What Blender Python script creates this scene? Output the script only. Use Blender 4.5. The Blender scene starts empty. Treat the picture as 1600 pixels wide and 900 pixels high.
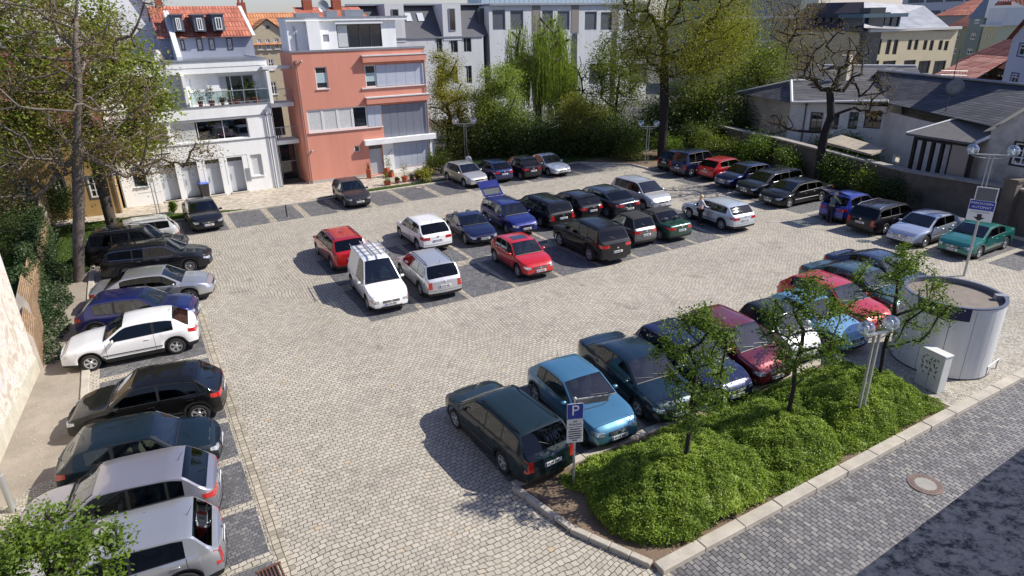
import bpy, math, random
import numpy as np
from mathutils import Vector, Matrix
random.seed(7); rng = np.random.default_rng(7)
R = math.radians
S = bpy.context.scene
C = S.collection
# ---------------------------------------------------------------- camera
FPX, PITCH, ROLL, CH, AZ = 1012.91, 0.389039, -0.0218412, 10.846, 1.051246
_cp, _sp = math.cos(PITCH), math.sin(PITCH)
FWD = np.array([math.cos(AZ)*_cp, math.sin(AZ)*_cp, -_sp])
_r = np.array([math.sin(AZ), -math.cos(AZ), 0.0]); _u = np.cross(_r, FWD)
RGT = math.cos(ROLL)*_r + math.sin(ROLL)*_u
UPV = -math.sin(ROLL)*_r + math.cos(ROLL)*_u
cam = bpy.data.cameras.new('camera'); cam.sensor_width = 36; cam.lens = FPX/1600*36
cam.clip_start = 0.05; cam.clip_end = 3000
co = bpy.data.objects.new('camera', cam); C.objects.link(co)
m = Matrix.Identity(4)
for i in range(3):
    m[i][0] = RGT[i]; m[i][1] = UPV[i]; m[i][2] = -FWD[i]
m[0][3] = 0; m[1][3] = 0; m[2][3] = CH
co.matrix_world = m
S.camera = co
# ---------------------------------------------------------------- sky, sun, exposure
SUN_AZ, SUN_EL = R(-24), R(43)
w = bpy.data.worlds.new('World'); S.world = w; w.use_nodes = True
nt = w.node_tree; nt.nodes.clear()
sky = nt.nodes.new('ShaderNodeTexSky'); sky.sky_type = 'NISHITA'; sky.sun_disc = False
sky.sun_elevation = SUN_EL; sky.sun_rotation = R(90) - SUN_AZ
sky.air_density = 1.0; sky.dust_density = 0.7; sky.ozone_density = 1.0
bg = nt.nodes.new('ShaderNodeBackground'); bg.inputs[1].default_value = 0.092
out = nt.nodes.new('ShaderNodeOutputWorld')
tint = nt.nodes.new('ShaderNodeMix'); tint.data_type = 'RGBA'; tint.blend_type = 'MULTIPLY'; tint.inputs[0].default_value = 1; tint.inputs[7].default_value = (1.0, 1.0, 1.28, 1)
nt.links.new(sky.outputs[0], tint.inputs[6]); nt.links.new(tint.outputs[2], bg.inputs[0]); nt.links.new(bg.outputs[0], out.inputs[0])
sl = bpy.data.lights.new('sun', 'SUN'); sl.energy = 5.0; sl.angle = R(0.5); sl.color = (1.0, 0.95, 0.87)
so = bpy.data.objects.new('sun', sl); C.objects.link(so)
sd = Vector((math.cos(SUN_AZ)*math.cos(SUN_EL), math.sin(SUN_AZ)*math.cos(SUN_EL), math.sin(SUN_EL)))
so.rotation_euler = sd.to_track_quat('Z', 'Y').to_euler(); so.location = (0, 0, 60)
S.view_settings.view_transform = 'Standard'; S.view_settings.look = 'None'
S.view_settings.gamma = 1; S.view_settings.exposure = 0.34; S.view_settings.use_curve_mapping = False
# ---------------------------------------------------------------- measuring helpers (survey of the place: sight lines to ground / walls)
def ray(px, py):
    return FWD + RGT*(px-800)/FPX - UPV*(py-450)/FPX
def G(px, py, z=0.0):
    d = ray(px, py); t = (z-CH)/d[2]
    return (float(d[0]*t), float(d[1]*t))
def AT(px, D, py=300):
    d = ray(px, py); h = math.hypot(d[0], d[1])
    return (float(d[0]/h*D), float(d[1]/h*D))
# ---------------------------------------------------------------- materials
def P3(px, py, D):
    d = ray(px, py); k = D/math.hypot(d[0], d[1]); return (float(d[0]*k), float(d[1]*k), float(CH+d[2]*k))
MC = {}
def newmat(name):
    mt = bpy.data.materials.new(name); mt.use_nodes = True
    n = mt.node_tree; b = n.nodes['Principled BSDF']
    return mt, n, b
def srgb(c):
    return tuple(((v/255)/12.92 if v/255 <= .04045 else ((v/255+.055)/1.055)**2.4) for v in c)
def P(name, col, rough=.6, metal=0, coat=0, var=0.0, vscale=3.0, bump=0.0, bscale=40, spec=.5, coord='Object', streak=0):
    if name in MC: return MC[name]
    mt, n, b = newmat(name)
    b.inputs['Roughness'].default_value = rough; b.inputs['Metallic'].default_value = metal
    b.inputs['Coat Weight'].default_value = coat; b.inputs['Coat Roughness'].default_value = .04
    b.inputs['Specular IOR Level'].default_value = spec
    b.inputs['Base Color'].default_value = (*col, 1)
    if var or bump:
        tc = n.nodes.new('ShaderNodeTexCoord')
    if var:
        nz = n.nodes.new('ShaderNodeTexNoise'); nz.inputs['Scale'].default_value = vscale; nz.inputs['Detail'].default_value = 8; nz.inputs['Roughness'].default_value = .65
        mp = n.nodes.new('ShaderNodeMapping'); mp.inputs['Scale'].default_value = (1, 1, .14) if streak else (1, 1, 1)
        n.links.new(tc.outputs[coord], mp.inputs[0]); n.links.new(mp.outputs[0], nz.inputs[0])
        r = n.nodes.new('ShaderNodeValToRGB'); r.color_ramp.elements[0].position = .3; r.color_ramp.elements[1].position = .7
        r.color_ramp.elements[0].color = (*[c*(1-var) for c in col], 1); r.color_ramp.elements[1].color = (*[min(1, c*(1+var*.6)) for c in col], 1)
        n.links.new(nz.outputs[0], r.inputs[0]); n.links.new(r.outputs[0], b.inputs['Base Color'])
    if bump:
        n2 = n.nodes.new('ShaderNodeTexNoise'); n2.inputs['Scale'].default_value = bscale; n2.inputs['Detail'].default_value = 5
        n.links.new(tc.outputs[coord], n2.inputs[0])
        bp = n.nodes.new('ShaderNodeBump'); bp.inputs['Strength'].default_value = bump; bp.inputs['Distance'].default_value = .02
        n.links.new(n2.outputs[0], bp.inputs['Height']); n.links.new(bp.outputs[0], b.inputs['Normal'])
    MC[name] = mt; return mt
def paint(name, col, metal=.0, rough=.28):
    if name in MC: return MC[name]
    mt, n, b = newmat(name)
    b.inputs['Base Color'].default_value = (*col, 1); b.inputs['Metallic'].default_value = metal if max(col) > .03 else 0
    b.inputs['Specular IOR Level'].default_value = .5 if max(col) > .03 else .15
    b.inputs['Roughness'].default_value = rough if max(col) > .03 else .5; b.inputs['Coat Weight'].default_value = 1 if max(col) > .03 else .8; b.inputs['Coat Roughness'].default_value = .03
    tc = n.nodes.new('ShaderNodeTexCoord'); nz = n.nodes.new('ShaderNodeTexNoise')   # film of dust and pollen
    nz.inputs['Scale'].default_value = 1.6; nz.inputs['Detail'].default_value = 9; nz.inputs['Roughness'].default_value = .7
    n.links.new(tc.outputs['Object'], nz.inputs[0])
    mx = n.nodes.new('ShaderNodeMix'); mx.data_type = 'RGBA'
    mr = n.nodes.new('ShaderNodeMapRange'); mr.inputs[1].default_value = .42; mr.inputs[2].default_value = .75; mr.inputs[4].default_value = .004 if max(col) < .06 else .06
    n.links.new(nz.outputs[0], mr.inputs[0]); n.links.new(mr.outputs[0], mx.inputs[0])
    mx.inputs[6].default_value = (*col, 1); mx.inputs[7].default_value = (.35, .33, .3, 1)
    n.links.new(mx.outputs[2], b.inputs['Base Color'])
    m2 = n.nodes.new('ShaderNodeMapRange'); m2.inputs[1].default_value = .35; m2.inputs[2].default_value = .8; m2.inputs[3].default_value = .02; m2.inputs[4].default_value = .09 if max(col) > .03 else .05
    n.links.new(nz.outputs[0], m2.inputs[0]); n.links.new(m2.outputs[0], b.inputs['Coat Roughness'])
    MC[name] = mt; return mt
def glassmat(name, tint=(.22, .26, .27), refl=.05, rough=.02):
    if name in MC: return MC[name]
    mt = bpy.data.materials.new(name); mt.use_nodes = True; n = mt.node_tree; n.nodes.clear()
    o = n.nodes.new('ShaderNodeOutputMaterial'); t = n.nodes.new('ShaderNodeBsdfTransparent'); t.inputs[0].default_value = (*tint, 1)
    g = n.nodes.new('ShaderNodeBsdfGlossy'); g.inputs['Roughness'].default_value = rough; g.inputs[0].default_value = (.9, .95, 1, 1)
    lf = n.nodes.new('ShaderNodeLayerWeight'); lf.inputs[0].default_value = .5; lw = n.nodes.new('ShaderNodeMath'); lw.operation = 'POWER'; lw.inputs[1].default_value = 4.2; n.links.new(lf.outputs['Facing'], lw.inputs[0])
    ad = n.nodes.new('ShaderNodeMath'); ad.operation = 'ADD'; ad.inputs[1].default_value = refl; ad.use_clamp = True
    mx = n.nodes.new('ShaderNodeMixShader')
    n.links.new(lw.outputs[0], ad.inputs[0]); n.links.new(ad.outputs[0], mx.inputs[0])
    n.links.new(t.outputs[0], mx.inputs[1]); n.links.new(g.outputs[0], mx.inputs[2]); n.links.new(mx.outputs[0], o.inputs[0])
    MC[name] = mt; return mt
def pane_mat(name='pane_dark', col=(.02, .025, .03), rough=.04):
    return P(name, col, rough, 0, 0, spec=.9)
def stones(name, rampcols, bw, rh, mortar, ang, mortar_col, wob=.05, bump=.6, dirt=.25, ms=.35, ang2=None, rough=.75, offset=.5, swap=None, big=.55):
    """setts laid in rows: each stone its own tone, wobbling joints"""
    mt, n, b = newmat(name); L = n.links.new
    tc = n.nodes.new('ShaderNodeTexCoord')
    nz = n.nodes.new('ShaderNodeTexNoise'); nz.inputs['Scale'].default_value = .45; nz.inputs['Detail'].default_value = 2
    L(tc.outputs['Object'], nz.inputs[0])
    nz2 = n.nodes.new('ShaderNodeTexNoise'); nz2.inputs['Scale'].default_value = 5.5; nz2.inputs['Detail'].default_value = 1
    L(tc.outputs['Object'], nz2.inputs[0])
    def off(src, k):
        s = n.nodes.new('ShaderNodeVectorMath'); s.operation = 'SUBTRACT'; s.inputs[1].default_value = (.5, .5, .5); L(src.outputs['Color'], s.inputs[0])
        q = n.nodes.new('ShaderNodeVectorMath'); q.operation = 'SCALE'; q.inputs['Scale'].default_value = k; L(s.outputs[0], q.inputs[0]); return q
    a1 = n.nodes.new('ShaderNodeVectorMath'); a1.operation = 'ADD'; L(tc.outputs['Object'], a1.inputs[0]); L(off(nz, big).outputs[0], a1.inputs[1])
    a2 = n.nodes.new('ShaderNodeVectorMath'); a2.operation = 'ADD'; L(a1.outputs[0], a2.inputs[0]); L(off(nz2, wob).outputs[0], a2.inputs[1])
    def brick(angle):
        mp = n.nodes.new('ShaderNodeMapping'); mp.inputs['Rotation'].default_value = (0, 0, angle); L(a2.outputs[0], mp.inputs[0])
        br = n.nodes.new('ShaderNodeTexBrick'); br.offset = offset; br.inputs['Scale'].default_value = 1
        br.inputs['Color1'].default_value = (0, 0, 0, 1); br.inputs['Color2'].default_value = (1, 1, 1, 1); br.inputs['Mortar'].default_value = (.5, .5, .5, 1)
        br.inputs['Brick Width'].default_value = bw; br.inputs['Row Height'].default_value = rh
        br.inputs['Mortar Size'].default_value = mortar; br.inputs['Mortar Smooth'].default_value = ms
        L(mp.outputs[0], br.inputs[0]); return br
    b1 = brick(ang); colsrc, facsrc = b1.outputs['Color'], b1.outputs['Fac']
    if ang2 is not None:
        b2 = brick(ang2)
        sx = n.nodes.new('ShaderNodeSeparateXYZ'); L(a1.outputs[0], sx.inputs[0])
        # sector boundary: a straight seam in the paving
        mm = n.nodes.new('ShaderNodeMath'); mm.operation = 'MULTIPLY_ADD'; L(sx.outputs[1], mm.inputs[0]); mm.inputs[1].default_value = swap[0]; mm.inputs[2].default_value = swap[1]
        gt = n.nodes.new('ShaderNodeMath'); gt.operation = 'GREATER_THAN'; L(sx.outputs[0], gt.inputs[0]); L(mm.outputs[0], gt.inputs[1])
        m1 = n.nodes.new('ShaderNodeMix'); m1.data_type = 'RGBA'; L(gt.outputs[0], m1.inputs[0]); L(b1.outputs['Color'], m1.inputs[6]); L(b2.outputs['Color'], m1.inputs[7])
        m2 = n.nodes.new('ShaderNodeMix'); m2.data_type = 'FLOAT'; L(gt.outputs[0], m2.inputs[0]); L(b1.outputs['Fac'], m2.inputs[2]); L(b2.outputs['Fac'], m2.inputs[3])
        colsrc, facsrc = m1.outputs[2], m2.outputs[0]
    rp = n.nodes.new('ShaderNodeValToRGB'); el = rp.color_ramp.elements
    k = len(rampcols)
    for i, (pos, c) in enumerate(rampcols):
        e = el[i] if i < 2 else el.new(pos)
        e.position = pos; e.color = (*c, 1)
    L(colsrc, rp.inputs[0])
    # dirt / wear patches
    nd = n.nodes.new('ShaderNodeTexNoise'); nd.inputs['Scale'].default_value = .28; nd.inputs['Detail'].default_value = 9; nd.inputs['Roughness'].default_value = .62
    L(tc.outputs['Object'], nd.inputs[0])
    mr = n.nodes.new('ShaderNodeMapRange'); mr.inputs[1].default_value = .3; mr.inputs[2].default_value = .7; mr.inputs[3].default_value = 1-dirt; mr.inputs[4].default_value = 1+dirt*.45
    L(nd.outputs[0], mr.inputs[0])
    ng = n.nodes.new('ShaderNodeTexNoise'); ng.inputs['Scale'].default_value = 45; ng.inputs['Detail'].default_value = 4
    L(tc.outputs['Object'], ng.inputs[0])
    mg = n.nodes.new('ShaderNodeMapRange'); mg.inputs[3].default_value = .72; mg.inputs[4].default_value = 1.28; L(ng.outputs[0], mg.inputs[0])
    ns = n.nodes.new('ShaderNodeTexNoise'); ns.inputs['Scale'].default_value = .9; ns.inputs['Detail'].default_value = 4; ns.inputs['Distortion'].default_value = .8; L(tc.outputs['Object'], ns.inputs[0])
    mo = n.nodes.new('ShaderNodeMapRange'); mo.inputs[1].default_value = .60; mo.inputs[2].default_value = .72; mo.inputs[3].default_value = 1; mo.inputs[4].default_value = .74; L(ns.outputs[0], mo.inputs[0])
    m0 = n.nodes.new('ShaderNodeMath'); m0.operation = 'MULTIPLY'; L(mr.outputs[0], m0.inputs[0]); L(mo.outputs[0], m0.inputs[1])
    ml = n.nodes.new('ShaderNodeMath'); ml.operation = 'MULTIPLY'; L(m0.outputs[0], ml.inputs[0]); L(mg.outputs[0], ml.inputs[1])
    vm = n.nodes.new('ShaderNodeVectorMath'); vm.operation = 'SCALE'; L(rp.outputs[0], vm.inputs[0]); L(ml.outputs[0], vm.inputs['Scale'])
    mx = n.nodes.new('ShaderNodeMix'); mx.data_type = 'RGBA'; L(facsrc, mx.inputs[0]); L(vm.outputs[0], mx.inputs[6])
    # joints: dark sand, in places filled with moss
    nm = n.nodes.new('ShaderNodeTexNoise'); nm.inputs['Scale'].default_value = 1.3; nm.inputs['Detail'].default_value = 6; L(tc.outputs['Object'], nm.inputs[0])
    rj = n.nodes.new('ShaderNodeValToRGB'); rj.color_ramp.elements[0].position = .42; rj.color_ramp.elements[1].position = .66
    rj.color_ramp.elements[0].color = (*mortar_col, 1); rj.color_ramp.elements[1].color = (mortar_col[0]*1.9, mortar_col[1]*2.0, mortar_col[2]*1.5, 1)
    L(nm.outputs[0], rj.inputs[0]); L(rj.outputs[0], mx.inputs[7])
    L(mx.outputs[2], b.inputs['Base Color']); b.inputs['Roughness'].default_value = rough
    bp = n.nodes.new('ShaderNodeBump'); bp.invert = True; bp.inputs['Strength'].default_value = bump; bp.inputs['Distance'].default_value = .02
    hm = n.nodes.new('ShaderNodeMath'); hm.operation = 'MULTIPLY_ADD'; L(ng.outputs[0], hm.inputs[0]); hm.inputs[1].default_value = .35; L(facsrc, hm.inputs[2])
    h2 = n.nodes.new('ShaderNodeMath'); h2.operation = 'MULTIPLY_ADD'; L(colsrc, h2.inputs[0]); h2.inputs[1].default_value = .25; L(hm.outputs[0], h2.inputs[2])
    L(h2.outputs[0], bp.inputs['Height']); L(bp.outputs[0], b.inputs['Normal'])
    MC[name] = mt; return mt
def leafmat(name, cols, trans=.35):
    """foliage: every leaf its own green, light passing through"""
    if name in MC: return MC[name]
    mt = bpy.data.materials.new(name); mt.use_nodes = True; n = mt.node_tree; n.nodes.clear(); L = n.links.new
    o = n.nodes.new('ShaderNodeOutputMaterial'); ge = n.nodes.new('ShaderNodeNewGeometry'); rp = n.nodes.new('ShaderNodeValToRGB')
    tc = n.nodes.new('ShaderNodeTexCoord'); nz = n.nodes.new('ShaderNodeTexNoise'); nz.inputs['Scale'].default_value = .9; nz.inputs['Detail'].default_value = 3
    L(tc.outputs['Object'], nz.inputs[0])
    ad = n.nodes.new('ShaderNodeMath'); ad.operation = 'MULTIPLY_ADD'; ad.inputs[1].default_value = .45; L(ge.outputs['Random Per Island'], ad.inputs[0])
    mr = n.nodes.new('ShaderNodeMapRange'); mr.inputs[1].default_value = .3; mr.inputs[2].default_value = .7; mr.inputs[4].default_value = .55; L(nz.outputs[0], mr.inputs[0]); L(mr.outputs[0], ad.inputs[2])
    for i, c in enumerate(cols):
        e = rp.color_ramp.elements[i] if i < 2 else rp.color_ramp.elements.new(1)
        e.position = i/(len(cols)-1); e.color = (*c, 1)
    L(ad.outputs[0], rp.inputs[0])
    d = n.nodes.new('ShaderNodeBsdfDiffuse'); t = n.nodes.new('ShaderNodeBsdfTranslucent'); g = n.nodes.new('ShaderNodeBsdfGlossy'); g.inputs['Roughness'].default_value = .45
    L(rp.outputs[0], d.inputs[0])
    vs = n.nodes.new('ShaderNodeVectorMath'); vs.operation = 'MULTIPLY'; vs.inputs[1].default_value = (1.5, 1.6, .6); L(rp.outputs[0], vs.inputs[0]); L(vs.outputs[0], t.inputs[0])
    m1 = n.nodes.new('ShaderNodeMixShader'); m1.inputs[0].default_value = trans; L(d.outputs[0], m1.inputs[1]); L(t.outputs[0], m1.inputs[2])
    m2 = n.nodes.new('ShaderNodeMixShader'); m2.inputs[0].default_value = .02; L(m1.outputs[0], m2.inputs[1]); L(g.outputs[0], m2.inputs[2])
    L(m2.outputs[0], o.inputs[0]); MC[name] = mt; return mt
# ---------------------------------------------------------------- mesh helpers
def tag(o, label=None, cat=None, group=None, kind=None):
    if label: o['label'] = label
    if cat: o['category'] = cat
    if group: o['group'] = group
    if kind: o['kind'] = kind
    return o
def empty(name, loc=(0, 0, 0), rz=0, label=None, cat=None, group=None):
    o = bpy.data.objects.new(name, None); o.empty_display_size = .2; C.objects.link(o)
    o.location = loc; o.rotation_euler = (0, 0, rz)
    return tag(o, label, cat, group)
def child(o, parent):
    o.parent = parent; return o
def copy_tree(o, parent=None):
    c = o.copy(); C.objects.link(c)
    if parent: c.parent = parent
    for ch in o.children: copy_tree(ch, c)
    return c
def linkmesh(name, me, mats, parent=None, smooth=False, angle=None):
    for mt in (mats if isinstance(mats, (list, tuple)) else [mats]): me.materials.append(mt)
    o = bpy.data.objects.new(name, me); C.objects.link(o)
    if parent is not None: o.parent = parent
    if smooth:
        me.polygons.foreach_set('use_smooth', [True]*len(me.polygons))
        if angle:
            me.update(); me.set_sharp_from_angle(angle=R(angle))
    return o
def quads_mesh(name, V, mat, parent=None, F=4):
    """V: (n*F,3) array, every F verts one face"""
    V = np.asarray(V, np.float32); n = len(V)//F
    me = bpy.data.meshes.new(name)
    me.vertices.add(len(V)); me.vertices.foreach_set('co', V.ravel())
    me.loops.add(len(V)); me.loops.foreach_set('vertex_index', np.arange(len(V), dtype=np.int32))
    me.polygons.add(n); me.polygons.foreach_set('loop_start', np.arange(0, n*F, F, dtype=np.int32))
    me.polygons.foreach_set('loop_total', np.full(n, F, dtype=np.int32))
    me.update(calc_edges=True)
    return linkmesh(name, me, mat, parent)
class MB:
    def __init__(s): s.v = []; s.f = []; s.m = []
    def add(s, vs, fs, mi=0):
        b = len(s.v); s.v += [tuple(map(float, v)) for v in vs]
        for f in fs: s.f.append([b+i for i in f]); s.m.append(mi)
        return s
    def quad(s, a, b, c, d, mi=0): return s.add([a, b, c, d], [(0, 1, 2, 3)], mi)
    def poly(s, pts, mi=0): return s.add(pts, [tuple(range(len(pts)))], mi)
    def box(s, c, size, rz=0, mi=0, bev=0, M=None):
        x, y, z = [d/2 for d in size]
        if bev:
            b = min(bev, x*.9, y*.9, z*.9)
            pts = []; ring = []
            outl = [(-x+b, -y), (x-b, -y), (x, -y+b), (x, y-b), (x-b, y), (-x+b, y), (-x, y-b), (-x, -y+b)]
            def inset(k): return [(px*(1-k/x) if x else px, py*(1-k/y) if y else py) for px, py in outl]
            for zz, k in ((-z, b), (-z+b, 0), (z-b, 0), (z, b)):
                for px, py in inset(k): pts.append((px, py, zz))
            fs = []
            for l in range(3):
                for i in range(8): j = (i+1) % 8; fs.append((l*8+i, l*8+j, l*8+8+j, l*8+8+i))
            fs.append(tuple(range(7, -1, -1))); fs.append(tuple(range(24, 32)))
        else:
            pts = [(-x, -y, -z), (x, -y, -z), (x, y, -z), (-x, y, -z), (-x, -y, z), (x, -y, z), (x, y, z), (-x, y, z)]
            fs = [(0, 3, 2, 1), (4, 5, 6, 7), (0, 1, 5, 4), (1, 2, 6, 5), (2, 3, 7, 6), (3, 0, 4, 7)]
        if M is not None: pts = [tuple(M @ Vector(p)) for p in pts]
        ca, sa = math.cos(rz), math.sin(rz)
        pts = [(c[0]+px*ca-py*sa, c[1]+px*sa+py*ca, c[2]+pz) for px, py, pz in pts]
        return s.add(pts, fs, mi)
    def prism(s, poly, z0, z1, mi=0, top=None):
        n = len(poly)
        z0 = z0 if hasattr(z0, '__len__') else [z0]*n; z1 = z1 if hasattr(z1, '__len__') else [z1]*n
        ar = sum(poly[i][0]*poly[(i+1) % n][1]-poly[(i+1) % n][0]*poly[i][1] for i in range(n))
        idx = list(range(n)) if ar > 0 else list(range(n-1, -1, -1))
        vs = [(*poly[i], z0[i]) for i in idx]+[(*poly[i], z1[i]) for i in idx]
        s.add(vs, [(i, (i+1) % n, n+(i+1) % n, n+i) for i in range(n)]+[tuple(range(n-1, -1, -1))], mi)
        s.add([(*poly[i], z1[i]) for i in idx], [tuple(range(n))], mi if top is None else top)
        return s
    def tube(s, pts, r, n=8, mi=0, cap=True):
        pts = [np.array(p, float) for p in pts]; k = len(pts)
        rs = r if hasattr(r, '__len__') else [r]*k
        vs = []; prev = None
        for i, p in enumerate(pts):
            t = pts[min(i+1, k-1)]-pts[max(i-1, 0)]; t = t/(np.linalg.norm(t)+1e-9)
            if prev is None:
                a = np.array([0, 0, 1.]) if abs(t[2]) < .9 else np.array([1., 0, 0])
            else: a = prev
            e1 = a-t*np.dot(a, t); e1 /= np.linalg.norm(e1)+1e-9; prev = e1; e2 = np.cross(t, e1)
            for j in range(n):
                th = 2*math.pi*j/n; vs.append(p+rs[i]*(e1*math.cos(th)+e2*math.sin(th)))
        fs = [(i*n+j, i*n+(j+1) % n, (i+1)*n+(j+1) % n, (i+1)*n+j) for i in range(k-1) for j in range(n)]
        if cap: fs += [tuple(range(n-1, -1, -1)), tuple((k-1)*n+j for j in range(n))]
        return s.add(vs, fs, mi)
    def lathe(s, prof, c=(0, 0, 0), n=16, mi=0, axis='z', a0=0, a1=2*math.pi):
        vs = []; k = len(prof); full = abs(a1-a0-2*math.pi) < 1e-6; nn = n if full else n+1
        for (r, h) in prof:
            for j in range(nn):
                th = a0+(a1-a0)*j/n
                if axis == 'z': q = (r*math.cos(th), r*math.sin(th), h)
                elif axis == 'y': q = (r*math.cos(th), h, r*math.sin(th))
                else: q = (h, r*math.cos(th), r*math.sin(th))
                vs.append((c[0]+q[0], c[1]+q[1], c[2]+q[2]))
        fs = [(i*nn+j, i*nn+(j+1) % nn, (i+1)*nn+(j+1) % nn, (i+1)*nn+j) for i in range(k-1) for j in range(n if full else n)]
        return s.add(vs, fs, mi)
    def sphere(s, c, r, n=12, mi=0, sq=(1, 1, 1)):
        k = n//2
        vs = []
        for i in range(k+1):
            ph = math.pi*i/k
            for j in range(n):
                th = 2*math.pi*j/n
                vs.append((c[0]+r*sq[0]*math.sin(ph)*math.cos(th), c[1]+r*sq[1]*math.sin(ph)*math.sin(th), c[2]-r*sq[2]*math.cos(ph)))
        return s.add(vs, [(i*n+j, i*n+(j+1) % n, (i+1)*n+(j+1) % n, (i+1)*n+j) for i in range(k) for j in range(n)], mi)
    def build(s, name, mats, parent=None, smooth=False, angle=None):
        me = bpy.data.meshes.new(name); me.from_pydata(s.v, [], s.f)
        me.polygons.foreach_set('material_index', s.m); me.update()
        return linkmesh(name, me, mats, parent, smooth, angle)
def textmesh(txt, size, mat, parent, M, name='lettering', ext=.002, align='CENTER'):
    cu = bpy.data.curves.new('t', 'FONT'); cu.body = txt; cu.size = size; cu.align_x = align; cu.align_y = 'CENTER'; cu.extrude = ext; cu.resolution_u = 3
    t = bpy.data.objects.new('t', cu); C.objects.link(t)
    dg = bpy.context.evaluated_depsgraph_get(); me = bpy.data.meshes.new_from_object(t.evaluated_get(dg))
    bpy.data.objects.remove(t); me.transform(M)
    me.materials.clear(); me.materials.append(mat)
    o = bpy.data.objects.new(name, me); C.objects.link(o); o.parent = parent
    return o
# ================================================================ ground, paving, kerbs
LIGHT = [(0, srgb((162, 155, 142))), (.4, srgb((172, 165, 151))), (.75, srgb((180, 172, 157))), (.992, srgb((184, 177, 163))), (1, srgb((184, 164, 134)))]
m_lot = stones('setts_light', LIGHT, .178, .130, .010, 0.0, srgb((62, 54, 43)), ang2=R(90), swap=(-.80, 26.0), dirt=.15, wob=.075, ms=.3, bump=.5)
DARK = [(0, srgb((88, 88, 91))), (.5, srgb((104, 103, 106))), (1, srgb((124, 122, 121)))]
m_bay = stones('setts_dark', DARK, .13, .105, .010, 0.0, srgb((58, 56, 54)), dirt=.22, wob=.06, bump=.4)
STREET = [(0, srgb((96, 94, 95))), (.5, srgb((117, 115, 115))), (.85, srgb((132, 129, 128))), (1, srgb((146, 141, 134)))]
m_street = stones('setts_street', STREET, .19, .118, .012, R(90), srgb((38, 36, 36)), dirt=.16, wob=.05, ms=.25, big=.2, bump=.7, rough=.6)
PAVE = [(0, srgb((140, 134, 122))), (.5, srgb((172, 165, 152))), (1, srgb((196, 189, 176)))]
m_mos = stones('mosaic_paving', PAVE, .075, .065, .008, R(20), srgb((98, 92, 82)), dirt=.16, wob=.05, bump=.4)
m_pavers = stones('pavement_setts', [(0, srgb((160, 146, 130))), (.5, srgb((192, 181, 165))), (1, srgb((210, 200, 184)))], .26, .14, .012, R(10), srgb((120, 110, 96)), dirt=.15, wob=.09, bump=.5)
m_strip = stones('bay_strip_setts', [(0, srgb((146, 138, 122))), (1, srgb((188, 178, 158)))], .17, .16, .012, 0, srgb((84, 78, 68)), dirt=.12, offset=.0, big=.06)
m_kerb = P('kerb_granite', srgb((178, 170, 156)), .8, var=.22, vscale=2.5, bump=.4, bscale=60)
m_soil = P('soil', srgb((118, 100, 82)), .95, var=.38, vscale=1.1, bump=1.0, bscale=16)
m_soilp = P('soil_pale', srgb((150, 140, 126)), .95, var=.25, vscale=.9, bump=.8, bscale=18)
m_grass = P('lawn_turf', (.055, .095, .018), .95, var=.45, vscale=1.4, bump=1.0, bscale=30)
m_far = P('far_ground', (.10, .10, .085), .95, var=.3, vscale=.05)

def sheet(name, pts, z, mat, sub=None):
    mb = MB(); mb.prism(pts, z-.05, z); o = mb.build(name, mat); return tag(o, kind='structure')
g = MB(); g.quad((-900, -900, -.06), (1500, -900, -.06), (1500, 1500, -.06), (-900, 1500, -.06)); tag(g.build('ground', m_far), kind='structure')
# the cobbled square
sheet('parking_square', [(-3.0, 8), (60, 8), (60, 43.9), (-3.0, 43.9)], .0, m_lot)
sheet('approach_cobbles', [(-3, -30), (7.94, -30), (7.94, 7.6), (6.6, 12), (-3.0, 12)], -.001, m_lot)
# street at the right, below the lookout
sheet('street', [(7.95, -40), (90, -40), (90, 7.5), (7.95, 7.5)], -.004, m_street)
# bays of dark setts
def bays(name, x0, x1, y0, y1, z=.004):
    mb = MB(); mb.quad((x0, y0, z), (x1, y0, z), (x1, y1, z), (x0, y1, z)); return tag(mb.build(name, m_bay), kind='structure')
def strip(x0, x1, y0, y1, z=.008):
    mb = MB(); mb.quad((x0, y0, z), (x1, y0, z), (x1, y1, z), (x0, y1, z)); return tag(mb.build('bay_strip', m_strip), kind='structure')
# upper row along the kerb by the houses
xs = [0.6, 3.15, 5.75, 8.3, 10.05, 12.45, 14.95, 17.45, 20.0, 22.5, 25.0, 27.5, 30.0]
xs = [1.15, 3.6, 6.05, 8.45, 10.85, 13.25, 15.0, 17.45, 19.9, 22.2, 24.6, 27.0, 29.6, 31.6]
edges = [(1.5, 3.85), (4.25, 6.2), (6.6, 8.2), (8.6, 10.3), (10.7, 12.5), (12.9, 14.75), (15.2, 17.2), (17.65, 19.5), (19.95, 21.9), (22.3, 24.3), (24.7, 26.7), (27.1, 29.0), (29.4, 31.4)]
for i, (a, b) in enumerate(edges):
    bays('parking_bay', a, b, 39.75, 43.4)
    if i and i > 1: strip(edges[i-1][1]+.04, a-.04, 39.8, 43.4, .006)
# middle block, two rows back to back
me_ = [(6.7, 8.75), (9.0, 10.95), (11.2, 13.25), (13.5, 15.6), (15.85, 18.0), (18.25, 20.2), (20.45, 22.35), (22.6, 24.15), (24.4, 26.1), (26.4, 28.05)]
for i, (a, b) in enumerate(me_):
    bays('parking_bay', a, b, 22.95, 26.7)
    bays('parking_bay', a, b, 27.4, 31.4)
    if i: strip(me_[i-1][1]+.02, a-.02, 22.95, 26.7, .006); strip(me_[i-1][1]+.02, a-.02, 27.4, 31.4, .006)
strip(6.7, 28.05, 26.72, 27.38, .006)
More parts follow.
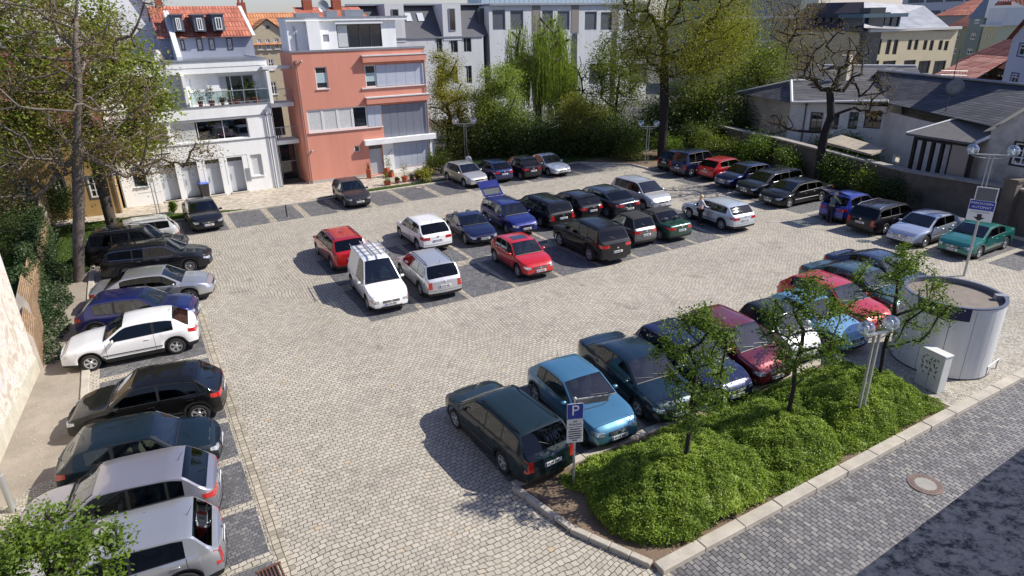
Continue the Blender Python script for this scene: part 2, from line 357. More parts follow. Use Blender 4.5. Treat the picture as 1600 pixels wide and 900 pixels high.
# left row
yl = [(10.4, 12.2), (12.5, 14.2), (14.5, 16.3), (16.6, 18.5), (18.8, 21.1), (21.45, 23.25), (23.6, 26.0), (26.4, 28.6), (28.95, 31.1), (31.45, 33.6), (33.9, 36.0), (36.3, 38.3)]
for i, (a, b) in enumerate(yl): bays('parking_bay', -2.6, .75, a, b)
strip(.80, 1.15, 9.5, 38.4, .006)
# island row
il = [(6.5, 8.35), (8.7, 10.75), (11.1, 13.2), (13.55, 15.3), (15.65, 17.3), (17.65, 19.2), (19.6, 21.5), (21.9, 24.2), (24.6, 26.6)]
for i, (a, b) in enumerate(il): bays('parking_bay', a, b, 11.75, 15.6)
# right row
rl = [(12.2, 13.5), (13.8, 15.9), (16.3, 18.3), (18.6, 20.6), (20.9, 23.2), (23.6, 26.4), (26.8, 29.2), (29.6, 32), (32.4, 34.4), (34.8, 37.8)]
for i, (a, b) in enumerate(rl): bays('parking_bay', 33.3, 38.2, a, b)
# kerb runs made of single stones
def kerb(name, a, b, wd=.26, h=.11, step=1.0, mat=None, gap=.012, z=0):
    a, b = np.array(a, float), np.array(b, float); d = b-a; Ln = np.linalg.norm(d); d /= Ln; nrm = np.array([-d[1], d[0]])
    k = max(1, int(round(Ln/step))); mb = MB()
    for i in range(k):
        c = a+d*Ln*(i+.5)/k+nrm*wd/2*0
        mb.box((c[0]+random.uniform(-.006, .006), c[1]+random.uniform(-.006, .006), z+h/2-.1), (Ln/k-gap, wd, h+.2+random.uniform(-.006, .006)), rz=math.atan2(d[1], d[0])+random.uniform(-.004, .004), bev=.015)
    return tag(mb.build(name, mat or m_kerb), kind='structure')
kerb('kerb_left', (-3.0, 8), (-3.0, 35.9), .24, .10, 1.1)
kerb('kerb_left_corner', (-3.0, 35.9), (-2.9, 40.0), .2, .06, 1.1)
kerb('kerb_lawn', (1.15, 39.9), (1.1, 43.4), .2, .08, .8)
kerb('kerb_houses', (1.1, 43.5), (31.5, 43.5), .2, .09, 1.1)
# planted island
isl = [(6.45, 11.55), (6.75, 9.6), (7.75, 7.62), (19.35, 7.62), (19.35, 11.55)]
sheet('island_soil', isl, .05, m_soil)
kerb('kerb_island_parking', (6.5, 11.5), (19.45, 11.5), .24, .11, 1.05)
kerb('kerb_island_side', (6.48, 11.45), (6.86, 9.5), .16, .13, .5); kerb('kerb_island_bend', (6.86, 9.5), (7.72, 7.75), .17, .13, .5)
kerb('kerb_street', (7.75, 7.58), (60, 7.58), .30, .14, 1.25)
# pavement round the public cabin
sheet('cabin_pavement', [(19.35, 7.7), (60, 7.7), (60, 9.3), (33, 9.8), (26.2, 11.9), (19.35, 11.6)], .045, m_mos)
sheet('kerb_path', [(19.3, 7.7), (19.42, 7.7), (19.42, 11.4), (19.3, 11.4)], .06, m_kerb)
# left side: pavement, soil strip, lawns
sheet('soil_strip', [(-3.12, 17.8), (-3.12, 40.0), (-5.2, 40.0), (-5.2, 17.8), (-4.9, 17.4)], .03, m_soilp)
sheet('mosaic_path', [(-3.12, -5), (-3.12, 18.4), (-4.0, 18.0), (-4.9, 17.2), (-12, 17.2), (-12, -5)], .035, m_mos)
sheet('garden_lawn', [(-5.3, 25.6), (-5.3, 47.0), (-30, 47), (-30, 25.6)], .02, m_grass)
lw = [(-3.1, 40.05), (1.0, 39.95), (1.02, 43.4), (4.3, 43.42), (5.9, 43.6), (4.2, 44.3), (1.2, 45.4), (-1.0, 46.1), (-5.2, 46.2), (-5.2, 36.2), (-3.1, 36.0)]
sheet('front_lawn', lw, .04, m_grass)
sheet('house_pavement', [(5.0, 43.62), (21.5, 43.62), (21.6, 49.5), (-1.0, 49.5), (-5.3, 48.0), (-5.3, 46.0), (-1.0, 46.0), (1.4, 45.3), (4.3, 44.2)], .035, m_pavers)
sheet('verge_grass', [(9.2, 43.62), (21.4, 43.62), (21.4, 44.15), (15.0, 44.55), (11.8, 44.25)], .05, m_grass)
# back edge: lawn and planting soil under the trees
sheet('back_lawn', [(21.6, 43.62), (31.4, 43.5), (36.0, 40.2), (38.6, 36.0), (42, 36), (42, 56), (21.6, 56)], .03, m_grass)
kerb('kerb_back', (31.5, 43.4), (34.4, 40.3), .2, .1, .8); kerb('kerb_corner_bed', (34.35, 40.2), (34.4, 38.4), .2, .12, .8); kerb('kerb_corner_bed_front', (34.5, 38.3), (38.3, 38.3), .2, .12, .8)
sheet('corner_bed_soil', [(34.5, 38.45), (39, 38.45), (40, 44), (33.0, 44), (31.8, 43.4), (34.5, 40.4)], .07, m_soil)
sheet('right_bed_soil', [(38.3, 12.0), (39.4, 12.0), (42.5, 38.2), (38.5, 38.2)], .06, m_soil)
kerb('kerb_right', (38.3, 12), (38.4, 38.2), .2, .12, 1.0)
sheet('tree_pit_soil', [(37.2, 22.4), (38.25, 22.4), (38.25, 24.4), (37.2, 24.4)], .05, m_soil)

# ---- grass blades of the lawns
def grass(name, polys, dens, mat, h=.07, zb=.04):
    out_ = []
    for poly in polys:
        px = np.array(poly); x0, y0 = px.min(0); x1, y1 = px.max(0)
        n = int((x1-x0)*(y1-y0)*dens); q = np.c_[rng.uniform(x0, x1, n), rng.uniform(y0, y1, n)]
        ins = np.zeros(n, bool); j = len(px)-1
        for i in range(len(px)):
            c = ((px[i, 1] > q[:, 1]) != (px[j, 1] > q[:, 1])) & (q[:, 0] < (px[j, 0]-px[i, 0])*(q[:, 1]-px[i, 1])/(px[j, 1]-px[i, 1]+1e-12)+px[i, 0])
            ins ^= c; j = i
        q = q[ins]; n = len(q); a = rng.uniform(0, 6.28, n); ww = rng.uniform(.012, .03, n); hh = rng.uniform(.5, 1.3, n)*h; ln = rng.uniform(-.05, .05, (n, 2))
        dx, dy = np.cos(a)*ww, np.sin(a)*ww; z = np.full(n, zb-.01)
        V = np.stack([np.c_[q[:, 0]-dx, q[:, 1]-dy, z], np.c_[q[:, 0]+dx, q[:, 1]+dy, z], np.c_[q[:, 0]+ln[:, 0], q[:, 1]+ln[:, 1], z+hh]], 1).reshape(-1, 3)
        out_.append(V)
    return tag(quads_mesh(name, np.concatenate(out_), mat, F=3), kind='stuff')
m_blade = leafmat('grass_blades', [(.04, .075, .012), (.085, .14, .022), (.15, .19, .04)], .3)
o = grass('grass', [lw, [(9.2, 43.62), (21.4, 43.62), (21.4, 44.15), (15.0, 44.55), (11.8, 44.25)]], 600, m_blade)
tag(o, 'short mown green grass in front of the white house and along the kerb', 'grass')
o = grass('grass', [[(-5.5, 26), (-5.5, 46.5), (-11, 46.5), (-11, 26)], [(21.6, 43.62), (31.4, 43.5), (36.0, 40.2), (38.6, 38.5), (38, 47), (21.6, 47)]], 330, m_blade, .08, .03)
tag(o, 'shaded green lawn behind the garden wall and under the back trees', 'grass')
# litter and grit on soil
pb = []
def specks(region, n, sz):
    (x0, y0, x1, y1) = region
    for _ in range(n):
        x, y = random.uniform(x0, x1), random.uniform(y0, y1); a = random.uniform(0, 6.3); s_ = sz*random.uniform(.4, 1.2)
        for k in (0, 1.57, 3.14, 4.71): pb.append((x+math.cos(a+k)*s_*(.6 if k in (1.57, 4.71) else 1), y+math.sin(a+k)*s_*(.6 if k in (1.57, 4.71) else 1), .062+random.uniform(0, .01)))
specks((-4.7, 18, -3.15, 34), 500, .018); specks((6.9, 8, 19, 11.3), 350, .02); specks((7.8, 7.75, 19, 8.3), 120, .02)
o = quads_mesh('pebbles', pb, P('pebble_pale', srgb((196, 184, 164)), .9)); tag(o, 'small pale pebbles and bits scattered on the bare soil', 'pebbles', kind='stuff')
# ================================================================ trees and plants
def leafcloud(cen, nper, sig, size, up=.35, droop=0, flat=1.0, aspect=.55):
    cen = np.asarray(cen, float)
    c = np.repeat(cen, nper, 0); n = len(c)
    off = rng.normal(0, 1, (n, 3))*np.array([sig, sig, sig*flat]); p = c+off
    a = rng.normal(0, 1, (n, 3)); a[:, 2] *= .6; a /= np.linalg.norm(a, axis=1)[:, None]
    nn = rng.normal(0, 1, (n, 3)); nn[:, 2] = np.abs(nn[:, 2])+up; nn /= np.linalg.norm(nn, axis=1)[:, None]
    a -= nn*(a*nn).sum(1)[:, None]; a /= np.linalg.norm(a, axis=1)[:, None]+1e-9
    b = np.cross(nn, a); s = size*rng.uniform(.55, 1.3, (n, 1))
    return np.stack([p-a*s, p-b*s*aspect, p+a*s, p+b*s*aspect], 1).reshape(-1, 3)
def ell_pts(n, c, r, hollow=.0):
    v = rng.normal(0, 1, (n, 3)); v /= np.linalg.norm(v, axis=1)[:, None]
    rad = rng.uniform(hollow**3, 1, (n, 1))**(1/3)
    return np.array(c)+v*rad*np.array(r)
def branch_net(trunk, targets, bend=.08, pen=.55, seg=3):
    """grow limbs from the trunk polyline out to the target points; radii by the pipe model"""
    nodes = [np.array(t, float) for t in trunk]; par = [-1]+list(range(len(trunk)-1)); free = [max(1, len(trunk)//3)]
    top = nodes[-1]
    tgt = sorted([np.array(t) for t in targets], key=lambda t: min(np.linalg.norm(t-n_) for n_ in nodes[free[0]:]))
    arr = np.array(nodes); ends = []
    for t in tgt:
        d = arr-t; dist = np.linalg.norm(d, axis=1)
        # prefer parents that sit lower and inward than the target
        cost = dist**1.15+np.maximum(arr[:, 2]-t[2], 0)*pen*1.6; cost[:free[0]] += 50
        k = int(np.argmin(cost)); p = arr[k]; ln = dist[k]
        m = max(1, int(seg if ln > .8 else 1)); last = k
        mid = (p+t)/2+rng.normal(0, bend*ln*.5, 3)+np.array([0, 0, -bend*ln*.25])
        for i in range(1, m+1):
            f = i/m; q = (1-f)**2*p+2*f*(1-f)*mid+f*f*t
            nodes.append(q); par.append(last); last = len(nodes)-1
        ends.append(last); arr = np.array(nodes)
    return nodes, par, ends
def skin_net(nodes, par, ntr, r0, tip=.008, expo=2.4, nmin=4, minr=.0):
    n = len(nodes); w = np.zeros(n); kids = [[] for _ in range(n)]
    for i in range(n):
        if par[i] >= 0: kids[par[i]].append(i)
    for i in range(n-1, -1, -1):
        w[i] = (1.0 if not kids[i] else 0)+sum(w[k] for k in kids[i])
    r = tip+(r0-tip)*(w/w[0])**(1/expo)
    for i in range(ntr): r[i] = max(r[i], r0*(1-.86*i/max(1, ntr-1)))
    mb = MB(); seen = set()
    for i in range(n):
        for k_i, k in enumerate(sorted(kids[i], key=lambda q: -w[q])):
            if k_i == 0 and par[i] >= 0 and i in seen: continue
            chain = [i, k]; 
            while kids[chain[-1]]:
                nx = max(kids[chain[-1]], key=lambda q: w[q]); seen.add(chain[-1]); chain.append(nx)
            rs = [min(r[chain[1]]*1.15, r[chain[0]]) if par[i] >= 0 and k_i >= 0 and i != 0 else r[chain[0]]]+[r[c] for c in chain[1:]]
            if max(rs) < minr: continue
            rr = rs[0]; mb.tube([nodes[c] for c in chain], rs, 9 if rr > .12 else 6 if rr > .04 else nmin, cap=False)
    return mb
def bark(name, col):
    return P(name, col, .92, var=.45, vscale=3, bump=1.0, bscale=22)
m_bark = bark('bark_brown', (.075, .058, .045)); m_barkd = bark('bark_dark', (.022, .018, .016)); m_barkg = bark('bark_grey', (.15, .125, .105))
def tree(name, loc, trunk, targets, r0, leaf=None, nper=20, sig=.4, size=.09, bk=None, label='', group=None, tip=.01, along=0, cat='tree', flat=.8, extra=None, bend=.08, minr=0, expo=2.4, droop=None):
    root = empty(name, (loc[0], loc[1], 0), 0, label, cat, group)
    nodes, par, ends = branch_net(trunk, targets, bend)
    skin_net(nodes, par, len(trunk), r0, tip, minr=minr, expo=expo).build('trunk', bk or m_bark, root, True)
    if leaf:
        cen = np.array([nodes[e] for e in ends])
        if along:   # leaves also along outer twigs
            ex = []
            for e in ends:
                q = e
                for _ in range(along):
                    if par[q] < 0: break
                    ex.append((nodes[q]+nodes[par[q]])/2); q = par[q]
            cen = np.concatenate([cen, np.array(ex)])
        V = leafcloud(cen, nper, sig, size, flat=flat)
        if droop:   # hanging strands
            dn = []
            for c in cen:
                for _ in range(droop[0]):
                    Lh = rng.uniform(.4, 1)*droop[1]; k = int(Lh/droop[2]); base = c+rng.normal(0, .35, 3)
                    zz = np.arange(k)*droop[2]; sw = rng.normal(0, .05, 2)
                    p = np.c_[base[0]+sw[0]*zz+rng.normal(0, .03, k), base[1]+sw[1]*zz+rng.normal(0, .03, k), base[2]-zz]
                    p = p[p[:, 2] > droop[3]]
                    k = len(p)
                    if not k: continue
                    a = rng.uniform(0, 6.28, k); wd = rng.uniform(.02, .045, k); hl = rng.uniform(.08, .16, k)
                    dx, dy = np.cos(a)*wd, np.sin(a)*wd
                    dn.append(np.stack([p+np.c_[0*dx, 0*dx, hl], p-np.c_[dx, dy, 0*dx], p-np.c_[0*dx, 0*dx, hl], p+np.c_[dx, dy, 0*dx]], 1).reshape(-1, 3))
            V = np.concatenate([V]+dn)
        if extra is not None: V = np.concatenate([V, extra])
        quads_mesh('crown', V, leaf, root)
    return root
def shrub(name, loc, r, h, leaf, label, n=900, size=.06, cat='shrub', group=None, stems=8, parent=None, bk=None):
    root = empty(name, (loc[0], loc[1], 0), random.uniform(0, 6), label, cat, group)
    k = max(6, int(stems*2.2)); cen = []
    mb = MB()
    for i in range(k):
        a = rng.uniform(0, 6.28); rr = r*math.sqrt(rng.uniform(0, .75)); z = h*rng.uniform(.35, .92)*(1-.35*(rr/r)**2)
        t = np.array([math.cos(a)*rr, math.sin(a)*rr, z]); cen.append(t)
        if i < stems: mb.tube([(rng.normal(0, .05), rng.normal(0, .05), 0), t*[.5, .5, .55], t], [.02, .014, .006], 4)
    mb.build('stem', bk or m_bark, root)
    quads_mesh('foliage', leafcloud(np.array(cen), max(4, n//k), r*.26, size, flat=.8*h/(2*r)+.4), leaf, root)
    return root
LG = [(.055, .075, .016), (.125, .16, .028), (.22, .26, .05)]
m_leaf_maple = leafmat('leaves_maple', [(.09, .12, .02), (.19, .23, .035), (.32, .36, .06)])
m_leaf_bronze = leafmat('leaves_bronze', [(.11, .08, .045), (.19, .13, .065), (.18, .19, .05)])
m_leaf_mid = leafmat('leaves_mid', LG)
m_leaf_willow = leafmat('leaves_willow', [(.10, .14, .025), (.20, .26, .05), (.32, .38, .10)])
m_leaf_yel = leafmat('leaves_yellowgreen', [(.12, .125, .022), (.23, .23, .035), (.34, .33, .06)])
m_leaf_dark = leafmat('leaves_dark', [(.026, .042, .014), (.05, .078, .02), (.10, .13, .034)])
m_leaf_fresh = leafmat('leaves_fresh', [(.05, .085, .014), (.10, .16, .02), (.18, .25, .04)])
m_leaf_ivy = leafmat('leaves_ivy', [(.018, .035, .014), (.035, .065, .022), (.09, .12, .05)], .15)
m_leaf_cover = leafmat('leaves_groundcover', [(.08, .125, .015), (.18, .26, .03), (.32, .41, .06)], .22)
def trunkline(h, lean=(0, 0), n=6, wob=.05, z0=-.1):
    pts = []
    for i in range(n):
        f = i/(n-1); pts.append((lean[0]*f+rng.normal(0, wob)*f*(1 if i else 0), lean[1]*f+rng.normal(0, wob)*f, z0+(h-z0)*f))
    return pts
def place(px, py, D=None):   # world xy under a sight line at a given distance
    return AT(px, D)

# ---- the big half-bare tree by the garden wall, at the left
T = np.concatenate([ell_pts(170, (1.2, -.4, 8.6), (4.8, 3.4, 3.6), .3), ell_pts(80, (3.6, -.6, 5.6), (3.6, 2.0, 1.3), .2), ell_pts(60, (-1.6, 0, 5.6), (2.6, 2.0, 1.6), .2), ell_pts(60, (2.4, -.6, 11.8), (3.8, 3, 2.2), .2)])
tree('bare_spring_tree', (-3.55, 34.77), trunkline(12.5, (2.9, -1.4), 12, .05), T, .24, m_leaf_bronze, 46, .34, .045, m_barkg,
     'tall half-bare tree with grey trunk and sparse brownish buds beside the ivy wall', tip=.005, bend=.12, along=1, expo=2.1)
# maple standing behind it, out in leaf
T = np.concatenate([ell_pts(84, (-.2, 0, 9.8), (4.0, 2.8, 3.0), .5), ell_pts(24, (3.0, -.6, 7.6), (1.7, 1.5, 2.2), .2), ell_pts(26, (1.8, -.6, 4.9), (2.3, 1.2, .9), .2), ell_pts(26, (-2.6, 0, 6.4), (2.0, 1.6, 1.8), .3)])
tree('maple_tree', (-2.05, 43.6), trunkline(8.5, (.1, 0), 7, .08), T, .30, m_leaf_maple, 150, .5, .115, m_bark,
     'leafy yellow-green maple behind the half-bare tree in front of the ochre house', tip=.012)
T = np.concatenate([ell_pts(40, (0, 0, 5.6), (2.2, 1.9, 1.7), .3), ell_pts(50, (.3, 0, 9.0), (2.6, 1.9, 2.2), .3)])
tree('maple_tree', (-8.0, 41.0), trunkline(6.5, (0, 0), 6, .08), T, .2, m_leaf_fresh, 190, .5, .115, m_bark,
     'bright green tree at the left edge above the shaded lawn', tip=.012)
# ---- bottom left: crown of a young tree below the lookout
T = np.concatenate([ell_pts(80, (0, 0, 3.2), (1.2, 1.15, .75), .3)])
tree('young_street_tree', G(70, 890, 3.1), trunkline(3.1, (.05, .1), 6, .05), T, .07, m_leaf_fresh, 90, .12, .04, m_barkd,
     'young tree with fresh green leaves in front of the silver cars at lower left', 'young trees round the car park', tip=.006, flat=.9)
# ---- three young trees in the planted island
for (x, y, z0, zt_, rr, lab) in ((10.06, 9.26, 1.9, 4.95, 1.12, 'young tree in the island nearest the blue parking sign'), (14.05, 9.41, 1.7, 4.75, 1.3, 'young tree in the middle of the planted island'), (18.33, 9.47, 1.65, 4.6, 1.6, 'young tree in the island beside the white round cabin')):
    zc = (z0+zt_)/2
    T = np.concatenate([ell_pts(90, (.1, 0, zc), (rr, rr*.9, (zt_-z0)/2), .3), ell_pts(14, (.1, 0, zt_-.3), (.4, .4, .4), .1)])
    tree('young_street_tree', (x, y), trunkline(zc, (.05, 0), 7, .03), T, .06, m_leaf_fresh, 34, .10, .038, m_barkd, lab, 'young trees round the car park', tip=.005, flat=.9, along=1)
# ---- bare pruned tree by the right row
tx, ty = G(1275, 292)
T = np.concatenate([ell_pts(150, (-.1, .3, 8.3), (2.9, 2.2, 2.2), .35), ell_pts(22, (-2.6, 1.8, 4.3), (1.7, 1.2, .8), .1), ell_pts(40, (2.4, -1.5, 6.0), (1.8, 1.3, 1.5), .1)])
tree('bare_pollard_tree', (tx, ty), [(0, 0, -.1), (.02, 0, 1.5), (-.02, .02, 2.8), (.05, 0, 3.7), (.25, -.1, 4.7), (.1, 0, 5.6), (-.05, .1, 6.4)], T, .27, m_leaf_bronze, 14, .3, .045, m_barkd,
     'bare dark tree with twisted pruned limbs in front of the old slate-roofed house', tip=.005, bend=.16, expo=1.9, along=1)
# ---- tall poplar at the back
px_, py_ = G(1033, 250)
T = np.concatenate([ell_pts(260, (.9, -.6, 12.0), (6.0, 4.2, 5.6), .45), ell_pts(50, (-1.8, .8, 9.0), (2.6, 1.8, 2.2), .3), ell_pts(60, (3.2, -1.6, 8.8), (2.6, 1.8, 2.4), .3)])
tree('tall_poplar', (px_, py_), [(0, 0, -.1), (0, 0, 1.8), (-.05, 0, 3.6), (-.12, 0, 5.3), (-.35, 0, 7.0), (-.5, 0, 9.0), (-.6, 0, 11.5)], T, .36, m_leaf_yel, 125, .85, .06, m_barkd,
     'tall forked tree in thin yellow-green leaf behind the double globe lamp', tip=.008, bend=.1, along=1, expo=2.0)
# ---- weeping willow
wx, wy = AT(842, 68)
T = np.concatenate([ell_pts(46, (0, 0, 8.6), (3.3, 2.8, 3.0), .5), ell_pts(14, (2.9, -.4, 6.0), (1.8, 1.5, .9), .2)])
tree('weeping_willow', (wx, wy), trunkline(8, (0, 0), 6, .1), T, .35, m_leaf_willow, 60, .5, .07, m_bark,
     'weeping willow with long hanging pale green strands before the grey office block', tip=.015, droop=(26, 5.0, .12, 1.0))
# ---- light trees beside the pink house
for (px, D, h, rx, rz, mat, nt_, lab) in ((706, 60, 6.9, 2.3, 2.9, m_leaf_yel, 44, 'airy yellow-green tree right beside the pink house'),
                                          (785, 59, 5.8, 2.9, 3.2, m_leaf_willow, 60, 'dense yellow-green willow bush between the pink house and the weeping willow'),
                                          (905, 58, 3.9, 2.7, 2.0, m_leaf_yel, 42, 'low spreading yellow-green tree right of the weeping willow'),):
    x, y = AT(px, D)
    T = np.concatenate([ell_pts(nt_, (0, 0, h*.62), (rx, rx*.8, rz), .35), ell_pts(12, (0, 0, h*1.05), (rx*.6, rx*.5, rz*.5), .1)])
    tree('willow_tree', (x, y), trunkline(h*.6, (0, 0), 5, .15), T, .20, mat, 240 if px == 785 else 170, .45, .07, m_barkd, lab, 'light green trees behind the car park', tip=.01, along=1)
# ---- mixed young trees towards the old house
mix = [(960, 66, 7.4, 2.8, m_leaf_mid, 'mid green tree left of the tall forked trunk'), (1090, 64, 6.2, 2.6, m_leaf_mid, 'leaning mid green tree right of the tall forked trunk'),
       (1135, 70, 9.3, 3.4, m_leaf_mid, 'tall green tree in the thicket left of the old house'), (1185, 66, 6.6, 3.0, m_leaf_mid, 'bushy green tree at the left gable of the old house'),
       (1215, 80, 9.8, 4.2, m_leaf_bronze, 'thin brownish tree rising behind the old house roof'), (1165, 92, 12.0, 4.5, m_leaf_bronze, 'high thin brownish tree in front of the glass building'),
       (1245, 96, 10.5, 4.8, m_leaf_bronze, 'pale brown twiggy tree beside the cream office')]
for (px, D, h, r_, mat, lab) in mix:
    h *= 1.32
    x, y = AT(px, D, 190)
    T = ell_pts(64, (0, 0, h*.56), (r_, r_*.8, h*.42), .3)
    tree('thicket_tree', (x, y), trunkline(h*.6, (rng.normal(0, .4), 0), 5, .15), T, .16, mat, 105 if mat is m_leaf_mid else 60, .6, .095 if mat is m_leaf_mid else .075, m_barkd, lab, 'trees in the thicket behind the car park', tip=.01, along=1, minr=0)
for (px, D, h, lab) in ((905, 67, 8.0, 'leafless slender tree right of the willow against the grey facade'), (882, 69, 7.2, 'leafless dark sapling close to the weeping willow')):
    x, y = AT(px, D); T = ell_pts(60, (0, 0, h*.62), (1.6, 1.3, h*.38), .1)
    tree('leafless_tree', (x, y), trunkline(h*.7, (0, 0), 6, .1), T, .11, m_leaf_bronze, 3, .2, .04, m_barkd, lab, 'leafless trees before the grey office', tip=.012)
# ---- shrubs along the back
for i, (px, py, r_, h, mat, lab) in enumerate([
    (690, 272, 1.0, 1.7, m_leaf_mid, 'green shrub at the right corner of the pink house'), (662, 284, .7, 1.0, m_leaf_yel, 'low yellowish shrub beside the flower pots'),
    (745, 246, 1.3, 2.2, m_leaf_dark, 'dark shrub behind the silver hatchback by the lamp'), (800, 244, 1.4, 2.6, m_leaf_dark, 'dark green conical shrub under the willow bush'), (838, 242, 1.5, 2.6, m_leaf_dark, 'dark shrub below the weeping willow'),
    (870, 240, 1.5, 2.4, m_leaf_mid, 'bright leaved shrub between willow and spreading tree'), (925, 243, 1.5, 2.2, m_leaf_dark, 'dark shrub under the low spreading tree'), (965, 242, 1.3, 2.0, m_leaf_dark, 'dark shrub left of the lamp with two globes'),
    (985, 250, 1.1, 1.6, m_leaf_mid, 'rounded green shrub left of the far lamp post'), (1040, 246, 1.2, 1.9, m_leaf_fresh, 'fresh green shrub at the foot of the tall tree'), (1085, 236, 1.5, 2.3, m_leaf_dark, 'dark shrub behind the dark blue van'),
    (1130, 236, 1.6, 2.6, m_leaf_dark, 'dark shrub behind the red hatchback'), (0, (41.3, 39.0), 1.5, 2.3, m_leaf_mid, 'green shrub behind the dark blue hatchback'), (0, (42.0, 36.4), 1.1, 1.6, m_leaf_mid, 'broad light green bush at the end of the old house wall'),
    (0, (41.1, 33.7), 1.5, 2.7, m_leaf_fresh, 'light green bush left of the bare tree'), (0, (39.9, 26.0), 1.3, 2.3, m_leaf_fresh, 'light green bush right of the bare tree'), (0, (39.5, 23.6), 1.3, 2.0, m_leaf_mid, 'green bush climbing the garden wall'),
    (0, (39.2, 21.2), 1.1, 1.8, m_leaf_dark, 'dark bush in the shade behind the black estate car'), (0, (40.2, 30.4), 1.3, 2.0, m_leaf_fresh, 'wide light green bush behind the long black saloon'), (1290, 232, 2.0, 2.6, m_leaf_fresh, 'light green bush behind the garden wall by the old house'), (1330, 240, 1.6, 2.0, m_leaf_fresh, 'light green bush under the old house windows'),
    (180, 315, .6, 1.3, m_leaf_mid, 'small brownish green shrub at the corner of the ochre house'), (272, 333, .25, .8, m_leaf_fresh, 'tiny bright green sapling on the lawn')]):
    x, y = py if px == 0 else G(px, py)
    if 'garden wall' in lab and 'behind' in lab: x, y = AT(1292, 55)
    if 'windows' in lab: x, y = AT(1330, 54)
    shrub('shrub', (x, y), r_, h, mat, lab, n=int(2200*r_*r_+500), size=.07, group='shrubs round the car park')
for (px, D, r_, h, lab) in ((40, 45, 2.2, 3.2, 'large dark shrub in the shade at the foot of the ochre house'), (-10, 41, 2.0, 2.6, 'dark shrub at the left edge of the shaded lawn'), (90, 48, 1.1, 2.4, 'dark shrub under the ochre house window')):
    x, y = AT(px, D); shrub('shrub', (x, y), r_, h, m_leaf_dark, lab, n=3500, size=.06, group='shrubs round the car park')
# dense dark planting filling the foot of the thicket: reads as one mass
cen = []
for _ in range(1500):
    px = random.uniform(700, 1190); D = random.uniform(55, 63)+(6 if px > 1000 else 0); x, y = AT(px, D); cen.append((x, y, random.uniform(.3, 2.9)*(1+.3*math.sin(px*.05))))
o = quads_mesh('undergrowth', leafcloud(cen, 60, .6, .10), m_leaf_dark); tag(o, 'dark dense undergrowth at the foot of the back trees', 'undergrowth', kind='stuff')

# ---- island ground cover: soft mounds under a dense leaf skin
def hmound(x, y):
    ex = np.clip((x-7.05)/.9, 0, 1)*np.clip((19.15-x)/.9, 0, 1); edge = np.clip((y-7.86-.12*np.sin(x*1.9))/.5, 0, 1)*np.clip((11.22+.08*np.sin(x*2.3)-y)/.6, 0, 1)
    h = .26*np.sqrt(ex*edge)*np.clip((x+y*.55-13.35)/.8, 0, 1)
    for (cx, cy, rx, ry, hh) in ((10.0, 9.25, 2.5, 1.62, .92), (13.5, 9.3, 1.75, 1.55, .72), (15.9, 10.1, 1.6, 1.0, .55), (16.9, 9.2, 2.2, 1.5, .86)):
        d = np.abs((x-cx)/rx)**2.3+np.abs((y-cy)/ry)**2.3
        h = np.maximum(h, hh*np.clip(1-d, 0, None)**.6)
    return h
mb = MB(); nx, ny = 110, 34; X = np.linspace(7.0, 19.3, nx); Y = np.linspace(7.8, 11.3, ny)
XX, YY = np.meshgrid(X, Y, indexing='ij'); HH = hmound(XX, YY)
mb.add(np.stack([XX, YY, np.where(HH > .02, HH-.02, .0)], -1).reshape(-1, 3), [(i*ny+j, (i+1)*ny+j, (i+1)*ny+j+1, i*ny+j+1) for i in range(nx-1) for j in range(ny-1) if min(HH[i, j], HH[i+1, j], HH[i, j+1], HH[i+1, j+1]) > .05])
n = 260000; q = np.c_[rng.uniform(7.0, 19.3, n), rng.uniform(7.75, 11.35, n)]; h = hmound(q[:, 0], q[:, 1]); q = q[h > .03]; h = h[h > .03]
lump = .085*np.sin(q[:, 0]*5.1+1.3*np.sin(q[:, 1]*3))*np.sin(q[:, 1]*6.3+np.sin(q[:, 0]*4))+.05*np.sin(q[:, 0]*13+q[:, 1]*3)*np.sin(q[:, 1]*12)+.025*np.sin(q[:, 0]*31)*np.sin(q[:, 1]*29+q[:, 0]*7)
V = leafcloud(np.c_[q, h+lump+.05], 1, .03, .026, up=.8)
under = np.array(mb.v)[np.array([f for f in mb.f]).ravel()]
o = quads_mesh('ground_cover', np.concatenate([under, V]), m_leaf_cover)
tag(o, 'dense low green ground cover growing over the mounds of the island', 'ground cover', kind='stuff')
WROOTS = []
def wempty(name, loc, rz=0, label=None, cat=None, group=None):   # parts are modelled in world coordinates, hung on an empty at the base
    o = empty(name, (0, 0, 0), 0, label, cat, group); WROOTS.append((o, loc)); return o
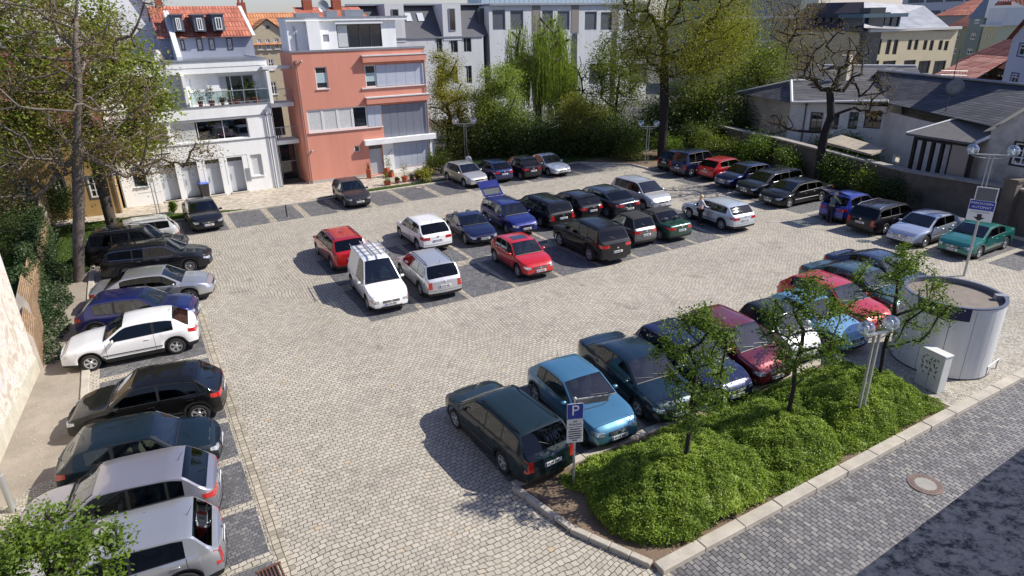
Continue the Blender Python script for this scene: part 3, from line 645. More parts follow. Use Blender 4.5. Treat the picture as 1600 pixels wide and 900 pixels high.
# ================================================================ buildings
def cw(F, cx, y0, y1, wpx):   # opening centred on a sight line, true width
    ym = (y0+y1)/2; a = F.uz(cx-wpx/2, ym)[0]; b = F.uz(cx+wpx/2, ym)[0]; return (a, b, F.uz(cx, y1)[1], F.uz(cx, y0)[1])
class Fac:
    """vertical wall plane through two ground points; u along, z up, d outwards"""
    def __init__(s, P0, P1):
        s.p0 = np.array(P0, float); s.p1 = np.array(P1, float); v = s.p1-s.p0; s.L = float(np.linalg.norm(v)); s.t = v/s.L
        n = np.array([s.t[1], -s.t[0]]); s.n = n if np.dot(-s.p0, n) > 0 else -n
    def uz(s, px, py):
        d = ray(px, py); k = np.dot(s.p0, s.n)/np.dot(d[:2], s.n); q = d[:2]*k
        return float(np.dot(q-s.p0, s.t)), float(CH+d[2]*k)
    def pt(s, u, z, d=0): q = s.p0+s.t*u+s.n*d; return (float(q[0]), float(q[1]), float(z))
    def rect(s, x0, y0, x1, y1): a = s.uz(x0, y0); b = s.uz(x1, y1); return (min(a[0], b[0]), max(a[0], b[0]), min(a[1], b[1]), max(a[1], b[1]))
    def box(s, mb, u0, u1, z0, z1, d0, d1, mi=0):
        v = [s.pt(u, z, d) for d in (d0, d1) for z in (z0, z1) for u in (u0, u1)]
        fs = [(0, 1, 3, 2), (4, 6, 7, 5), (0, 2, 6, 4), (1, 5, 7, 3), (0, 4, 5, 1), (2, 3, 7, 6)]
        c = np.cross(np.subtract(v[1], v[0]), np.subtract(v[2], v[0])); 
        nn = np.array([s.n[0], s.n[1], 0])
        if np.dot(c, nn) > 0: fs = [tuple(reversed(f)) for f in fs]
        return mb.add(v, fs, mi)
    def wall(s, mb, u0, u1, z0, z1, holes, rev=.16, mi=0, mrev=None):
        us = sorted(set([u0, u1]+[h[0] for h in holes]+[h[1] for h in holes])); zs = sorted(set([z0, z1]+[h[2] for h in holes]+[h[3] for h in holes]))
        us = [u for u in us if u0 <= u <= u1]; zs = [z for z in zs if z0 <= z <= z1]
        for i in range(len(us)-1):
            for j in range(len(zs)-1):
                um, zm = (us[i]+us[i+1])/2, (zs[j]+zs[j+1])/2
                if any(h[0] < um < h[1] and h[2] < zm < h[3] for h in holes): continue
                mb.quad(s.pt(us[i], zs[j]), s.pt(us[i+1], zs[j]), s.pt(us[i+1], zs[j+1]), s.pt(us[i], zs[j+1]), mi)
        mr_ = mi if mrev is None else mrev
        for (a, b, c, d) in holes:
            a_, b_, c_, d_ = a, b, c, d
            mb.quad(s.pt(a_, c_), s.pt(a_, c_, -rev), s.pt(a_, d_, -rev), s.pt(a_, d_), mr_); mb.quad(s.pt(b_, c_), s.pt(b_, d_), s.pt(b_, d_, -rev), s.pt(b_, c_, -rev), mr_)
            mb.quad(s.pt(a_, d_), s.pt(a_, d_, -rev), s.pt(b_, d_, -rev), s.pt(b_, d_), mr_); mb.quad(s.pt(a_, c_), s.pt(b_, c_), s.pt(b_, c_, -rev), s.pt(a_, c_, -rev), mr_)
m_wframe = P('window_frame_white', (.72, .72, .70), .45)
m_gframe = P('window_frame_grey', (.32, .34, .36), .4, .3)
m_dframe = P('window_frame_dark', (.05, .055, .065), .4)
m_pane = glassmat('window_pane', (.25, .28, .30), .10)
m_panel = pane_mat('pane_dark', (.018, .022, .028))
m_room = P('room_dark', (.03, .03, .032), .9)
m_curt = P('curtain_pale', (.55, .56, .55), .9, var=.15, vscale=6)
m_zinc = P('zinc_sheet', (.36, .38, .40), .38, .7, var=.15)
m_redtile = None
def tiles(name, c0, c1, sc=(4.2, 3.0), ang=0, bump=.8, rough=.8):
    mt, n, b = newmat(name); L = n.links.new
    tc = n.nodes.new('ShaderNodeTexCoord'); mp = n.nodes.new('ShaderNodeMapping'); mp.inputs['Rotation'].default_value = (0, 0, ang); L(tc.outputs['Object'], mp.inputs[0])
    # courses follow height, pans follow the eaves line
    sx = n.nodes.new('ShaderNodeSeparateXYZ'); L(mp.outputs[0], sx.inputs[0])
    cb = n.nodes.new('ShaderNodeCombineXYZ'); L(sx.outputs[0], cb.inputs[0]); L(sx.outputs[2], cb.inputs[1])
    br = n.nodes.new('ShaderNodeTexBrick'); br.offset = .5; br.inputs['Scale'].default_value = 1; br.inputs['Brick Width'].default_value = 1/sc[0]; br.inputs['Row Height'].default_value = 1/sc[1]
    br.inputs['Mortar Size'].default_value = .018; br.inputs['Mortar Smooth'].default_value = .6; br.inputs['Color1'].default_value = (*c0, 1); br.inputs['Color2'].default_value = (*c1, 1); br.inputs['Mortar'].default_value = (*[v*.4 for v in c0], 1)
    L(cb.outputs[0], br.inputs[0])
    nz = n.nodes.new('ShaderNodeTexNoise'); nz.inputs['Scale'].default_value = .7; nz.inputs['Detail'].default_value = 8; L(tc.outputs['Object'], nz.inputs[0])
    mr = n.nodes.new('ShaderNodeMapRange'); mr.inputs[1].default_value = .3; mr.inputs[2].default_value = .7; mr.inputs[3].default_value = .68; mr.inputs[4].default_value = 1.15; L(nz.outputs[0], mr.inputs[0])
    vm = n.nodes.new('ShaderNodeVectorMath'); vm.operation = 'SCALE'; L(br.outputs['Color'], vm.inputs[0]); L(mr.outputs[0], vm.inputs['Scale']); L(vm.outputs[0], b.inputs['Base Color'])
    wv = n.nodes.new('ShaderNodeMath'); wv.operation = 'MULTIPLY'; wv.inputs[1].default_value = sc[0]*6.283; L(sx.outputs[0], wv.inputs[0]); sn = n.nodes.new('ShaderNodeMath'); sn.operation = 'SINE'; L(wv.outputs[0], sn.inputs[0])
    ad = n.nodes.new('ShaderNodeMath'); ad.operation = 'MULTIPLY_ADD'; ad.inputs[1].default_value = .35; L(sn.outputs[0], ad.inputs[0])
    iv = n.nodes.new('ShaderNodeMath'); iv.operation = 'SUBTRACT'; iv.inputs[0].default_value = 1; L(br.outputs['Fac'], iv.inputs[1]); L(iv.outputs[0], ad.inputs[2])
    bp = n.nodes.new('ShaderNodeBump'); bp.inputs['Strength'].default_value = bump; bp.inputs['Distance'].default_value = .04; L(ad.outputs[0], bp.inputs['Height']); L(bp.outputs[0], b.inputs['Normal'])
    b.inputs['Roughness'].default_value = rough; MC[name] = mt; return mt
m_tile_red = tiles('roof_tiles_red', srgb((172, 96, 74)), srgb((192, 120, 96)))
m_tile_or = tiles('roof_tiles_orange', srgb((182, 116, 76)), srgb((204, 144, 98)))
m_tile_br = tiles('roof_tiles_brown', srgb((92, 52, 44)), srgb((122, 70, 56)), (3.0, 2.4))
m_tile_dk = tiles('roof_tiles_darkred', srgb((118, 62, 48)), srgb((160, 92, 70)), (2.4, 2.0))
m_slate = tiles('roof_slate', srgb((74, 74, 80)), srgb((104, 103, 106)), (2.5, 11.0), bump=.2)
m_slate2 = tiles('roof_slate_blue', srgb((56, 58, 66)), srgb((80, 82, 88)), (2.5, 11.0), bump=.2)
m_metalroof = tiles('roof_metal', srgb((132, 134, 140)), srgb((150, 152, 156)), (.3, 5.5), bump=.3, rough=.45)
def window(F, par, r, style='cross', fm=None, pm=None, rec=.10, bar=.05, curtain=0, sill=None, name='window', trim=None):
    u0, u1, z0, z1 = r; fm = fm or m_wframe; mb = MB(); b = bar
    if trim is not None:
        for (a, c, e, f_) in ((u0-.09, u0, z0-.09, z1+.09), (u1, u1+.09, z0-.09, z1+.09), (u0, u1, z1, z1+.09), (u0, u1, z0-.09, z0)): F.box(mb, a, c, e, f_, .0, .03, 1)
    for (a, c, e, f_) in ((u0, u0+b, z0, z1), (u1-b, u1, z0, z1), (u0+b, u1-b, z1-b, z1), (u0+b, u1-b, z0, z0+b)): F.box(mb, a, c, e, f_, -rec-.05, -rec+.02)
    nv, nh = {'cross': (1, [.66]), 'one': (0, []), 'two': (1, []), 'three': (2, []), 'four': (3, []), 'grid': (1, [.33, .66]), 'top': (0, [.7]), 'six': (5, []), 'top2': (1, [.75])}[style]
    for i in range(nv):
        u = u0+(u1-u0)*(i+1)/(nv+1); F.box(mb, u-b*.4, u+b*.4, z0+b, z1-b, -rec-.04, -rec+.015)
    for q in nh:
        z = z0+(z1-z0)*q; F.box(mb, u0+b, u1-b, z-b*.35, z+b*.35, -rec-.04, -rec+.012)
    if sill is not None: F.box(mb, u0-.06, u1+.06, z0-.06, z0-.002, -.05, .07)
    w_ = mb.build(name, [fm, trim or fm], par)
    g = MB(); F.box(g, u0+b*.5, u1-b*.5, z0+b*.5, z1-b*.5, -rec-.03, -rec-.02); g.build('pane', pm or m_panel, w_)
    if curtain:
        c = MB(); F.box(c, u0+b, u0+b+(u1-u0)*curtain, z0+b, z1-b, -rec-.012, -rec-.006); c.build('curtain', m_curt, w_)
    return w_
def body_box(F, mb, u0, u1, z0, z1, depth, mi=0, front=False):
    """side, back and (optionally) front walls of a block behind a facade"""
    v = lambda u, z, d: F.pt(u, z, d)
    D = -depth
    mb.quad(v(u0, z0, 0), v(u0, z0, D), v(u0, z1, D), v(u0, z1, 0), mi); mb.quad(v(u1, z0, D), v(u1, z0, 0), v(u1, z1, 0), v(u1, z1, D), mi)
    mb.quad(v(u1, z0, D), v(u0, z0, D), v(u0, z1, D), v(u1, z1, D), mi)
    if front: mb.quad(v(u0, z0, 0), v(u1, z0, 0), v(u1, z1, 0), v(u0, z1, 0), mi)
def flat_roof(F, mb, u0, u1, z, depth, mi=0, d0=0): mb.quad(F.pt(u0, z, d0), F.pt(u1, z, d0), F.pt(u1, z, -depth), F.pt(u0, z, -depth), mi)
def pipe(F, par, u, z0, z1, d=.08, r=.045, mat=None, name='downpipe', top=True):
    mb = MB(); mb.tube([F.pt(u, z0, d), F.pt(u, z1-.3, d), F.pt(u, z1, d)], r, 8)
    if top: mb.box(F.pt(u, z1-.12, d), (.16, .16, .22), rz=math.atan2(F.t[1], F.t[0]))
    return mb.build(name, mat or m_zinc, par, True, 40)

# ---------------------------------------------------------------- white terrace houses
m_white = P('render_white', srgb((238, 238, 235)), .85, var=.09, vscale=1.6, bump=.12, streak=1)
m_whiteg = P('render_pale_grey', srgb((206, 208, 208)), .85, var=.06, vscale=.8)
FW = Fac((-1.26, 48.9), (8.9, 48.9))
r_ = wempty('white_house', (3.8, 48.9, 0), 0, 'white modern terraced house with four doors, roof terrace and black framed window band', 'house')
holes = [FW.rect(198, 262, 236, 290)]
doors = [(247, 265, 273, 318), (283, 252, 309, 310), (317, 247, 345, 304), (352, 245, 376, 299)]
dr = []
for (a, b, c, d) in doors:
    u0 = FW.uz(a, b)[0]; u1 = FW.uz(c, d)[0]; dr.append((u0-.02, u0-.02+1.0, .12, 2.55))
dr = [(2.1, 3.05, .12, 2.6), (3.45, 4.35, .12, 2.6), (4.45, 5.35, .12, 2.6), (5.8, 6.75, .12, 2.6)]
a = FW.uz(265, 300)[0]
dr = [(FW.uz(254, 290)[0]-.02, FW.uz(254, 290)[0]+.98, .12, 2.55), (FW.uz(289, 285)[0]-.02, FW.uz(289, 285)[0]+.95, .12, 2.55), (FW.uz(325, 278)[0]-.02, FW.uz(325, 278)[0]+.9, .12, 2.55), (FW.uz(359, 272)[0]-.02, FW.uz(359, 272)[0]+.98, .12, 2.55)]
w1 = FW.rect(203, 262, 232, 291); w2 = FW.rect(390, 242, 413, 273)
up1 = (0.75, 3.35, 3.82, 5.15); up2 = (3.62, 8.44, 3.80, 5.12)
holes = dr+[w1, w2, up1, up2]
mb = MB(); FW.wall(mb, 0, FW.L-.0, -.1, 6.0, [(h[0], h[1], h[2], h[3]) for h in holes], rev=.32)
body_box(FW, mb, 0, FW.L, -.1, 6.0, 9.5); flat_roof(FW, mb, 0, FW.L, 6.0-.25, 9.5, 1, -.25)
FW.box(mb, 0, FW.L, 5.99, 6.06, -.25, .04, 1)
FW.box(mb, -.02, FW.L+.02, 3.62, 3.70, 0.001, .03, 1); FW.box(mb, 0.3, FW.L+.02, 5.20, 5.27, 0.001, .05, 1)
for (a, b, c, d) in dr:   # shadow joints of the cladding panels round the doors
    FW.box(mb, a-.02, b+.35, 2.62, 2.64, .001, .006, 2); FW.box(mb, b+.33, b+.345, .7, 2.62, .001, .006, 2)
FW.box(mb, 0.9, 1.9, .85, .865, .001, .006, 2)
wl = mb.build('wall', [m_white, m_zinc, m_dframe], r_)
m_doorg = P('door_grey', srgb((176, 180, 184)), .5)
for (a, b, c, d) in dr:
    q = MB(); FW.box(q, a, b, c, 2.2, -.32, -.28); FW.box(q, a, b, 2.2, 2.24, -.32, -.26); do_ = q.build('door', m_doorg, r_)
    q = MB(); FW.box(q, a+.03, b-.03, 2.24, d, -.32, -.30); q.build('transom_window', m_panel, do_)
    q = MB(); FW.box(q, a+.1, a+.13, .95, 1.35, -.28, -.24); q.build('door_handle', m_zinc, do_)
    q = MB(); FW.box(q, a-.08, b+.08, -.02, .12, -.3, .28); q.build('doorstep', m_kerb, r_)
window(FW, r_, w1, 'one', m_gframe, rec=.2, sill=1); window(FW, r_, w2, 'one', m_wframe, rec=.12, curtain=.95, sill=1)
window(FW, r_, up1, 'two', m_wframe, pm=glassmat('pane_grey', (.35, .37, .4), .12), rec=.22, curtain=.4); window(FW, r_, up2, 'three', m_wframe, pm=glassmat('pane_grey', (.35, .37, .4), .12), rec=.22, curtain=.3)
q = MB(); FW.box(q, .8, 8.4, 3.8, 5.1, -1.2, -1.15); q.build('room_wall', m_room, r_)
q = MB(); v0 = FW.rect(383, 263, 391, 282); FW.box(q, v0[0], v0[0]+.3, v0[2], v0[3], 0, .03)
for k in range(6): FW.box(q, v0[0]+.03, v0[0]+.27, v0[2]+.06+k*(v0[3]-v0[2]-.1)/6, v0[2]+.09+k*(v0[3]-v0[2]-.1)/6, .03, .045)
q.build('vent_grille', m_gframe, r_)
pipe(FW, r_, .05, 0, 4.3); pipe(FW, r_, FW.L-.45, 0, 5.6); pipe(FW, r_, FW.L-.05, 0, 6.0)
# set-back upper storey behind the terrace
FU = Fac((-1.26, 50.6), (9.2, 50.6))
sl_ = FU.rect(340, 121, 400, 162); sl_ = (sl_[0], sl_[1]+.15, 6.0, 7.85); dd = (FU.uz(300, 150)[0], FU.uz(327, 150)[0], 6.0, 7.75); l1 = (1.2, 3.2, 6.2, 7.7)
mb = MB(); FU.wall(mb, 0, FU.L, 5.7, 8.9, [sl_, dd, l1], rev=.2); body_box(FU, mb, 0, FU.L, 5.7, 8.9, 7.8); flat_roof(FU, mb, 0, FU.L, 8.8, 7.8, 1)
FU.box(mb, -.1, FU.L+.1, 8.05, 8.82, .002, .35); FU.box(mb, -.14, FU.L+.14, 8.82, 8.9, -.1, .40, 1); FU.box(mb, 0, FU.L, 8.40, 8.43, .35, .362, 1)
FU.box(mb, 4.9, 5.1, 5.9, 8.05, 0.002, 1.3, 0); FU.box(mb, FU.L-.22, FU.L, 5.9, 8.05, 0.002, 1.3, 0)
mb.build('upper_wall', [m_white, m_zinc], r_)
m_teal = glassmat('pane_teal', (.25, .42, .42), .12)
window(FU, r_, sl_, 'three', m_wframe, pm=m_teal, rec=.12, bar=.08, curtain=.18, name='sliding_door'); window(FU, r_, l1, 'three', m_wframe, rec=.12)
q = MB(); FU.box(q, dd[0], dd[1], dd[2], dd[3], -.15, -.1); q.build('roller_shutter', m_white, r_)
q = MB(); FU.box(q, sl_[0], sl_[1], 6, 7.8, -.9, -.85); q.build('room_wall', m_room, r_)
q = MB(); FU.box(q, sl_[0]-.1, sl_[1]+.1, 7.86, 8.04, .005, .18); q.build('awning_box', m_wframe, r_)
# terrace railing
q = MB()
ra, rb = FW.uz(300, 165)[0], FW.L
for k in range(7):
    u = ra+(rb-ra)*k/6; q.tube([FW.pt(u, 6.0, -.05), FW.pt(u, 6.95, -.05)], .022, 6)
q.tube([FW.pt(ra, 6.95, -.05), FW.pt(rb, 6.95, -.05)], .028, 6); q.tube([FW.pt(ra, 6.2, -.05), FW.pt(rb, 6.2, -.05)], .015, 6)
rl_ = q.build('railing', m_gframe, r_)
q = MB(); FW.box(q, ra+.03, rb-.03, 6.22, 6.92, -.06, -.05); q.build('railing_glass', glassmat('rail_glass', (.72, .8, .8), .04), rl_)
q = MB(); FU.box(q, 3.7, 4.2, 8.9, 9.25, -1.2, -.7); q.lathe([(0, 0), (.2, 0), (.24, .2), (.15, .35), (0, .38)], c=FU.pt(3.9, 9.25, -.95), n=12); q.build('roof_vent', m_wframe, r_)

# ---------------------------------------------------------------- glazed link between white and pink house
FL = Fac((8.95, 51.5), (10.7, 51.5))
r_ = wempty('glass_link', (9.8, 51.5, 0), 0, 'dark glazed stair link with grey balconies between the white and the pink house', 'stairwell')
q = MB()
for z in (2.9, 5.55): FL.box(q, 0, FL.L+.0, z, z+.28, 0.02, 1.6)
FL.box(q, -.1, FL.L+.05, 8.15, 8.35, 1.2, 1.9); FL.box(q, 0, .06, 0, 8.3, 1.2, 1.28); q.build('balcony_slab', m_whiteg, r_)
q = MB(); FL.box(q, .0, FL.L, 0, 2.85, -.1, -.02); q.build('entrance_glazing', m_panel, r_)
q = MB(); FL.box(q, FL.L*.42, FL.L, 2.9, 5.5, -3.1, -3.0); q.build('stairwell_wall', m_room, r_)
q = MB()
for u in (0.02, .5, FL.L-.08): FL.box(q, u, u+.05, 0, 2.85, -.02, .02)
FL.box(q, 0, FL.L, 1.35, 1.4, -.02, .02); q.build('window_frame', m_gframe, r_)
for z in (3.18, 5.83):
    q = MB()
    for k in range(14): q.tube([FL.pt(.04+k*(FL.L-.08)/13, z, 1.55), FL.pt(.04+k*(FL.L-.08)/13, z+.95, 1.55)], .008, 4)
    q.tube([FL.pt(0, z+.95, 1.55), FL.pt(FL.L, z+.95, 1.55)], .025, 6); q.tube([FL.pt(FL.L*.35, z, 1.55), FL.pt(FL.L*.35, z+.95, 1.55)], .02, 6); q.build('railing', m_gframe, r_)

# ---------------------------------------------------------------- pink house
m_pink = P('render_salmon', srgb((210, 142, 121)), .9, var=.10, vscale=1.3, bump=.15, streak=1)
m_pinkd = P('plinth_grey', srgb((172, 168, 162)), .85, var=.1)
FP = Fac((10.75, 48.75), (20.55, 48.55))
r_ = wempty('pink_house', (15.6, 48.6, 0), 0, 'salmon pink rendered three storey block with sliding grey shutters and white penthouse', 'house')
def PR(*a): return FP.rect(*a)
wa = PR(491, 105, 514, 138); wb_ = PR(569, 102, 589, 132); wb_ = (wb_[0], wb_[1], 6.6, 8.15)
band = PR(478, 170, 572, 193); uo = FP.uz(597, 165)[0]; ue = FP.uz(662, 100)[0]
band = (band[0], FP.uz(573, 170)[0], 3.75, 5.3); shut2 = (FP.uz(573, 170)[0]+.01, FP.uz(596, 170)[0], 3.75, 5.3)
w9 = (FP.uz(596, 170)[0]+.02, ue+.05, 2.75, 5.25); wup = (wb_[1]+.02, ue, 6.6, 8.15)
sq_ = PR(553, 228, 563, 237); dr_ = (FP.uz(578, 250)[0], FP.uz(599, 250)[0], .1, 2.35); big = (FP.uz(615, 225)[0]-.05, ue-.1, .35, 2.35)
mb = MB(); FP.wall(mb, 0, FP.L, -.1, 9.2, [wa, (wb_[0], wup[1], 6.6, 8.15), (band[0], shut2[1], 3.75, 5.3), w9, sq_, dr_, big], rev=.2)
body_box(FP, mb, 0, FP.L, -.1, 9.2, 4.2); flat_roof(FP, mb, 0, FP.L, 9.0, 4.2, 1); FP.box(mb, -.06, FP.L+.06, 9.2, 9.32, -.3, .06, 1)
FP.box(mb, -.01, dr_[0]-.01, -.05, .22, .002, .04, 2); FP.box(mb, dr_[1]+.01, FP.L+.35, -.05, 2.45, .003, .05, 3) if False else None
mb.build('wall', [m_pink, m_zinc, m_pinkd, m_white], r_)
q = MB(); a = dr_[1]+.02
for (u0, u1, z0, z1) in ((a, big[0]-.02, 0, 2.42), (big[0]-.02, big[1]+.02, 0, .33), (big[1]+.02, FP.L+.3, 0, 2.42)): FP.box(q, u0, u1, z0, z1, .002, .06)
FP.box(q, dr_[0]-.35, FP.L+.35, 2.44, 2.82, .002, .45); q.build('white_base_cladding', m_white, r_)
m_shut = P('shutter_pale', srgb((186, 192, 204)), .55, .2, var=.06, vscale=4)
m_shutd = P('shutter_mesh_grey', srgb((128, 132, 142)), .5, .3, var=.06, vscale=4)
def shutters(rr, n, mat, d=.02):
    for i in range(n):
        w_ = (rr[1]-rr[0])/n; q = MB(); FP.box(q, rr[0]+w_*i+.008, rr[0]+w_*(i+1)-.008, rr[2]+.02, rr[3]-.02, -d-.04, -d)
        q.build('sliding_shutter', mat, r_)
shutters(wup, 5, m_shut); shutters(shut2, 2, m_shut); shutters(w9, 6, m_shutd); shutters(big, 6, m_shut)
window(FP, r_, wa, 'top', m_wframe, rec=.1, curtain=0, sill=1, bar=.07); window(FP, r_, wb_, 'one', m_wframe, rec=.08, bar=.07)
u = band[0]; nW = 4
for i in range(nW):
    w_ = (band[1]-band[0])/nW; window(FP, r_, (u+w_*i, u+w_*(i+1)-.01, 3.75, 5.3), 'one', m_wframe, rec=.08, bar=.08, pm=(glassmat('pane_bluegrey', (.4, .5, .55), .18) if i < 3 else m_panel), curtain=(.93 if i < 3 else 0))
window(FP, r_, sq_, 'one', m_wframe, rec=.08, bar=.06)
for rr in (wa, wb_):
    q = MB(); FP.box(q, rr[0]+.07, rr[1]-.07, rr[2]+.4, rr[2]+1.0, -.095, -.088); q.build('blind', P('blind_pale', srgb((170, 192, 196)), .8), r_)
q = MB(); FP.box(q, dr_[0], dr_[1], .1, 2.05, -.2, -.15); do_ = q.build('door', m_doorg, r_); q = MB(); FP.box(q, dr_[0]+.02, dr_[1]-.02, 2.08, 2.35, -.2, -.17); q.build('transom_window', m_panel, do_)
for (u0, z) in ((FP.uz(565, 96)[0], 8.35), (FP.uz(571, 158)[0], 5.42)):
    q = MB(); FP.box(q, u0, FP.L+.02, z, z+.42, .002, .32); aw = q.build('awning_canopy', m_pink, r_)
    q = MB(); FP.box(q, u0-.02, FP.L+.05, z+.42, z+.50, 0.0, .36); q.build('canopy_coping', m_whiteg, aw)
q = MB(); FP.box(q, wup[0]-1.2, wup[1]+.1, 6.5, 6.58, 0.002, .1); q.build('window_sill', m_wframe, r_)
q = MB(); FP.box(q, band[0]-.05, shut2[1], 3.66, 3.73, 0.002, .09); q.build('window_sill', m_wframe, r_)
pipe(FP, r_, .22, 0, 8.7, mat=P('pipe_pinkgrey', srgb((150, 120, 108)), .5)); pipe(FP, r_, FP.L-.12, 0, 8.9)
pipe(FP, r_, FP.L+.25, 0, 2.6)
for (px, py) in ((487, 236), (470, 96)):
    u, z = FP.uz(px, py); q = MB(); q.sphere(FP.pt(u, z, .1), .09, 8); q.tube([FP.pt(u, z, 0), FP.pt(u, z, .1)], .03, 6); q.build('wall_lamp', m_gframe, r_, True)
u, z = FP.uz(608, 238); q = MB(); q.tube([FP.pt(u-.25, z-.25, .1), FP.pt(u+.25, z+.25, .1)], .025, 6); q.build('door_pull', m_gframe, r_)
# penthouse
FT = Fac((11.0, 50.3), (19.9, 50.1))
gl_ = FT.rect(525, 41, 598, 73); gl_ = (gl_[0], gl_[1], 9.35, 10.95); sqv = FT.rect(504, 54, 515, 65)
mb = MB(); FT.wall(mb, 0, FT.L-.9, 9.1, 11.35, [gl_, sqv], rev=.15); body_box(FT, mb, 0, FT.L-.9, 9.1, 11.35, 2.6); flat_roof(FT, mb, 0, FT.L-.9, 11.3, 2.6, 1)
FT.box(mb, -.05, FT.L, 11.2, 11.42, -2.7, .25, 0); FT.box(mb, -.1, FT.L+.05, 11.42, 11.47, -2.8, .3, 1)
FT.box(mb, 1.3, 2.2, 9.1, 11.18, .002, .5, 0)
mb.build('penthouse_wall', [m_white, m_zinc], r_)
window(FT, r_, gl_, 'four', m_dframe, rec=.05, bar=.06, curtain=.22)
q = MB(); FT.box(q, gl_[0]-.1, gl_[1]+.1, 10.97, 11.17, .01, .2); q.build('awning_box', m_wframe, r_)
q = MB(); FT.box(q, sqv[0], sqv[1], sqv[2], sqv[3], -.1, -.05); q.build('vent_grille', m_gframe, r_)
q = MB(); FT.box(q, 3.2, 4.0, 11.47, 11.9, -1.8, -1.1); FT.box(q, 4.6, 6.0, 11.47, 11.95, -2.2, -1.2); FT.box(q, 1.0, 2.6, 11.47, 11.75, -2, -1); q.build('roof_plant', m_zinc, r_)
pipe(FT, r_, .55, 9.1, 10.9)
q = MB(); c = FT.pt(3.4, 12.25, -2.6); q.lathe([(0, .12), (.25, .08), (.42, -.02)], c=c, n=16, axis='y'); q.tube([(c[0], c[1], c[2]-.7), c], .03, 6); q.build('satellite_dish', m_gframe, r_)

# ---------------------------------------------------------------- ochre old house at the left
m_ochre = P('render_ochre', srgb((170, 138, 88)), .92, var=.2, vscale=.9, bump=.3)
FO = Fac((-15.0, 48.2), (-1.45, 47.6))
r_ = wempty('ochre_house', (-8, 48, 0), 0, 'old ochre rendered house with white cross-bar windows and brown tiled roof behind the bare tree', 'house')
ws = [FO.rect(135, 277, 161, 307), FO.rect(82, 280, 107, 310), FO.rect(25, 283, 50, 312), FO.rect(3, 232, 28, 260), FO.rect(74, 225, 98, 255), FO.rect(128, 222, 146, 248), FO.rect(-40, 235, -15, 262), FO.rect(-45, 288, -20, 315)]
ws = [(a, b, c, d) for a, b, c, d in ws]
mb = MB(); FO.wall(mb, 0, FO.L, -.1, 5.6, ws, rev=.14); body_box(FO, mb, 0, FO.L, -.1, 5.6, 9)
FO.box(mb, -.05, FO.L+.0, 5.45, 5.7, .002, .3, 1); mb.build('wall', [m_ochre, P('eaves_wood', (.09, .06, .045), .8)], r_)
mb = MB()
for (d0, z0, d1, z1) in ((.45, 5.55, -4.5, 10.0), (-4.5, 10.0, -9.4, 5.5)):
    mb.quad(FO.pt(-.2, z0, d0), FO.pt(FO.L+.1, z0, d0), FO.pt(FO.L+.1, z1, d1), FO.pt(-.2, z1, d1))
mb.poly([FO.pt(FO.L, 5.6, 0), FO.pt(FO.L, 5.6, -9), FO.pt(FO.L, 9.9, -4.5)], 1)
mb.build('roof', [m_tile_br, m_ochre], r_)
m_bluetrim = P('shutter_slate_blue', srgb((72, 82, 96)), .6)
for i, rr in enumerate(ws): window(FO, r_, rr, 'cross' if i % 2 else 'grid', m_wframe, rec=.08, bar=.07, trim=m_bluetrim)
pipe(FO, r_, FO.L-.05, 0, 5.5)
FOd = FO.rect(-2, 170, 40, 186)
q = MB(); FO.box(q, FO.uz(60, 180)[0]-1.2, FO.uz(60, 180)[0]+1.6, 6.5, 7.4, -1.6, -.6); dm = q.build('dormer', m_ochre, r_)
u, z0 = FO.uz(162, 272); q = MB(); FO.box(q, u-.1, u+1.0, z0-.16, z0+.12, .01, .03)
sg = q.build('street_name_sign', P('sign_navy', (.01, .015, .08), .35), None); tag(sg, 'small dark blue street name sign with white letters on the ochre wall', 'street sign')
Mt = Matrix.Translation(FO.pt(u+.45, z0-.02, .036)) @ Matrix(((FO.t[0], 0, FO.n[0], 0), (FO.t[1], 0, FO.n[1], 0), (0, 1, 0, 0), (0, 0, 0, 1)))
textmesh('An der Stadtmünze', .13, P('sign_white', (.8, .8, .8), .5), sg, Mt)

# ---------------------------------------------------------------- houses behind
FB = Fac((3.3, 58), (9.95, 58))
r_ = wempty('blue_grey_house', (6.5, 58, 0), 0, 'blue-grey rendered house with red tiled roof and three dormers behind the white house', 'house')
m_bg = P('render_bluegrey', srgb((150, 156, 172)), .9, var=.06)
ws = [FB.rect(283, 64, 288, 77), FB.rect(308, 62, 316, 77), FB.rect(327, 62, 335, 76), FB.rect(355, 61, 363, 76)]
mb = MB(); FB.wall(mb, 0, FB.L, -.1, 10.35, ws, rev=.1); body_box(FB, mb, 0, FB.L, -.1, 10.35, 8); 
for e in (0, FB.L): mb.poly([FB.pt(e, 10.3, 0), FB.pt(e, 10.3, -8), FB.pt(e, 12.55, -4)])
mb.build('wall', m_bg, r_)
mb = MB(); mb.quad(FB.pt(-.1, 10.25, .35), FB.pt(FB.L+.15, 10.25, .35), FB.pt(FB.L+.15, 12.55, -4), FB.pt(-.1, 12.55, -4)); mb.quad(FB.pt(-.1, 12.55, -4), FB.pt(FB.L+.15, 12.55, -4), FB.pt(FB.L+.15, 10.25, -8.3), FB.pt(-.1, 10.25, -8.3)); rf = mb.build('roof', m_tile_red, r_)
q = MB(); FB.box(q, FB.L-.02, FB.L+.14, 10.2, 10.4, -4, .36); 
q = MB(); q.quad(FB.pt(FB.L-.05, 10.3, .37), FB.pt(FB.L+.2, 10.3, .37), FB.pt(FB.L+.2, 12.558, -4), FB.pt(FB.L-.05, 12.558, -4)); q.build('verge_board', m_wframe, rf)
m_dorm = P('dormer_slate_grey', srgb((92, 96, 106)), .7)
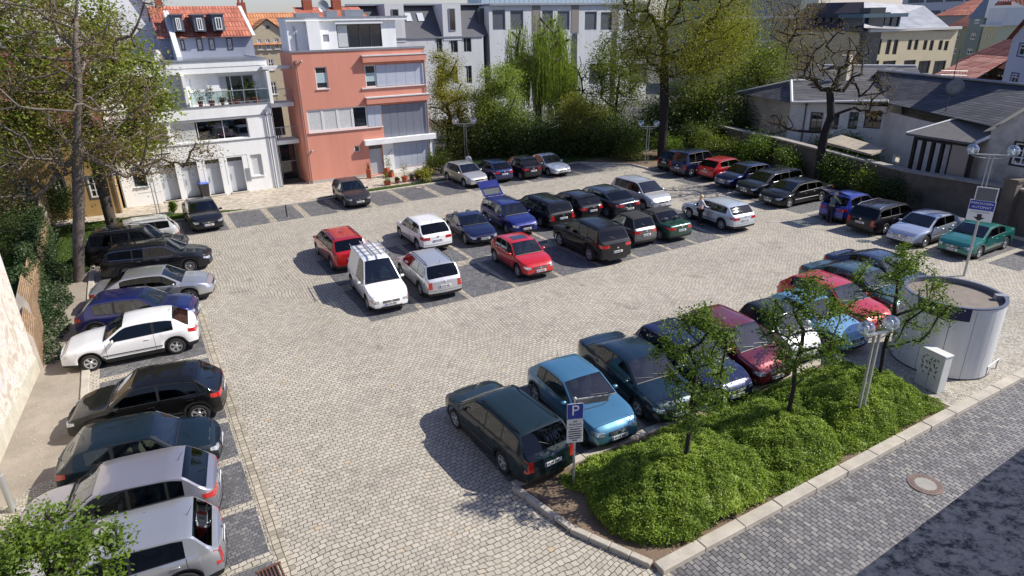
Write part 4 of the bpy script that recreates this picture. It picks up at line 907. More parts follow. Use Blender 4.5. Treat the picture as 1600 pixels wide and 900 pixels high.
for (a, b, c, d) in ((273, 28, 284, 47), (306, 28, 318, 47), (335, 27, 348, 46)):
    FD = Fac((3.3, 57.4), (9.95, 57.4)); rr = FD.rect(a, b, c, d); q = MB()
    FD.box(q, rr[0]-.2, rr[1]+.2, rr[2]-.1, rr[3]+.18, -3, 0.0); FD.box(q, rr[0]-.3, rr[1]+.3, rr[3]+.18, rr[3]+.26, -3, .12); do_ = q.build('dormer', m_dorm, r_)
    w_ = window(FD, r_, rr, 'two', m_wframe, rec=-.03, bar=.07)
for rr in ws: window(FB, r_, rr, 'cross', m_wframe, rec=.05, bar=.06, trim=m_dframe)
q = MB(); FB.box(q, .5, 1.0, 12.6, 13.7, -4.3, -3.8); q.build('chimney', P('chimney_brick', srgb((150, 84, 62)), .9, var=.2), rf)
# pale slanted firewall
FX = Fac((2.9, 55.2), (4.6, 55.2)); q = MB(); a, b = FX.uz(262, 18), FX.uz(283, 92)
q.prism([(FX.pt(a[0], 0)[0], 55.4), (FX.pt(a[0]+.35, 0)[0], 55.4), (FX.pt(a[0]+.35, 0)[0], 59.4), (FX.pt(a[0], 0)[0], 59.4)], 0, [9.0, 9.0, 12.2, 12.2])
o = q.build('firewall', m_whiteg); tag(o, 'pale slanting party wall at the left of the blue-grey house', 'wall')
# white gable at far left behind the maple
FG = Fac((-2.0, 64), (4.2, 64))
r_ = wempty('gabled_house', (1, 64, 0), 0, 'house with bright white gable and dark red roof behind the maple crown', 'house')
q = MB(); q.prism([(-3.5, 64), (3.9, 64), (3.9, 72), (-3.5, 72)], 0, 11.2); q.poly([(-3.5, 63.98, 11.2), (3.9, 63.98, 11.2), (1.7, 63.98, 15.8)]); q.poly([(-3.5, 72, 11.2), (3.9, 72, 11.2), (1.7, 72, 15.8)]); q.build('wall', m_white, r_)
q = MB(); q.quad((3.98, 63.7, 11.0), (3.98, 72.2, 11.0), (1.7, 72.2, 15.9), (1.7, 63.7, 15.9)); q.quad((1.7, 63.7, 15.9), (1.7, 72.2, 15.9), (-3.7, 72.2, 11.1), (-3.7, 63.7, 11.1)); q.build('roof', m_tile_dk, r_)

FR = Fac((10.05, 62), (15.5, 62))
r_ = wempty('beige_gabled_house', (12, 62, 0), 0, 'beige old house with orange tiled roof and small gable seen between white and pink houses', 'house')
m_beige = P('render_beige', srgb((178, 166, 140)), .92, var=.1)
ws = [FR.rect(401, 61, 410, 77), FR.rect(414, 61, 423, 77), FR.rect(427, 60, 437, 76), FR.rect(418, 93, 429, 109), FR.rect(439, 91, 448, 106), FR.rect(422, 128, 434, 147), FR.rect(444, 127, 453, 146), FR.rect(429, 167, 439, 178), FR.rect(430, 205, 441, 222)]
mb = MB(); FR.wall(mb, 0, FR.L, -.1, 9.6, [w for w in ws if w[3] < 9.55], rev=.1); body_box(FR, mb, 0, FR.L, -.1, 9.6, 8)
g0, g1 = FR.uz(394, 60)[0], FR.uz(442, 55)[0]; gm = (g0+g1)/2+.1
FRb = Fac((10.05, 61.9), (15.5, 61.9)); FRb.wall(mb, g0, g1, 9.0, 10.55, [w for w in ws if w[2] > 9.0], rev=.1)
mb.add([FRb.pt(g0, 10.55), FRb.pt(g1, 10.55), FRb.pt(gm, 11.45), FRb.pt(g0, 10.55, -3), FRb.pt(g1, 10.55, -3), FRb.pt(gm, 11.45, -3)], [(0, 1, 2)])
FRb.box(mb, gm-.14, gm+.14, 10.75, 11.0, .001, .02, 1)
mb.quad(FRb.pt(g0, 9, 0), FRb.pt(g0, 9, -3), FRb.pt(g0, 10.55, -3), FRb.pt(g0, 10.55, 0)); mb.quad(FRb.pt(g1, 9, 0), FRb.pt(g1, 9, -3), FRb.pt(g1, 10.55, -3), FRb.pt(g1, 10.55, 0))
mb.build('wall', [m_beige, m_dframe], r_)
mb = MB(); mb.quad(FR.pt(-.1, 9.5, .3), FR.pt(FR.L, 9.5, .3), FR.pt(FR.L, 12.1, -4.5), FR.pt(-.1, 12.1, -4.5)); mb.quad(FR.pt(-.1, 12.1, -4.5), FR.pt(FR.L, 12.1, -4.5), FR.pt(FR.L, 9.5, -9), FR.pt(-.1, 9.5, -9))
mb.quad(FRb.pt(g0-.25, 10.45, .2), FRb.pt(gm, 11.55, .2), FRb.pt(gm, 11.55, -3.2), FRb.pt(g0-.25, 10.45, -3.2)); mb.quad(FRb.pt(gm, 11.55, .2), FRb.pt(g1+.25, 10.45, .2), FRb.pt(g1+.25, 10.45, -3.2), FRb.pt(gm, 11.55, -3.2))
rf = mb.build('roof', m_tile_or, r_)
for i, rr in enumerate(ws): window(FRb if rr[2] > 9 else FR, r_, rr, 'cross', m_wframe, rec=.05, bar=.07, sill=1)
q = MB(); FR.box(q, .3, .9, 10.6, 12.9, -3.3, -2.6); FR.box(q, .35, .5, 12.9, 13.2, -3.1, -2.9); FR.box(q, .65, .8, 12.9, 13.2, -3.1, -2.9); q.build('chimney', P('chimney_brick', srgb((150, 84, 62)), .9, var=.2), rf)
# brick-red roofs peeping over the penthouse
r_ = wempty('red_brick_house', (19, 70, 0), 0, 'distant red brick house with chimneys just above the white penthouse roof', 'house')
q = MB(); q.prism([(17.0, 70), (23.5, 70), (23.5, 76), (17, 76)], 0, 11.6); q.build('wall', P('brick_red', srgb((150, 84, 66)), .9, var=.2), r_)
q = MB(); q.quad((16.8, 69.7, 11.5), (23.7, 69.7, 11.5), (23.7, 73, 12.7), (16.8, 73, 12.7)); rf = q.build('roof', m_tile_red, r_)
for x in (21.2, 18.2):
    q = MB(); q.box((x, 72.5, 12.8), (.9, .7, 1.1)); q.build('chimney', P('chimney_brick', srgb((150, 84, 62)), .9, var=.2), rf)

# ---------------------------------------------------------------- grey-white office block
m_off = P('office_cladding', srgb((200, 202, 203)), .8, var=.12, vscale=.8, streak=1)
FF = Fac((24.2, 75), (66, 75))
r_ = wempty('office_block', (45, 75, 0), 0, 'long pale grey office block with dark mansard, dormers and large dark windows behind the trees', 'office building')
def OR(*a): return FF.rect(*a)
ws = [OR(545, 0, 546, 1)][:0]
low = [OR(619, 41, 626, 49), OR(620, 60, 627, 70), OR(636, 59, 649, 70), OR(679, 60, 692, 82), OR(701, 60, 716, 82), OR(721, 59, 737, 81), OR(681, 103, 694, 130), OR(704, 103, 716, 130), OR(726, 103, 738, 130)]
tall = [OR(769, 15, 790, 47), OR(797, 16, 818, 47), OR(847, 16, 864, 45), OR(871, 17, 890, 47), OR(914, 18, 932, 47), OR(939, 19, 957, 47), OR(975, 20, 993, 48), OR(1000, 22, 1018, 48), OR(921, 100, 946, 130), OR(868, 100, 893, 128), OR(820, 98, 845, 126), OR(985, 100, 1010, 130)]
uc = FF.uz(755, 60)[0]
mb = MB(); FF.wall(mb, 0, uc, -.5, 9.35, [w for w in low if w[3] < 9.3], rev=.15)
FF.wall(mb, uc+.9, FF.L, -.5, 12.75, tall, rev=.2); body_box(FF, mb, 0, FF.L, -.5, 9.3, 16)
FF.box(mb, uc+.88, uc+.9, 0, 12.7, -10, 0); FF.box(mb, uc+.9, FF.L, 12.75, 12.95, -14, .3, 1)
mb.quad(FF.pt(uc, -.5, -1.2), FF.pt(uc+.9, -.5, -1.2), FF.pt(uc+.9, 12.5, -1.2), FF.pt(uc, 12.5, -1.2), 2)
for px in (838, 898, 960):
    u = FF.uz(px, 60)[0]; FF.box(mb, u-.35, u+.35, 0, 9.3, .002, .10, 2); FF.box(mb, u-.6, u+.6, 9.4, 12.7, .002, .05, 3)
mb.build('wall', [m_off, m_zinc, m_dframe, P('cladding_brown_grey', srgb((130, 124, 118)), .8)], r_)
m_mans = P('mansard_slate', srgb((84, 84, 90)), .8, var=.1, vscale=1.5)
mb = MB(); mb.quad(FF.pt(-.3, 9.35, -.25), FF.pt(uc+.9, 9.35, -.25), FF.pt(uc+.9, 12.9, -2.7), FF.pt(-.3, 12.9, -2.7)); mb.quad(FF.pt(-.3, 9.35, -.25), FF.pt(-.3, 12.9, -2.7), FF.pt(-.3, 12.9, -12), FF.pt(-.3, 9.35, -16))
flat_roof(FF, mb, -.3, FF.L, 12.9, 14, 1, -2.0); FF.box(mb, -.4, FF.L, 12.9, 13.1, -3.0, -2.6, 1); FF.box(mb, 0, uc, 9.3, 9.45, -.3, .12, 1); mb.build('roof', [m_mans, m_zinc], r_)
for (a, b, c, d, wr) in ((600, 6, 633, 48, (611, 14, 623, 26)), (690, 6, 721, 50, (700, 13, 712, 48))):
    rr = OR(a, b, c, d); q = MB(); FF.box(q, rr[0], rr[1], 9.0, rr[3], -3, .05); q.build('dormer', m_off, r_); w0 = OR(*wr)
    FFd = Fac((24.2, 74.93), (66, 74.93)); window(FFd, r_, w0, 'one', m_gframe, rec=-.03, bar=.08)
for (a, b, c, d) in ((642, 22, 652, 30), (661, 22, 671, 30)):
    rr = OR(a, b, c, d); zc = (rr[2]+rr[3])/2; t = (zc-9.35)/(12.9-9.35); dd_ = -.25-2.45*t; q = MB()
    q.add([FF.pt(rr[0], zc-.45, dd_+.42), FF.pt(rr[1], zc-.45, dd_+.42), FF.pt(rr[1], zc+.45, dd_-.18), FF.pt(rr[0], zc+.45, dd_-.18)], [(0, 1, 2, 3)]); q.build('skylight', P('skylight_glass', (.5, .52, .55), .1), r_)
for rr in low: 
    if rr[3] < 9.3: window(FF, r_, rr, 'one' if rr[1]-rr[0] < .8 else 'two', m_gframe, rec=.1, bar=.07, curtain=.2)
for rr in tall: window(FF, r_, rr, 'one', m_gframe, rec=.12, bar=.09, pm=P('blinds_dark', srgb((84, 88, 96)), .4, var=.1, vscale=.6))
q = MB()
for k in range(40): u = uc+1.2+k*.72; FF.box(q, u, u+.05, 12.95, 13.9, -3, -2.95)
FF.box(q, uc+1, FF.L, 13.88, 13.95, -3.05, -2.9); q.build('roof_railing', m_zinc, r_)
q = MB(); FF.box(q, 18, 41, 12.55, 14.6, -9, -5); q.build('roof_plant', P('plant_blue_glass', srgb((168, 186, 196)), .3, .3), r_)
# glass building beyond
r_ = wempty('glass_building', AT(1150, 118, 20)+(0,), 0, 'blue-tinted glass office with white floor bands behind the thicket', 'office building')
FZ = Fac(AT(1045, 118, 20), AT(1250, 112, 20))
q = MB(); FZ.box(q, 0, FZ.L, 0, 14.8, -12, 0); q.build('wall', P('glass_facade', srgb((110, 128, 138)), .15, .2, spec=.8, var=.2, vscale=.4), r_)
for z in (7.2, 10.6, 13.9, 5.0): q = MB(); FZ.box(q, -.2, FZ.L+.2, z, z+.35, .002, .3); q.build('floor_band', m_whiteg, r_)
q = MB()
for k in range(22): FZ.box(q, k*FZ.L/21-.05, k*FZ.L/21+.05, 3, 14.8, .003, .12)
q.build('mullion', m_gframe, r_)

# ---------------------------------------------------------------- cream office with metal roof
CA, CB_, CC = AT(1240, 97, 70), AT(1352, 88, 70), AT(1490, 100, 80)
r_ = wempty('cream_office', CB_+(0,), 0, 'cream stone office with pale metal roof, dark corner glazing and paired narrow windows', 'office building')
m_cream = P('stone_cream', srgb((206, 192, 158)), .85, var=.1, vscale=.7); 
F1 = Fac(CA, CB_); F2 = Fac(CB_, CC)
za, zb2 = 8.9, 8.9
zz2 = F2.uz(1420, 48)[1]; zz1 = F1.uz(1290, 45)[1]
ws2 = [cw(F2, (a[0]+a[2])/2, a[1], a[3], (a[2]-a[0])*(.85 if a[2]-a[0] < 10 else .95)) for a in ((1359, 61, 1366, 85), (1370, 61, 1377, 85), (1384, 62, 1392, 85), (1395, 62, 1403, 85), (1418, 62, 1425, 78), (1428, 62, 1435, 78), (1442, 63, 1449, 78), (1452, 63, 1459, 79), (1466, 63, 1473, 78), (1475, 64, 1482, 79), (1352, 95, 1373, 112), (1378, 95, 1399, 112), (1411, 94, 1430, 112), (1434, 95, 1453, 115), (1458, 95, 1477, 117))]
mb = MB(); F2.wall(mb, 0, F2.L, -1, zz2, ws2, rev=.2); body_box(F2, mb, 0, F2.L, -1, zz2, 14)
ws1 = [cw(F1, (a[0]+a[2])/2, a[1], a[3], a[2]-a[0]) for a in ((1265, 60, 1274, 80), (1279, 61, 1288, 82), (1305, 61, 1313, 82))]
F1.wall(mb, 0, F1.L-1.6, -1, zz1, ws1, rev=.2)
mb.build('wall', m_cream, r_)
for rr in ws2: window(F2, r_, rr, 'two' if rr[1]-rr[0] > 1.3 else 'one', m_dframe, rec=.12, bar=.07)
for rr in ws1: window(F1, r_, rr, 'one', m_dframe, rec=.12, bar=.07)
q = MB(); F1.box(q, F1.L-1.6, F1.L, -1, zz1+2.2, -2, .1); q.build('corner_glazing', P('corner_glass_dark', srgb((40, 52, 62)), .2, spec=.8), r_)
q = MB(); F2.box(q, 0, F2.L+.1, zz2, zz2+.3, -.3, .35); q.build('cornice', P('stone_pale', srgb((205, 202, 196)), .8), r_)
mb = MB(); mb.quad(P3(1350, 43.5, 86.5), P3(1492, 49, 99.5), P3(1444, 9, 105), P3(1350, 3, 93)); mb.add([P3(1492, 49, 99.5), P3(1470, 40, 116), P3(1444, 9, 105)], [(0, 1, 2)]); mb.build('roof', m_metalroof, r_)
m_shaderoof = P('roof_shade_brown', srgb((74, 62, 66)), .8, var=.1)  # dark tone paints in the shade on the slope turned from the sun
mb = MB(); mb.quad(P3(1238, 46, 97), P3(1351, 43.5, 86.7), P3(1350, 3, 93.05), P3(1264, 5, 102)); mb.add([P3(1238, 46, 97), P3(1264, 5, 102), P3(1232, 40, 112)], [(0, 1, 2)]); mb.build('shaded_roof', m_shaderoof, r_)
def band(Fq, xa, xb, ya, yb, yc, n_, nm, col):
    u0, u1 = Fq.uz(xa, 30)[0], Fq.uz(xb, 30)[0]; z0, z1, z2 = Fq.uz((xa+xb)/2, yb)[1], Fq.uz((xa+xb)/2, ya)[1], Fq.uz((xa+xb)/2, yc)[1]
    q = MB(); Fq.box(q, u0, u1, z0-.3, z1, -3, -.3); dm = q.build('roof_window_band', P('band_dark_glass', srgb((50, 62, 72)), .15, spec=.8), r_)
    q = MB(); Fq.box(q, u0-.6, u1+.8, z1, z2, -3.2, .2)
    for k in range(n_+1): Fq.box(q, u0+(u1-u0)*k/n_-.1, u0+(u1-u0)*k/n_+.1, z0-.3, z1, -.29, -.15)
    q.build('steel_canopy', P(nm, srgb(col), .45, .4), dm)
band(F2, 1352, 1408, 27, 43, 21, 5, 'steel_blue_grey', (84, 104, 116)); band(F1, 1272, 1346, 27, 43, 21, 6, 'steel_blue_shade', (40, 52, 66))  # second canopy: same steel, darker colour stands in for its shaded side
q = MB(); F1.box(q, 1.5, 5.0, zz1+3.5, zz1+5.2, -7, -4); q.build('roof_plant', m_shaderoof, r_)

# ---------------------------------------------------------------- town beyond, upper right
def house_far(label, px0, px1, D0, D1, ytop, depth, col, roofcol, roofh, wins=(), name='town_house', hip=True, zoff=0):
    Fq = Fac(AT(px0, D0, ytop+15), AT(px1, D1, ytop+15)); zt = Fq.uz((px0+px1)/2, ytop)[1]
    rr_ = wempty(name, Fq.pt(Fq.L/2, 0), 0, label, 'house', 'town houses beyond')
    mt = P('render_%d_%d_%d' % col, srgb(col), .9, var=.06)
    mb = MB(); W_ = [cw(Fq, (w[0]+w[2])/2, w[1], w[3], w[2]-w[0]) for w in wins]; Fq.wall(mb, 0, Fq.L, -1, zt, W_, rev=.15); body_box(Fq, mb, 0, Fq.L, -1, zt, depth); mb.build('wall', mt, rr_)
    for w in W_: window(Fq, rr_, w, 'cross', m_wframe, rec=.08, bar=.12)
    if roofh:
        mb = MB(); i = Fq.L*.28 if hip else 0
        a, b, c, d = Fq.pt(-.3, zt, .4), Fq.pt(Fq.L+.3, zt, .4), Fq.pt(Fq.L+.3, zt, -depth-.3), Fq.pt(-.3, zt, -depth-.3); e, f = Fq.pt(i, zt+roofh, -depth/2), Fq.pt(Fq.L-i, zt+roofh, -depth/2)
        mb.quad(a, b, f, e); mb.quad(c, d, e, f); mb.add([b, c, f], [(0, 1, 2)]); mb.add([d, a, e], [(0, 1, 2)]); mb.build('roof', roofcol, rr_)
    return rr_, Fq, zt
house_far('beige green house with brown hipped roof right behind the cream office', 1483, 1514, 116, 112, 41, 12, (150, 152, 130), m_tile_dk, 4.0, [(1491, 52, 1498, 62), (1487, 75, 1494, 84)])
hh, Fq, zt = house_far('grey-green town house with pointed turret gable in the upper right', 1512, 1534, 110, 108, 28, 9, (128, 142, 140), None, 0, [(1522, 30, 1530, 37), (1516, 52, 1524, 62), (1510, 76, 1519, 85)])
q = MB(); q.add([Fq.pt(-.2, zt, .1), Fq.pt(Fq.L+.2, zt, .1), Fq.pt(Fq.L*.55, zt+3.2, -1), Fq.pt(Fq.L+.2, zt, -8), Fq.pt(-.2, zt, -8)], [(0, 1, 2), (1, 3, 2), (3, 4, 2), (4, 0, 2)]); q.build('roof', P('turret_slate', srgb((110, 120, 132)), .6), hh)
hh, Fq, zt = house_far('pale yellow town house with rows of narrow windows beside the turret house', 1534, 1556, 106, 104, 40, 9, (186, 186, 156), None, 0, [(1533, 53, 1535, 63), (1538, 53, 1540, 62), (1543, 53, 1545, 62), (1547, 53, 1549, 62)])
q = MB(); Fq.box(q, -.2, Fq.L+.2, zt, zt+2.0, -6, -.3); Fq.box(q, -.3, Fq.L+.3, zt-.1, zt+.1, -.3, .3); q.build('parapet', m_whiteg, hh)
q = MB()
for k in range(6): c = Fq.pt(Fq.L*(k+.5)/6, 0, -1); q.lathe([(.0, 0), (.45, -.6)], c=(c[0], c[1], zt+2.9), n=8)
q.build('finial_roof', m_tile_red, hh)
for i, (px0, px1, D, yt, rh, lab) in enumerate(((1553, 1590, 130, 50, 3.6, 'far house with maroon roof between the turret and the grey gable'), (1585, 1640, 140, 36, 3.0, 'far house with salmon roof at the right edge of the photo'), (1462, 1490, 150, 24, 3.0, 'far house with pinkish roof above the cream office'))):
    house_far(lab, px0, px1, D, D-4, yt, 12, (170, 160, 150), [m_tile_dk, m_tile_red, m_tile_red][i], rh)
# big pale slab block on the hill
hb, Fq, zt = house_far('huge pale grey slab block with rows of tiny windows on the horizon', 1412, 1700, 235, 205, -22, 20, (196, 194, 194), None, 0)
q = MB(); z_b = Fq.uz(1550, 20)[1]
for row in range(7):
    for k in range(64):
        if (k % 8) == 7: continue
        u = 2+k*Fq.L/66; Fq.box(q, u, u+.6, 4+row*3.2, 5.1+row*3.2, .01, .06)
q.build('window_row', m_dframe, hb)

# grey-white gable house at the right edge with blue-framed windows
m_gab = P('render_cool_white', srgb((188, 190, 202)), .9, var=.05)
FQ = Fac(AT(1572, 64, 100), AT(1650, 56, 100))
r_ = wempty('gable_house', FQ.pt(2, 0), 0, 'pale lilac-grey gable house with blue framed windows at the right edge', 'house')
ws = [cw(FQ, 1600, 69, 88, 17), cw(FQ, 1585, 115, 131, 11)]
mb = MB(); FQ.wall(mb, 0, FQ.L, -1, FQ.uz(1590, 60)[1], ws, rev=.12); z6 = FQ.uz(1590, 60)[1]
mb.add([FQ.pt(0, z6), FQ.pt(FQ.L, z6), FQ.pt(FQ.L, z6+5)], [(0, 1, 2)]); body_box(FQ, mb, 0, FQ.L, -1, z6, 14); mb.build('wall', m_gab, r_)
for rr in ws: window(FQ, r_, rr, 'cross', m_wframe, rec=.06, bar=.08, trim=P('trim_blue', srgb((62, 74, 140)), .6))
q = MB(); q.quad(FQ.pt(-.3, z6-.1, .3), FQ.pt(FQ.L, z6+5.1, .3), FQ.pt(FQ.L, z6+5.1, -14), FQ.pt(-.3, z6-.1, -14)); q.build('roof', m_tile_dk, r_)
# dark red roof in front of it
FK = Fac(AT(1505, 74, 100), AT(1580, 66, 100))
r_ = wempty('red_roofed_house', FK.pt(2, 0), 0, 'low dark house with long striped red tile roof left of the lilac gable', 'house')
ze = FK.uz(1540, 100)[1]; zr = FK.uz(1590, 45)[1]+2.2
mb = MB(); FK.box(mb, 0, FK.L, -1, ze, -8, 0); mb.build('wall', P('render_dim_olive', srgb((112, 108, 84)), .9), r_)
mb = MB(); mb.quad(FK.pt(-.5, ze-.1, .5), FK.pt(FK.L+.5, ze-.1, .5), FK.pt(FK.L+.5, zr+1, -7), FK.pt(FK.L*.75, zr+.6, -7)); mb.build('roof', m_tile_dk, r_)
for (a, b, c, d) in ((1532, 112, 1544, 128), (1560, 110, 1568, 128)): window(FK, r_, FK.rect(a, b, c, d), 'two', m_dframe, rec=-.05, bar=.08)
FK2 = Fac(AT(1460, 70, 115), AT(1525, 65, 115)); q = MB(); ze = FK2.uz(1490, 122)[1]; zr = FK2.uz(1490, 104)[1]
r_ = wempty('small_red_roof_shed', FK2.pt(2, 0), 0, 'small outbuilding with pale red tiled roof behind the slate ridge', 'shed')
q.quad(FK2.pt(0, ze, .2), FK2.pt(FK2.L, ze, .2), FK2.pt(FK2.L*.85, zr+.8, -3), FK2.pt(.3, zr+.8, -3)); q.build('roof', tiles('roof_tiles_pale', srgb((186, 110, 88)), srgb((214, 160, 140)), (3, 3)), r_); q = MB(); FK2.box(q, 0, FK2.L, 0, ze-.02, -5, 0); q.build('wall', m_beige, r_)

# ---------------------------------------------------------------- old slate-roofed house and yard at the right
m_old = P('render_old_grey', srgb((176, 168, 154)), .95, var=.3, vscale=.7, bump=.4)
m_oldw = P('render_old_white', srgb((214, 212, 206)), .95, var=.2, vscale=.6, bump=.3)
m_verge = P('verge_white', srgb((214, 214, 210)), .7)
r_ = wempty('old_slate_house', (50, 33, 0), 0, 'old low rendered house with dark slate roofs, white verges and graffiti on its gable', 'house')
A_, B_ = AT(1162, 64, 160), AT(1234, 56.5, 175); Cx = AT(1384, 55, 175); Dx = AT(1556, 44.8, 200)
FE = Fac(A_, B_); FH = Fac(B_, Cx); FJ = Fac(Cx, Dx)
zE = FH.uz(1300, 162)[1]
wsH = [cw(FH, 1275, 175, 207, 20), cw(FH, 1304, 178, 202, 13), cw(FH, 1333, 175, 202, 15), cw(FH, 1364, 173, 201, 27)]
mb = MB(); FE.wall(mb, 0, FE.L, -1, zE, []); FH.wall(mb, 0, FH.L, -1, zE, wsH, rev=.25, mi=1); FJ.wall(mb, 0, FJ.L, -1, zE-.3, [FJ.rect(1396, 240, 1404, 256)], rev=.2, mi=1)
body_box(FH, mb, 0, FH.L, -1, zE, 9, 1); mb.build('wall', [m_old, m_oldw], r_)
for rr in wsH: window(FH, r_, rr, 'two', m_dframe, rec=.2, bar=.05)
mb = MB(); eA, eB, eC = P3(1151, 145, 64), P3(1237, 161, 55.8), P3(1388, 159, 54.4); r0_, rm = P3(1236, 127, 60), P3(1378, 127, 59.4); hA, hB = P3(1276, 103, 68), P3(1432, 104, 67)
mb.add([eA, eB, r0_], [(0, 1, 2)]); mb.quad(eB, eC, rm, r0_); mb.quad(P3(1308, 127, 59.9), rm, P3(1400, 100.5, 69), P3(1316, 103, 68)); mb.add([P3(1308, 127, 59.9), P3(1316, 103, 68), hA, P3(1160, 139, 70)], [(0, 1, 2, 3)]); mb.quad(P3(1390, 103, 68), hB, P3(1440, 118, 63), P3(1374, 112, 62))
mb.build('roof', m_slate, r_)
q = MB(); up_ = lambda p: (p[0], p[1], p[2]+.06)
q.tube([up_(eB), up_(eC)], .09, 6); q.tube([up_(eB), up_(r0_)], .11, 6); q.tube([up_(eA), up_(r0_)], .07, 6); q.tube([up_(r0_), up_(P3(1306, 127, 59.9))], .09, 6); q.tube([up_(hA), up_(hB)], .09, 6); q.build('verge_flashing', m_verge, r_)
P4, P3_, P2, P1 = P3(1384, 160, 54.6), P3(1562, 200, 44.6), P3(1640, 138, 50), P3(1371, 111, 60.5)
mb = MB(); mb.quad(P4, P3_, P2, P1); mb.quad(P1, P2, (P2[0]+5, P2[1]+6, P2[2]-3.5), (P1[0]+5, P1[1]+6, P1[2]-3.5)); w_roof = mb.build('wing_roof', m_slate2, r_)
q = MB(); q.tube([up_(P1), up_(P2)], .09, 6); q.build('ridge_flashing', m_zinc, w_roof)
q = MB(); c_ = P3(1318, 112, 60.5); q.box((c_[0], c_[1], c_[2]-.2), (.8, .8, 2.9), rz=.3); q.build('chimney', m_old, r_)
pipe(FE, r_, .9, 0, zE, mat=m_dframe); pipe(FH, r_, FH.uz(1258, 180)[0], 0, zE, mat=m_dframe)
# graffiti on the gable: blue strokes
def strokes(F, par, px0, py0, px1, py1, n, mat, seed=3, lw=.06, name='graffiti'):
    rs = random.Random(seed); q = MB()
    for _ in range(n):
        px, py = rs.uniform(px0, px1), rs.uniform(py0, py1); u, z = F.uz(px, py); a = rs.uniform(0, 6.3); pts = []
        for k in range(6): pts.append(F.pt(u+.22*math.cos(a)*k/5+rs.uniform(-.05, .05), z+.32*math.sin(a)*k/5+rs.uniform(-.05, .05), .02)); a += rs.uniform(-.7, .7)
        q.tube(pts, lw/2, 4)
    return q.build(name, mat, par)
strokes(FE, r_, 1172, 206, 1222, 222, 46, P('graffiti_blue', srgb((44, 78, 128)), .7), lw=.10)
# antenna with dish on the wing roof
x, y, z0 = P3(1474, 188, 49.5)
d_ = empty('roof_aerial', (x, y, z0), 0, 'tall thin aerial mast with grey satellite dish on the dark slate roof', 'antenna')
q = MB(); q.tube([(0, 0, 0), (.1, 0, 4.2)], .03, 6)
for k, zq in enumerate((2.75, 3.0)): q.tube([(-.9, .3, zq), (.9, -.3, zq-.1)], .015, 4)
for k in range(9): q.tube([(-.8+k*.2, .27-k*.065, 2.7), (-.8+k*.2, .27-k*.065, 3.05)], .01, 4)
q.build('mast', m_dframe, d_)
q = MB(); q.lathe([(0, .14), (.25, .11), (.48, .0), (.5, -.02), (.25, .08), (0, .11)], c=(.0, 0, 0), n=20, axis='y'); ds_ = q.build('dish', P('dish_grey', srgb((118, 120, 126)), .6), d_, True); ds_.location = (.05, -.2, 2.0); ds_.rotation_euler = (R(10), 0, R(-50))
# timber veranda
VA, VB = AT(1424, 46.5, 250), AT(1514, 44.6, 260); FV = Fac(VA, VB); m_wood = P('timber_black', (.018, .014, .012), .8, var=.3)
r_ = wempty('timber_veranda', FV.pt(2, 0), 0, 'dark timber veranda with flat felt roof and white edges attached to the old house', 'veranda')
zv = FV.uz(1470, 214)[1]
q = MB()
for k in range(7): u = FV.L*k/6; FV.box(q, u-.09, u+.09, 0, zv, -.1, .08)
FV.box(q, 0, FV.L, zv-.35, zv, -.1, .1); FV.box(q, 0, FV.L, 1.75, 1.9, -.05, .05); q.build('post', m_wood, r_)
q = MB()
for k in range(26): u = FV.L*k/25; FV.box(q, u-.05, u+.05, .6, 1.75, -.02, .03)
q.build('balustrade', m_wood, r_)
q = MB(); q.add([FV.pt(-.4, zv, .4), FV.pt(FV.L+.3, zv, .4), FV.pt(FV.L+.6, zv+1.05, -3.4), FV.pt(1.0, zv+1.05, -3.4), FV.pt(-.4, zv-.12, .4), FV.pt(FV.L+.3, zv-.12, .4), FV.pt(FV.L+.6, zv+.93, -3.4), FV.pt(1.0, zv+.93, -3.4)], [(0, 1, 2, 3), (7, 6, 5, 4), (0, 4, 5, 1), (1, 5, 6, 2), (2, 6, 7, 3), (3, 7, 4, 0)]); vr = q.build('roof', P('roof_felt', srgb((96, 94, 94)), .9, var=.25), r_)
q = MB(); q.tube([FV.pt(FV.L+.3, zv+.03, .4), FV.pt(FV.L+.6, zv+1.08, -3.4)], .1, 4); q.tube([FV.pt(-.4, zv+.03, .4), FV.pt(1.0, zv+1.08, -3.4)], .06, 4); q.build('verge_flashing', m_verge, vr)
q = MB(); a, b = FV.rect(1512, 224, 1532, 268)[:2]; FV.box(q, FV.L-1.1, FV.L-.1, .3, zv-.3, .09, .14); q.build('board_panel', P('board_pale', srgb((150, 138, 126)), .8), r_)
q = MB(); FV.box(q, 0, FV.L, 0, zv-.2, -3.5, -3.4); q.build('back_wall', P('veranda_shade_plaster', srgb((112, 108, 102)), .9, var=.3), r_)  # back wall plaster coloured darker to stand for the shade under the roof
# patchy plastered gable at the far right
FS = Fac(AT(1540, 44.6, 240), AT(1650, 43.2, 240)); 
m_patch = P('render_patchy', srgb((176, 172, 164)), .95, var=.5, vscale=.9, bump=.6)
r_ = wempty('patchy_gable_house', FS.pt(2, 0), 0, 'peeling white plaster gable wall with a small barred window at the right edge', 'house')
zlo = 0; zt1 = FS.uz(1560, 205)[1]; zt2 = FS.uz(1600, 168)[1]
ww = FS.rect(1588, 223, 1606, 260)
mb = MB(); FS.wall(mb, 0, FS.L, 2.0, zt1, [ww], rev=.15); mb.add([FS.pt(0, zt1), FS.pt(FS.L, zt1), FS.pt(FS.L, zt1+(zt2-zt1)*2.2)], [(0, 1, 2)]); FS.box(mb, 0, FS.L, 0, 2.0, -1, .05, 1); mb.build('wall', [m_patch, P('base_dark', (.05, .045, .045), .9, var=.4)], r_)
window(FS, r_, ww, 'grid', m_wframe, rec=.08, bar=.07, trim=m_wood)
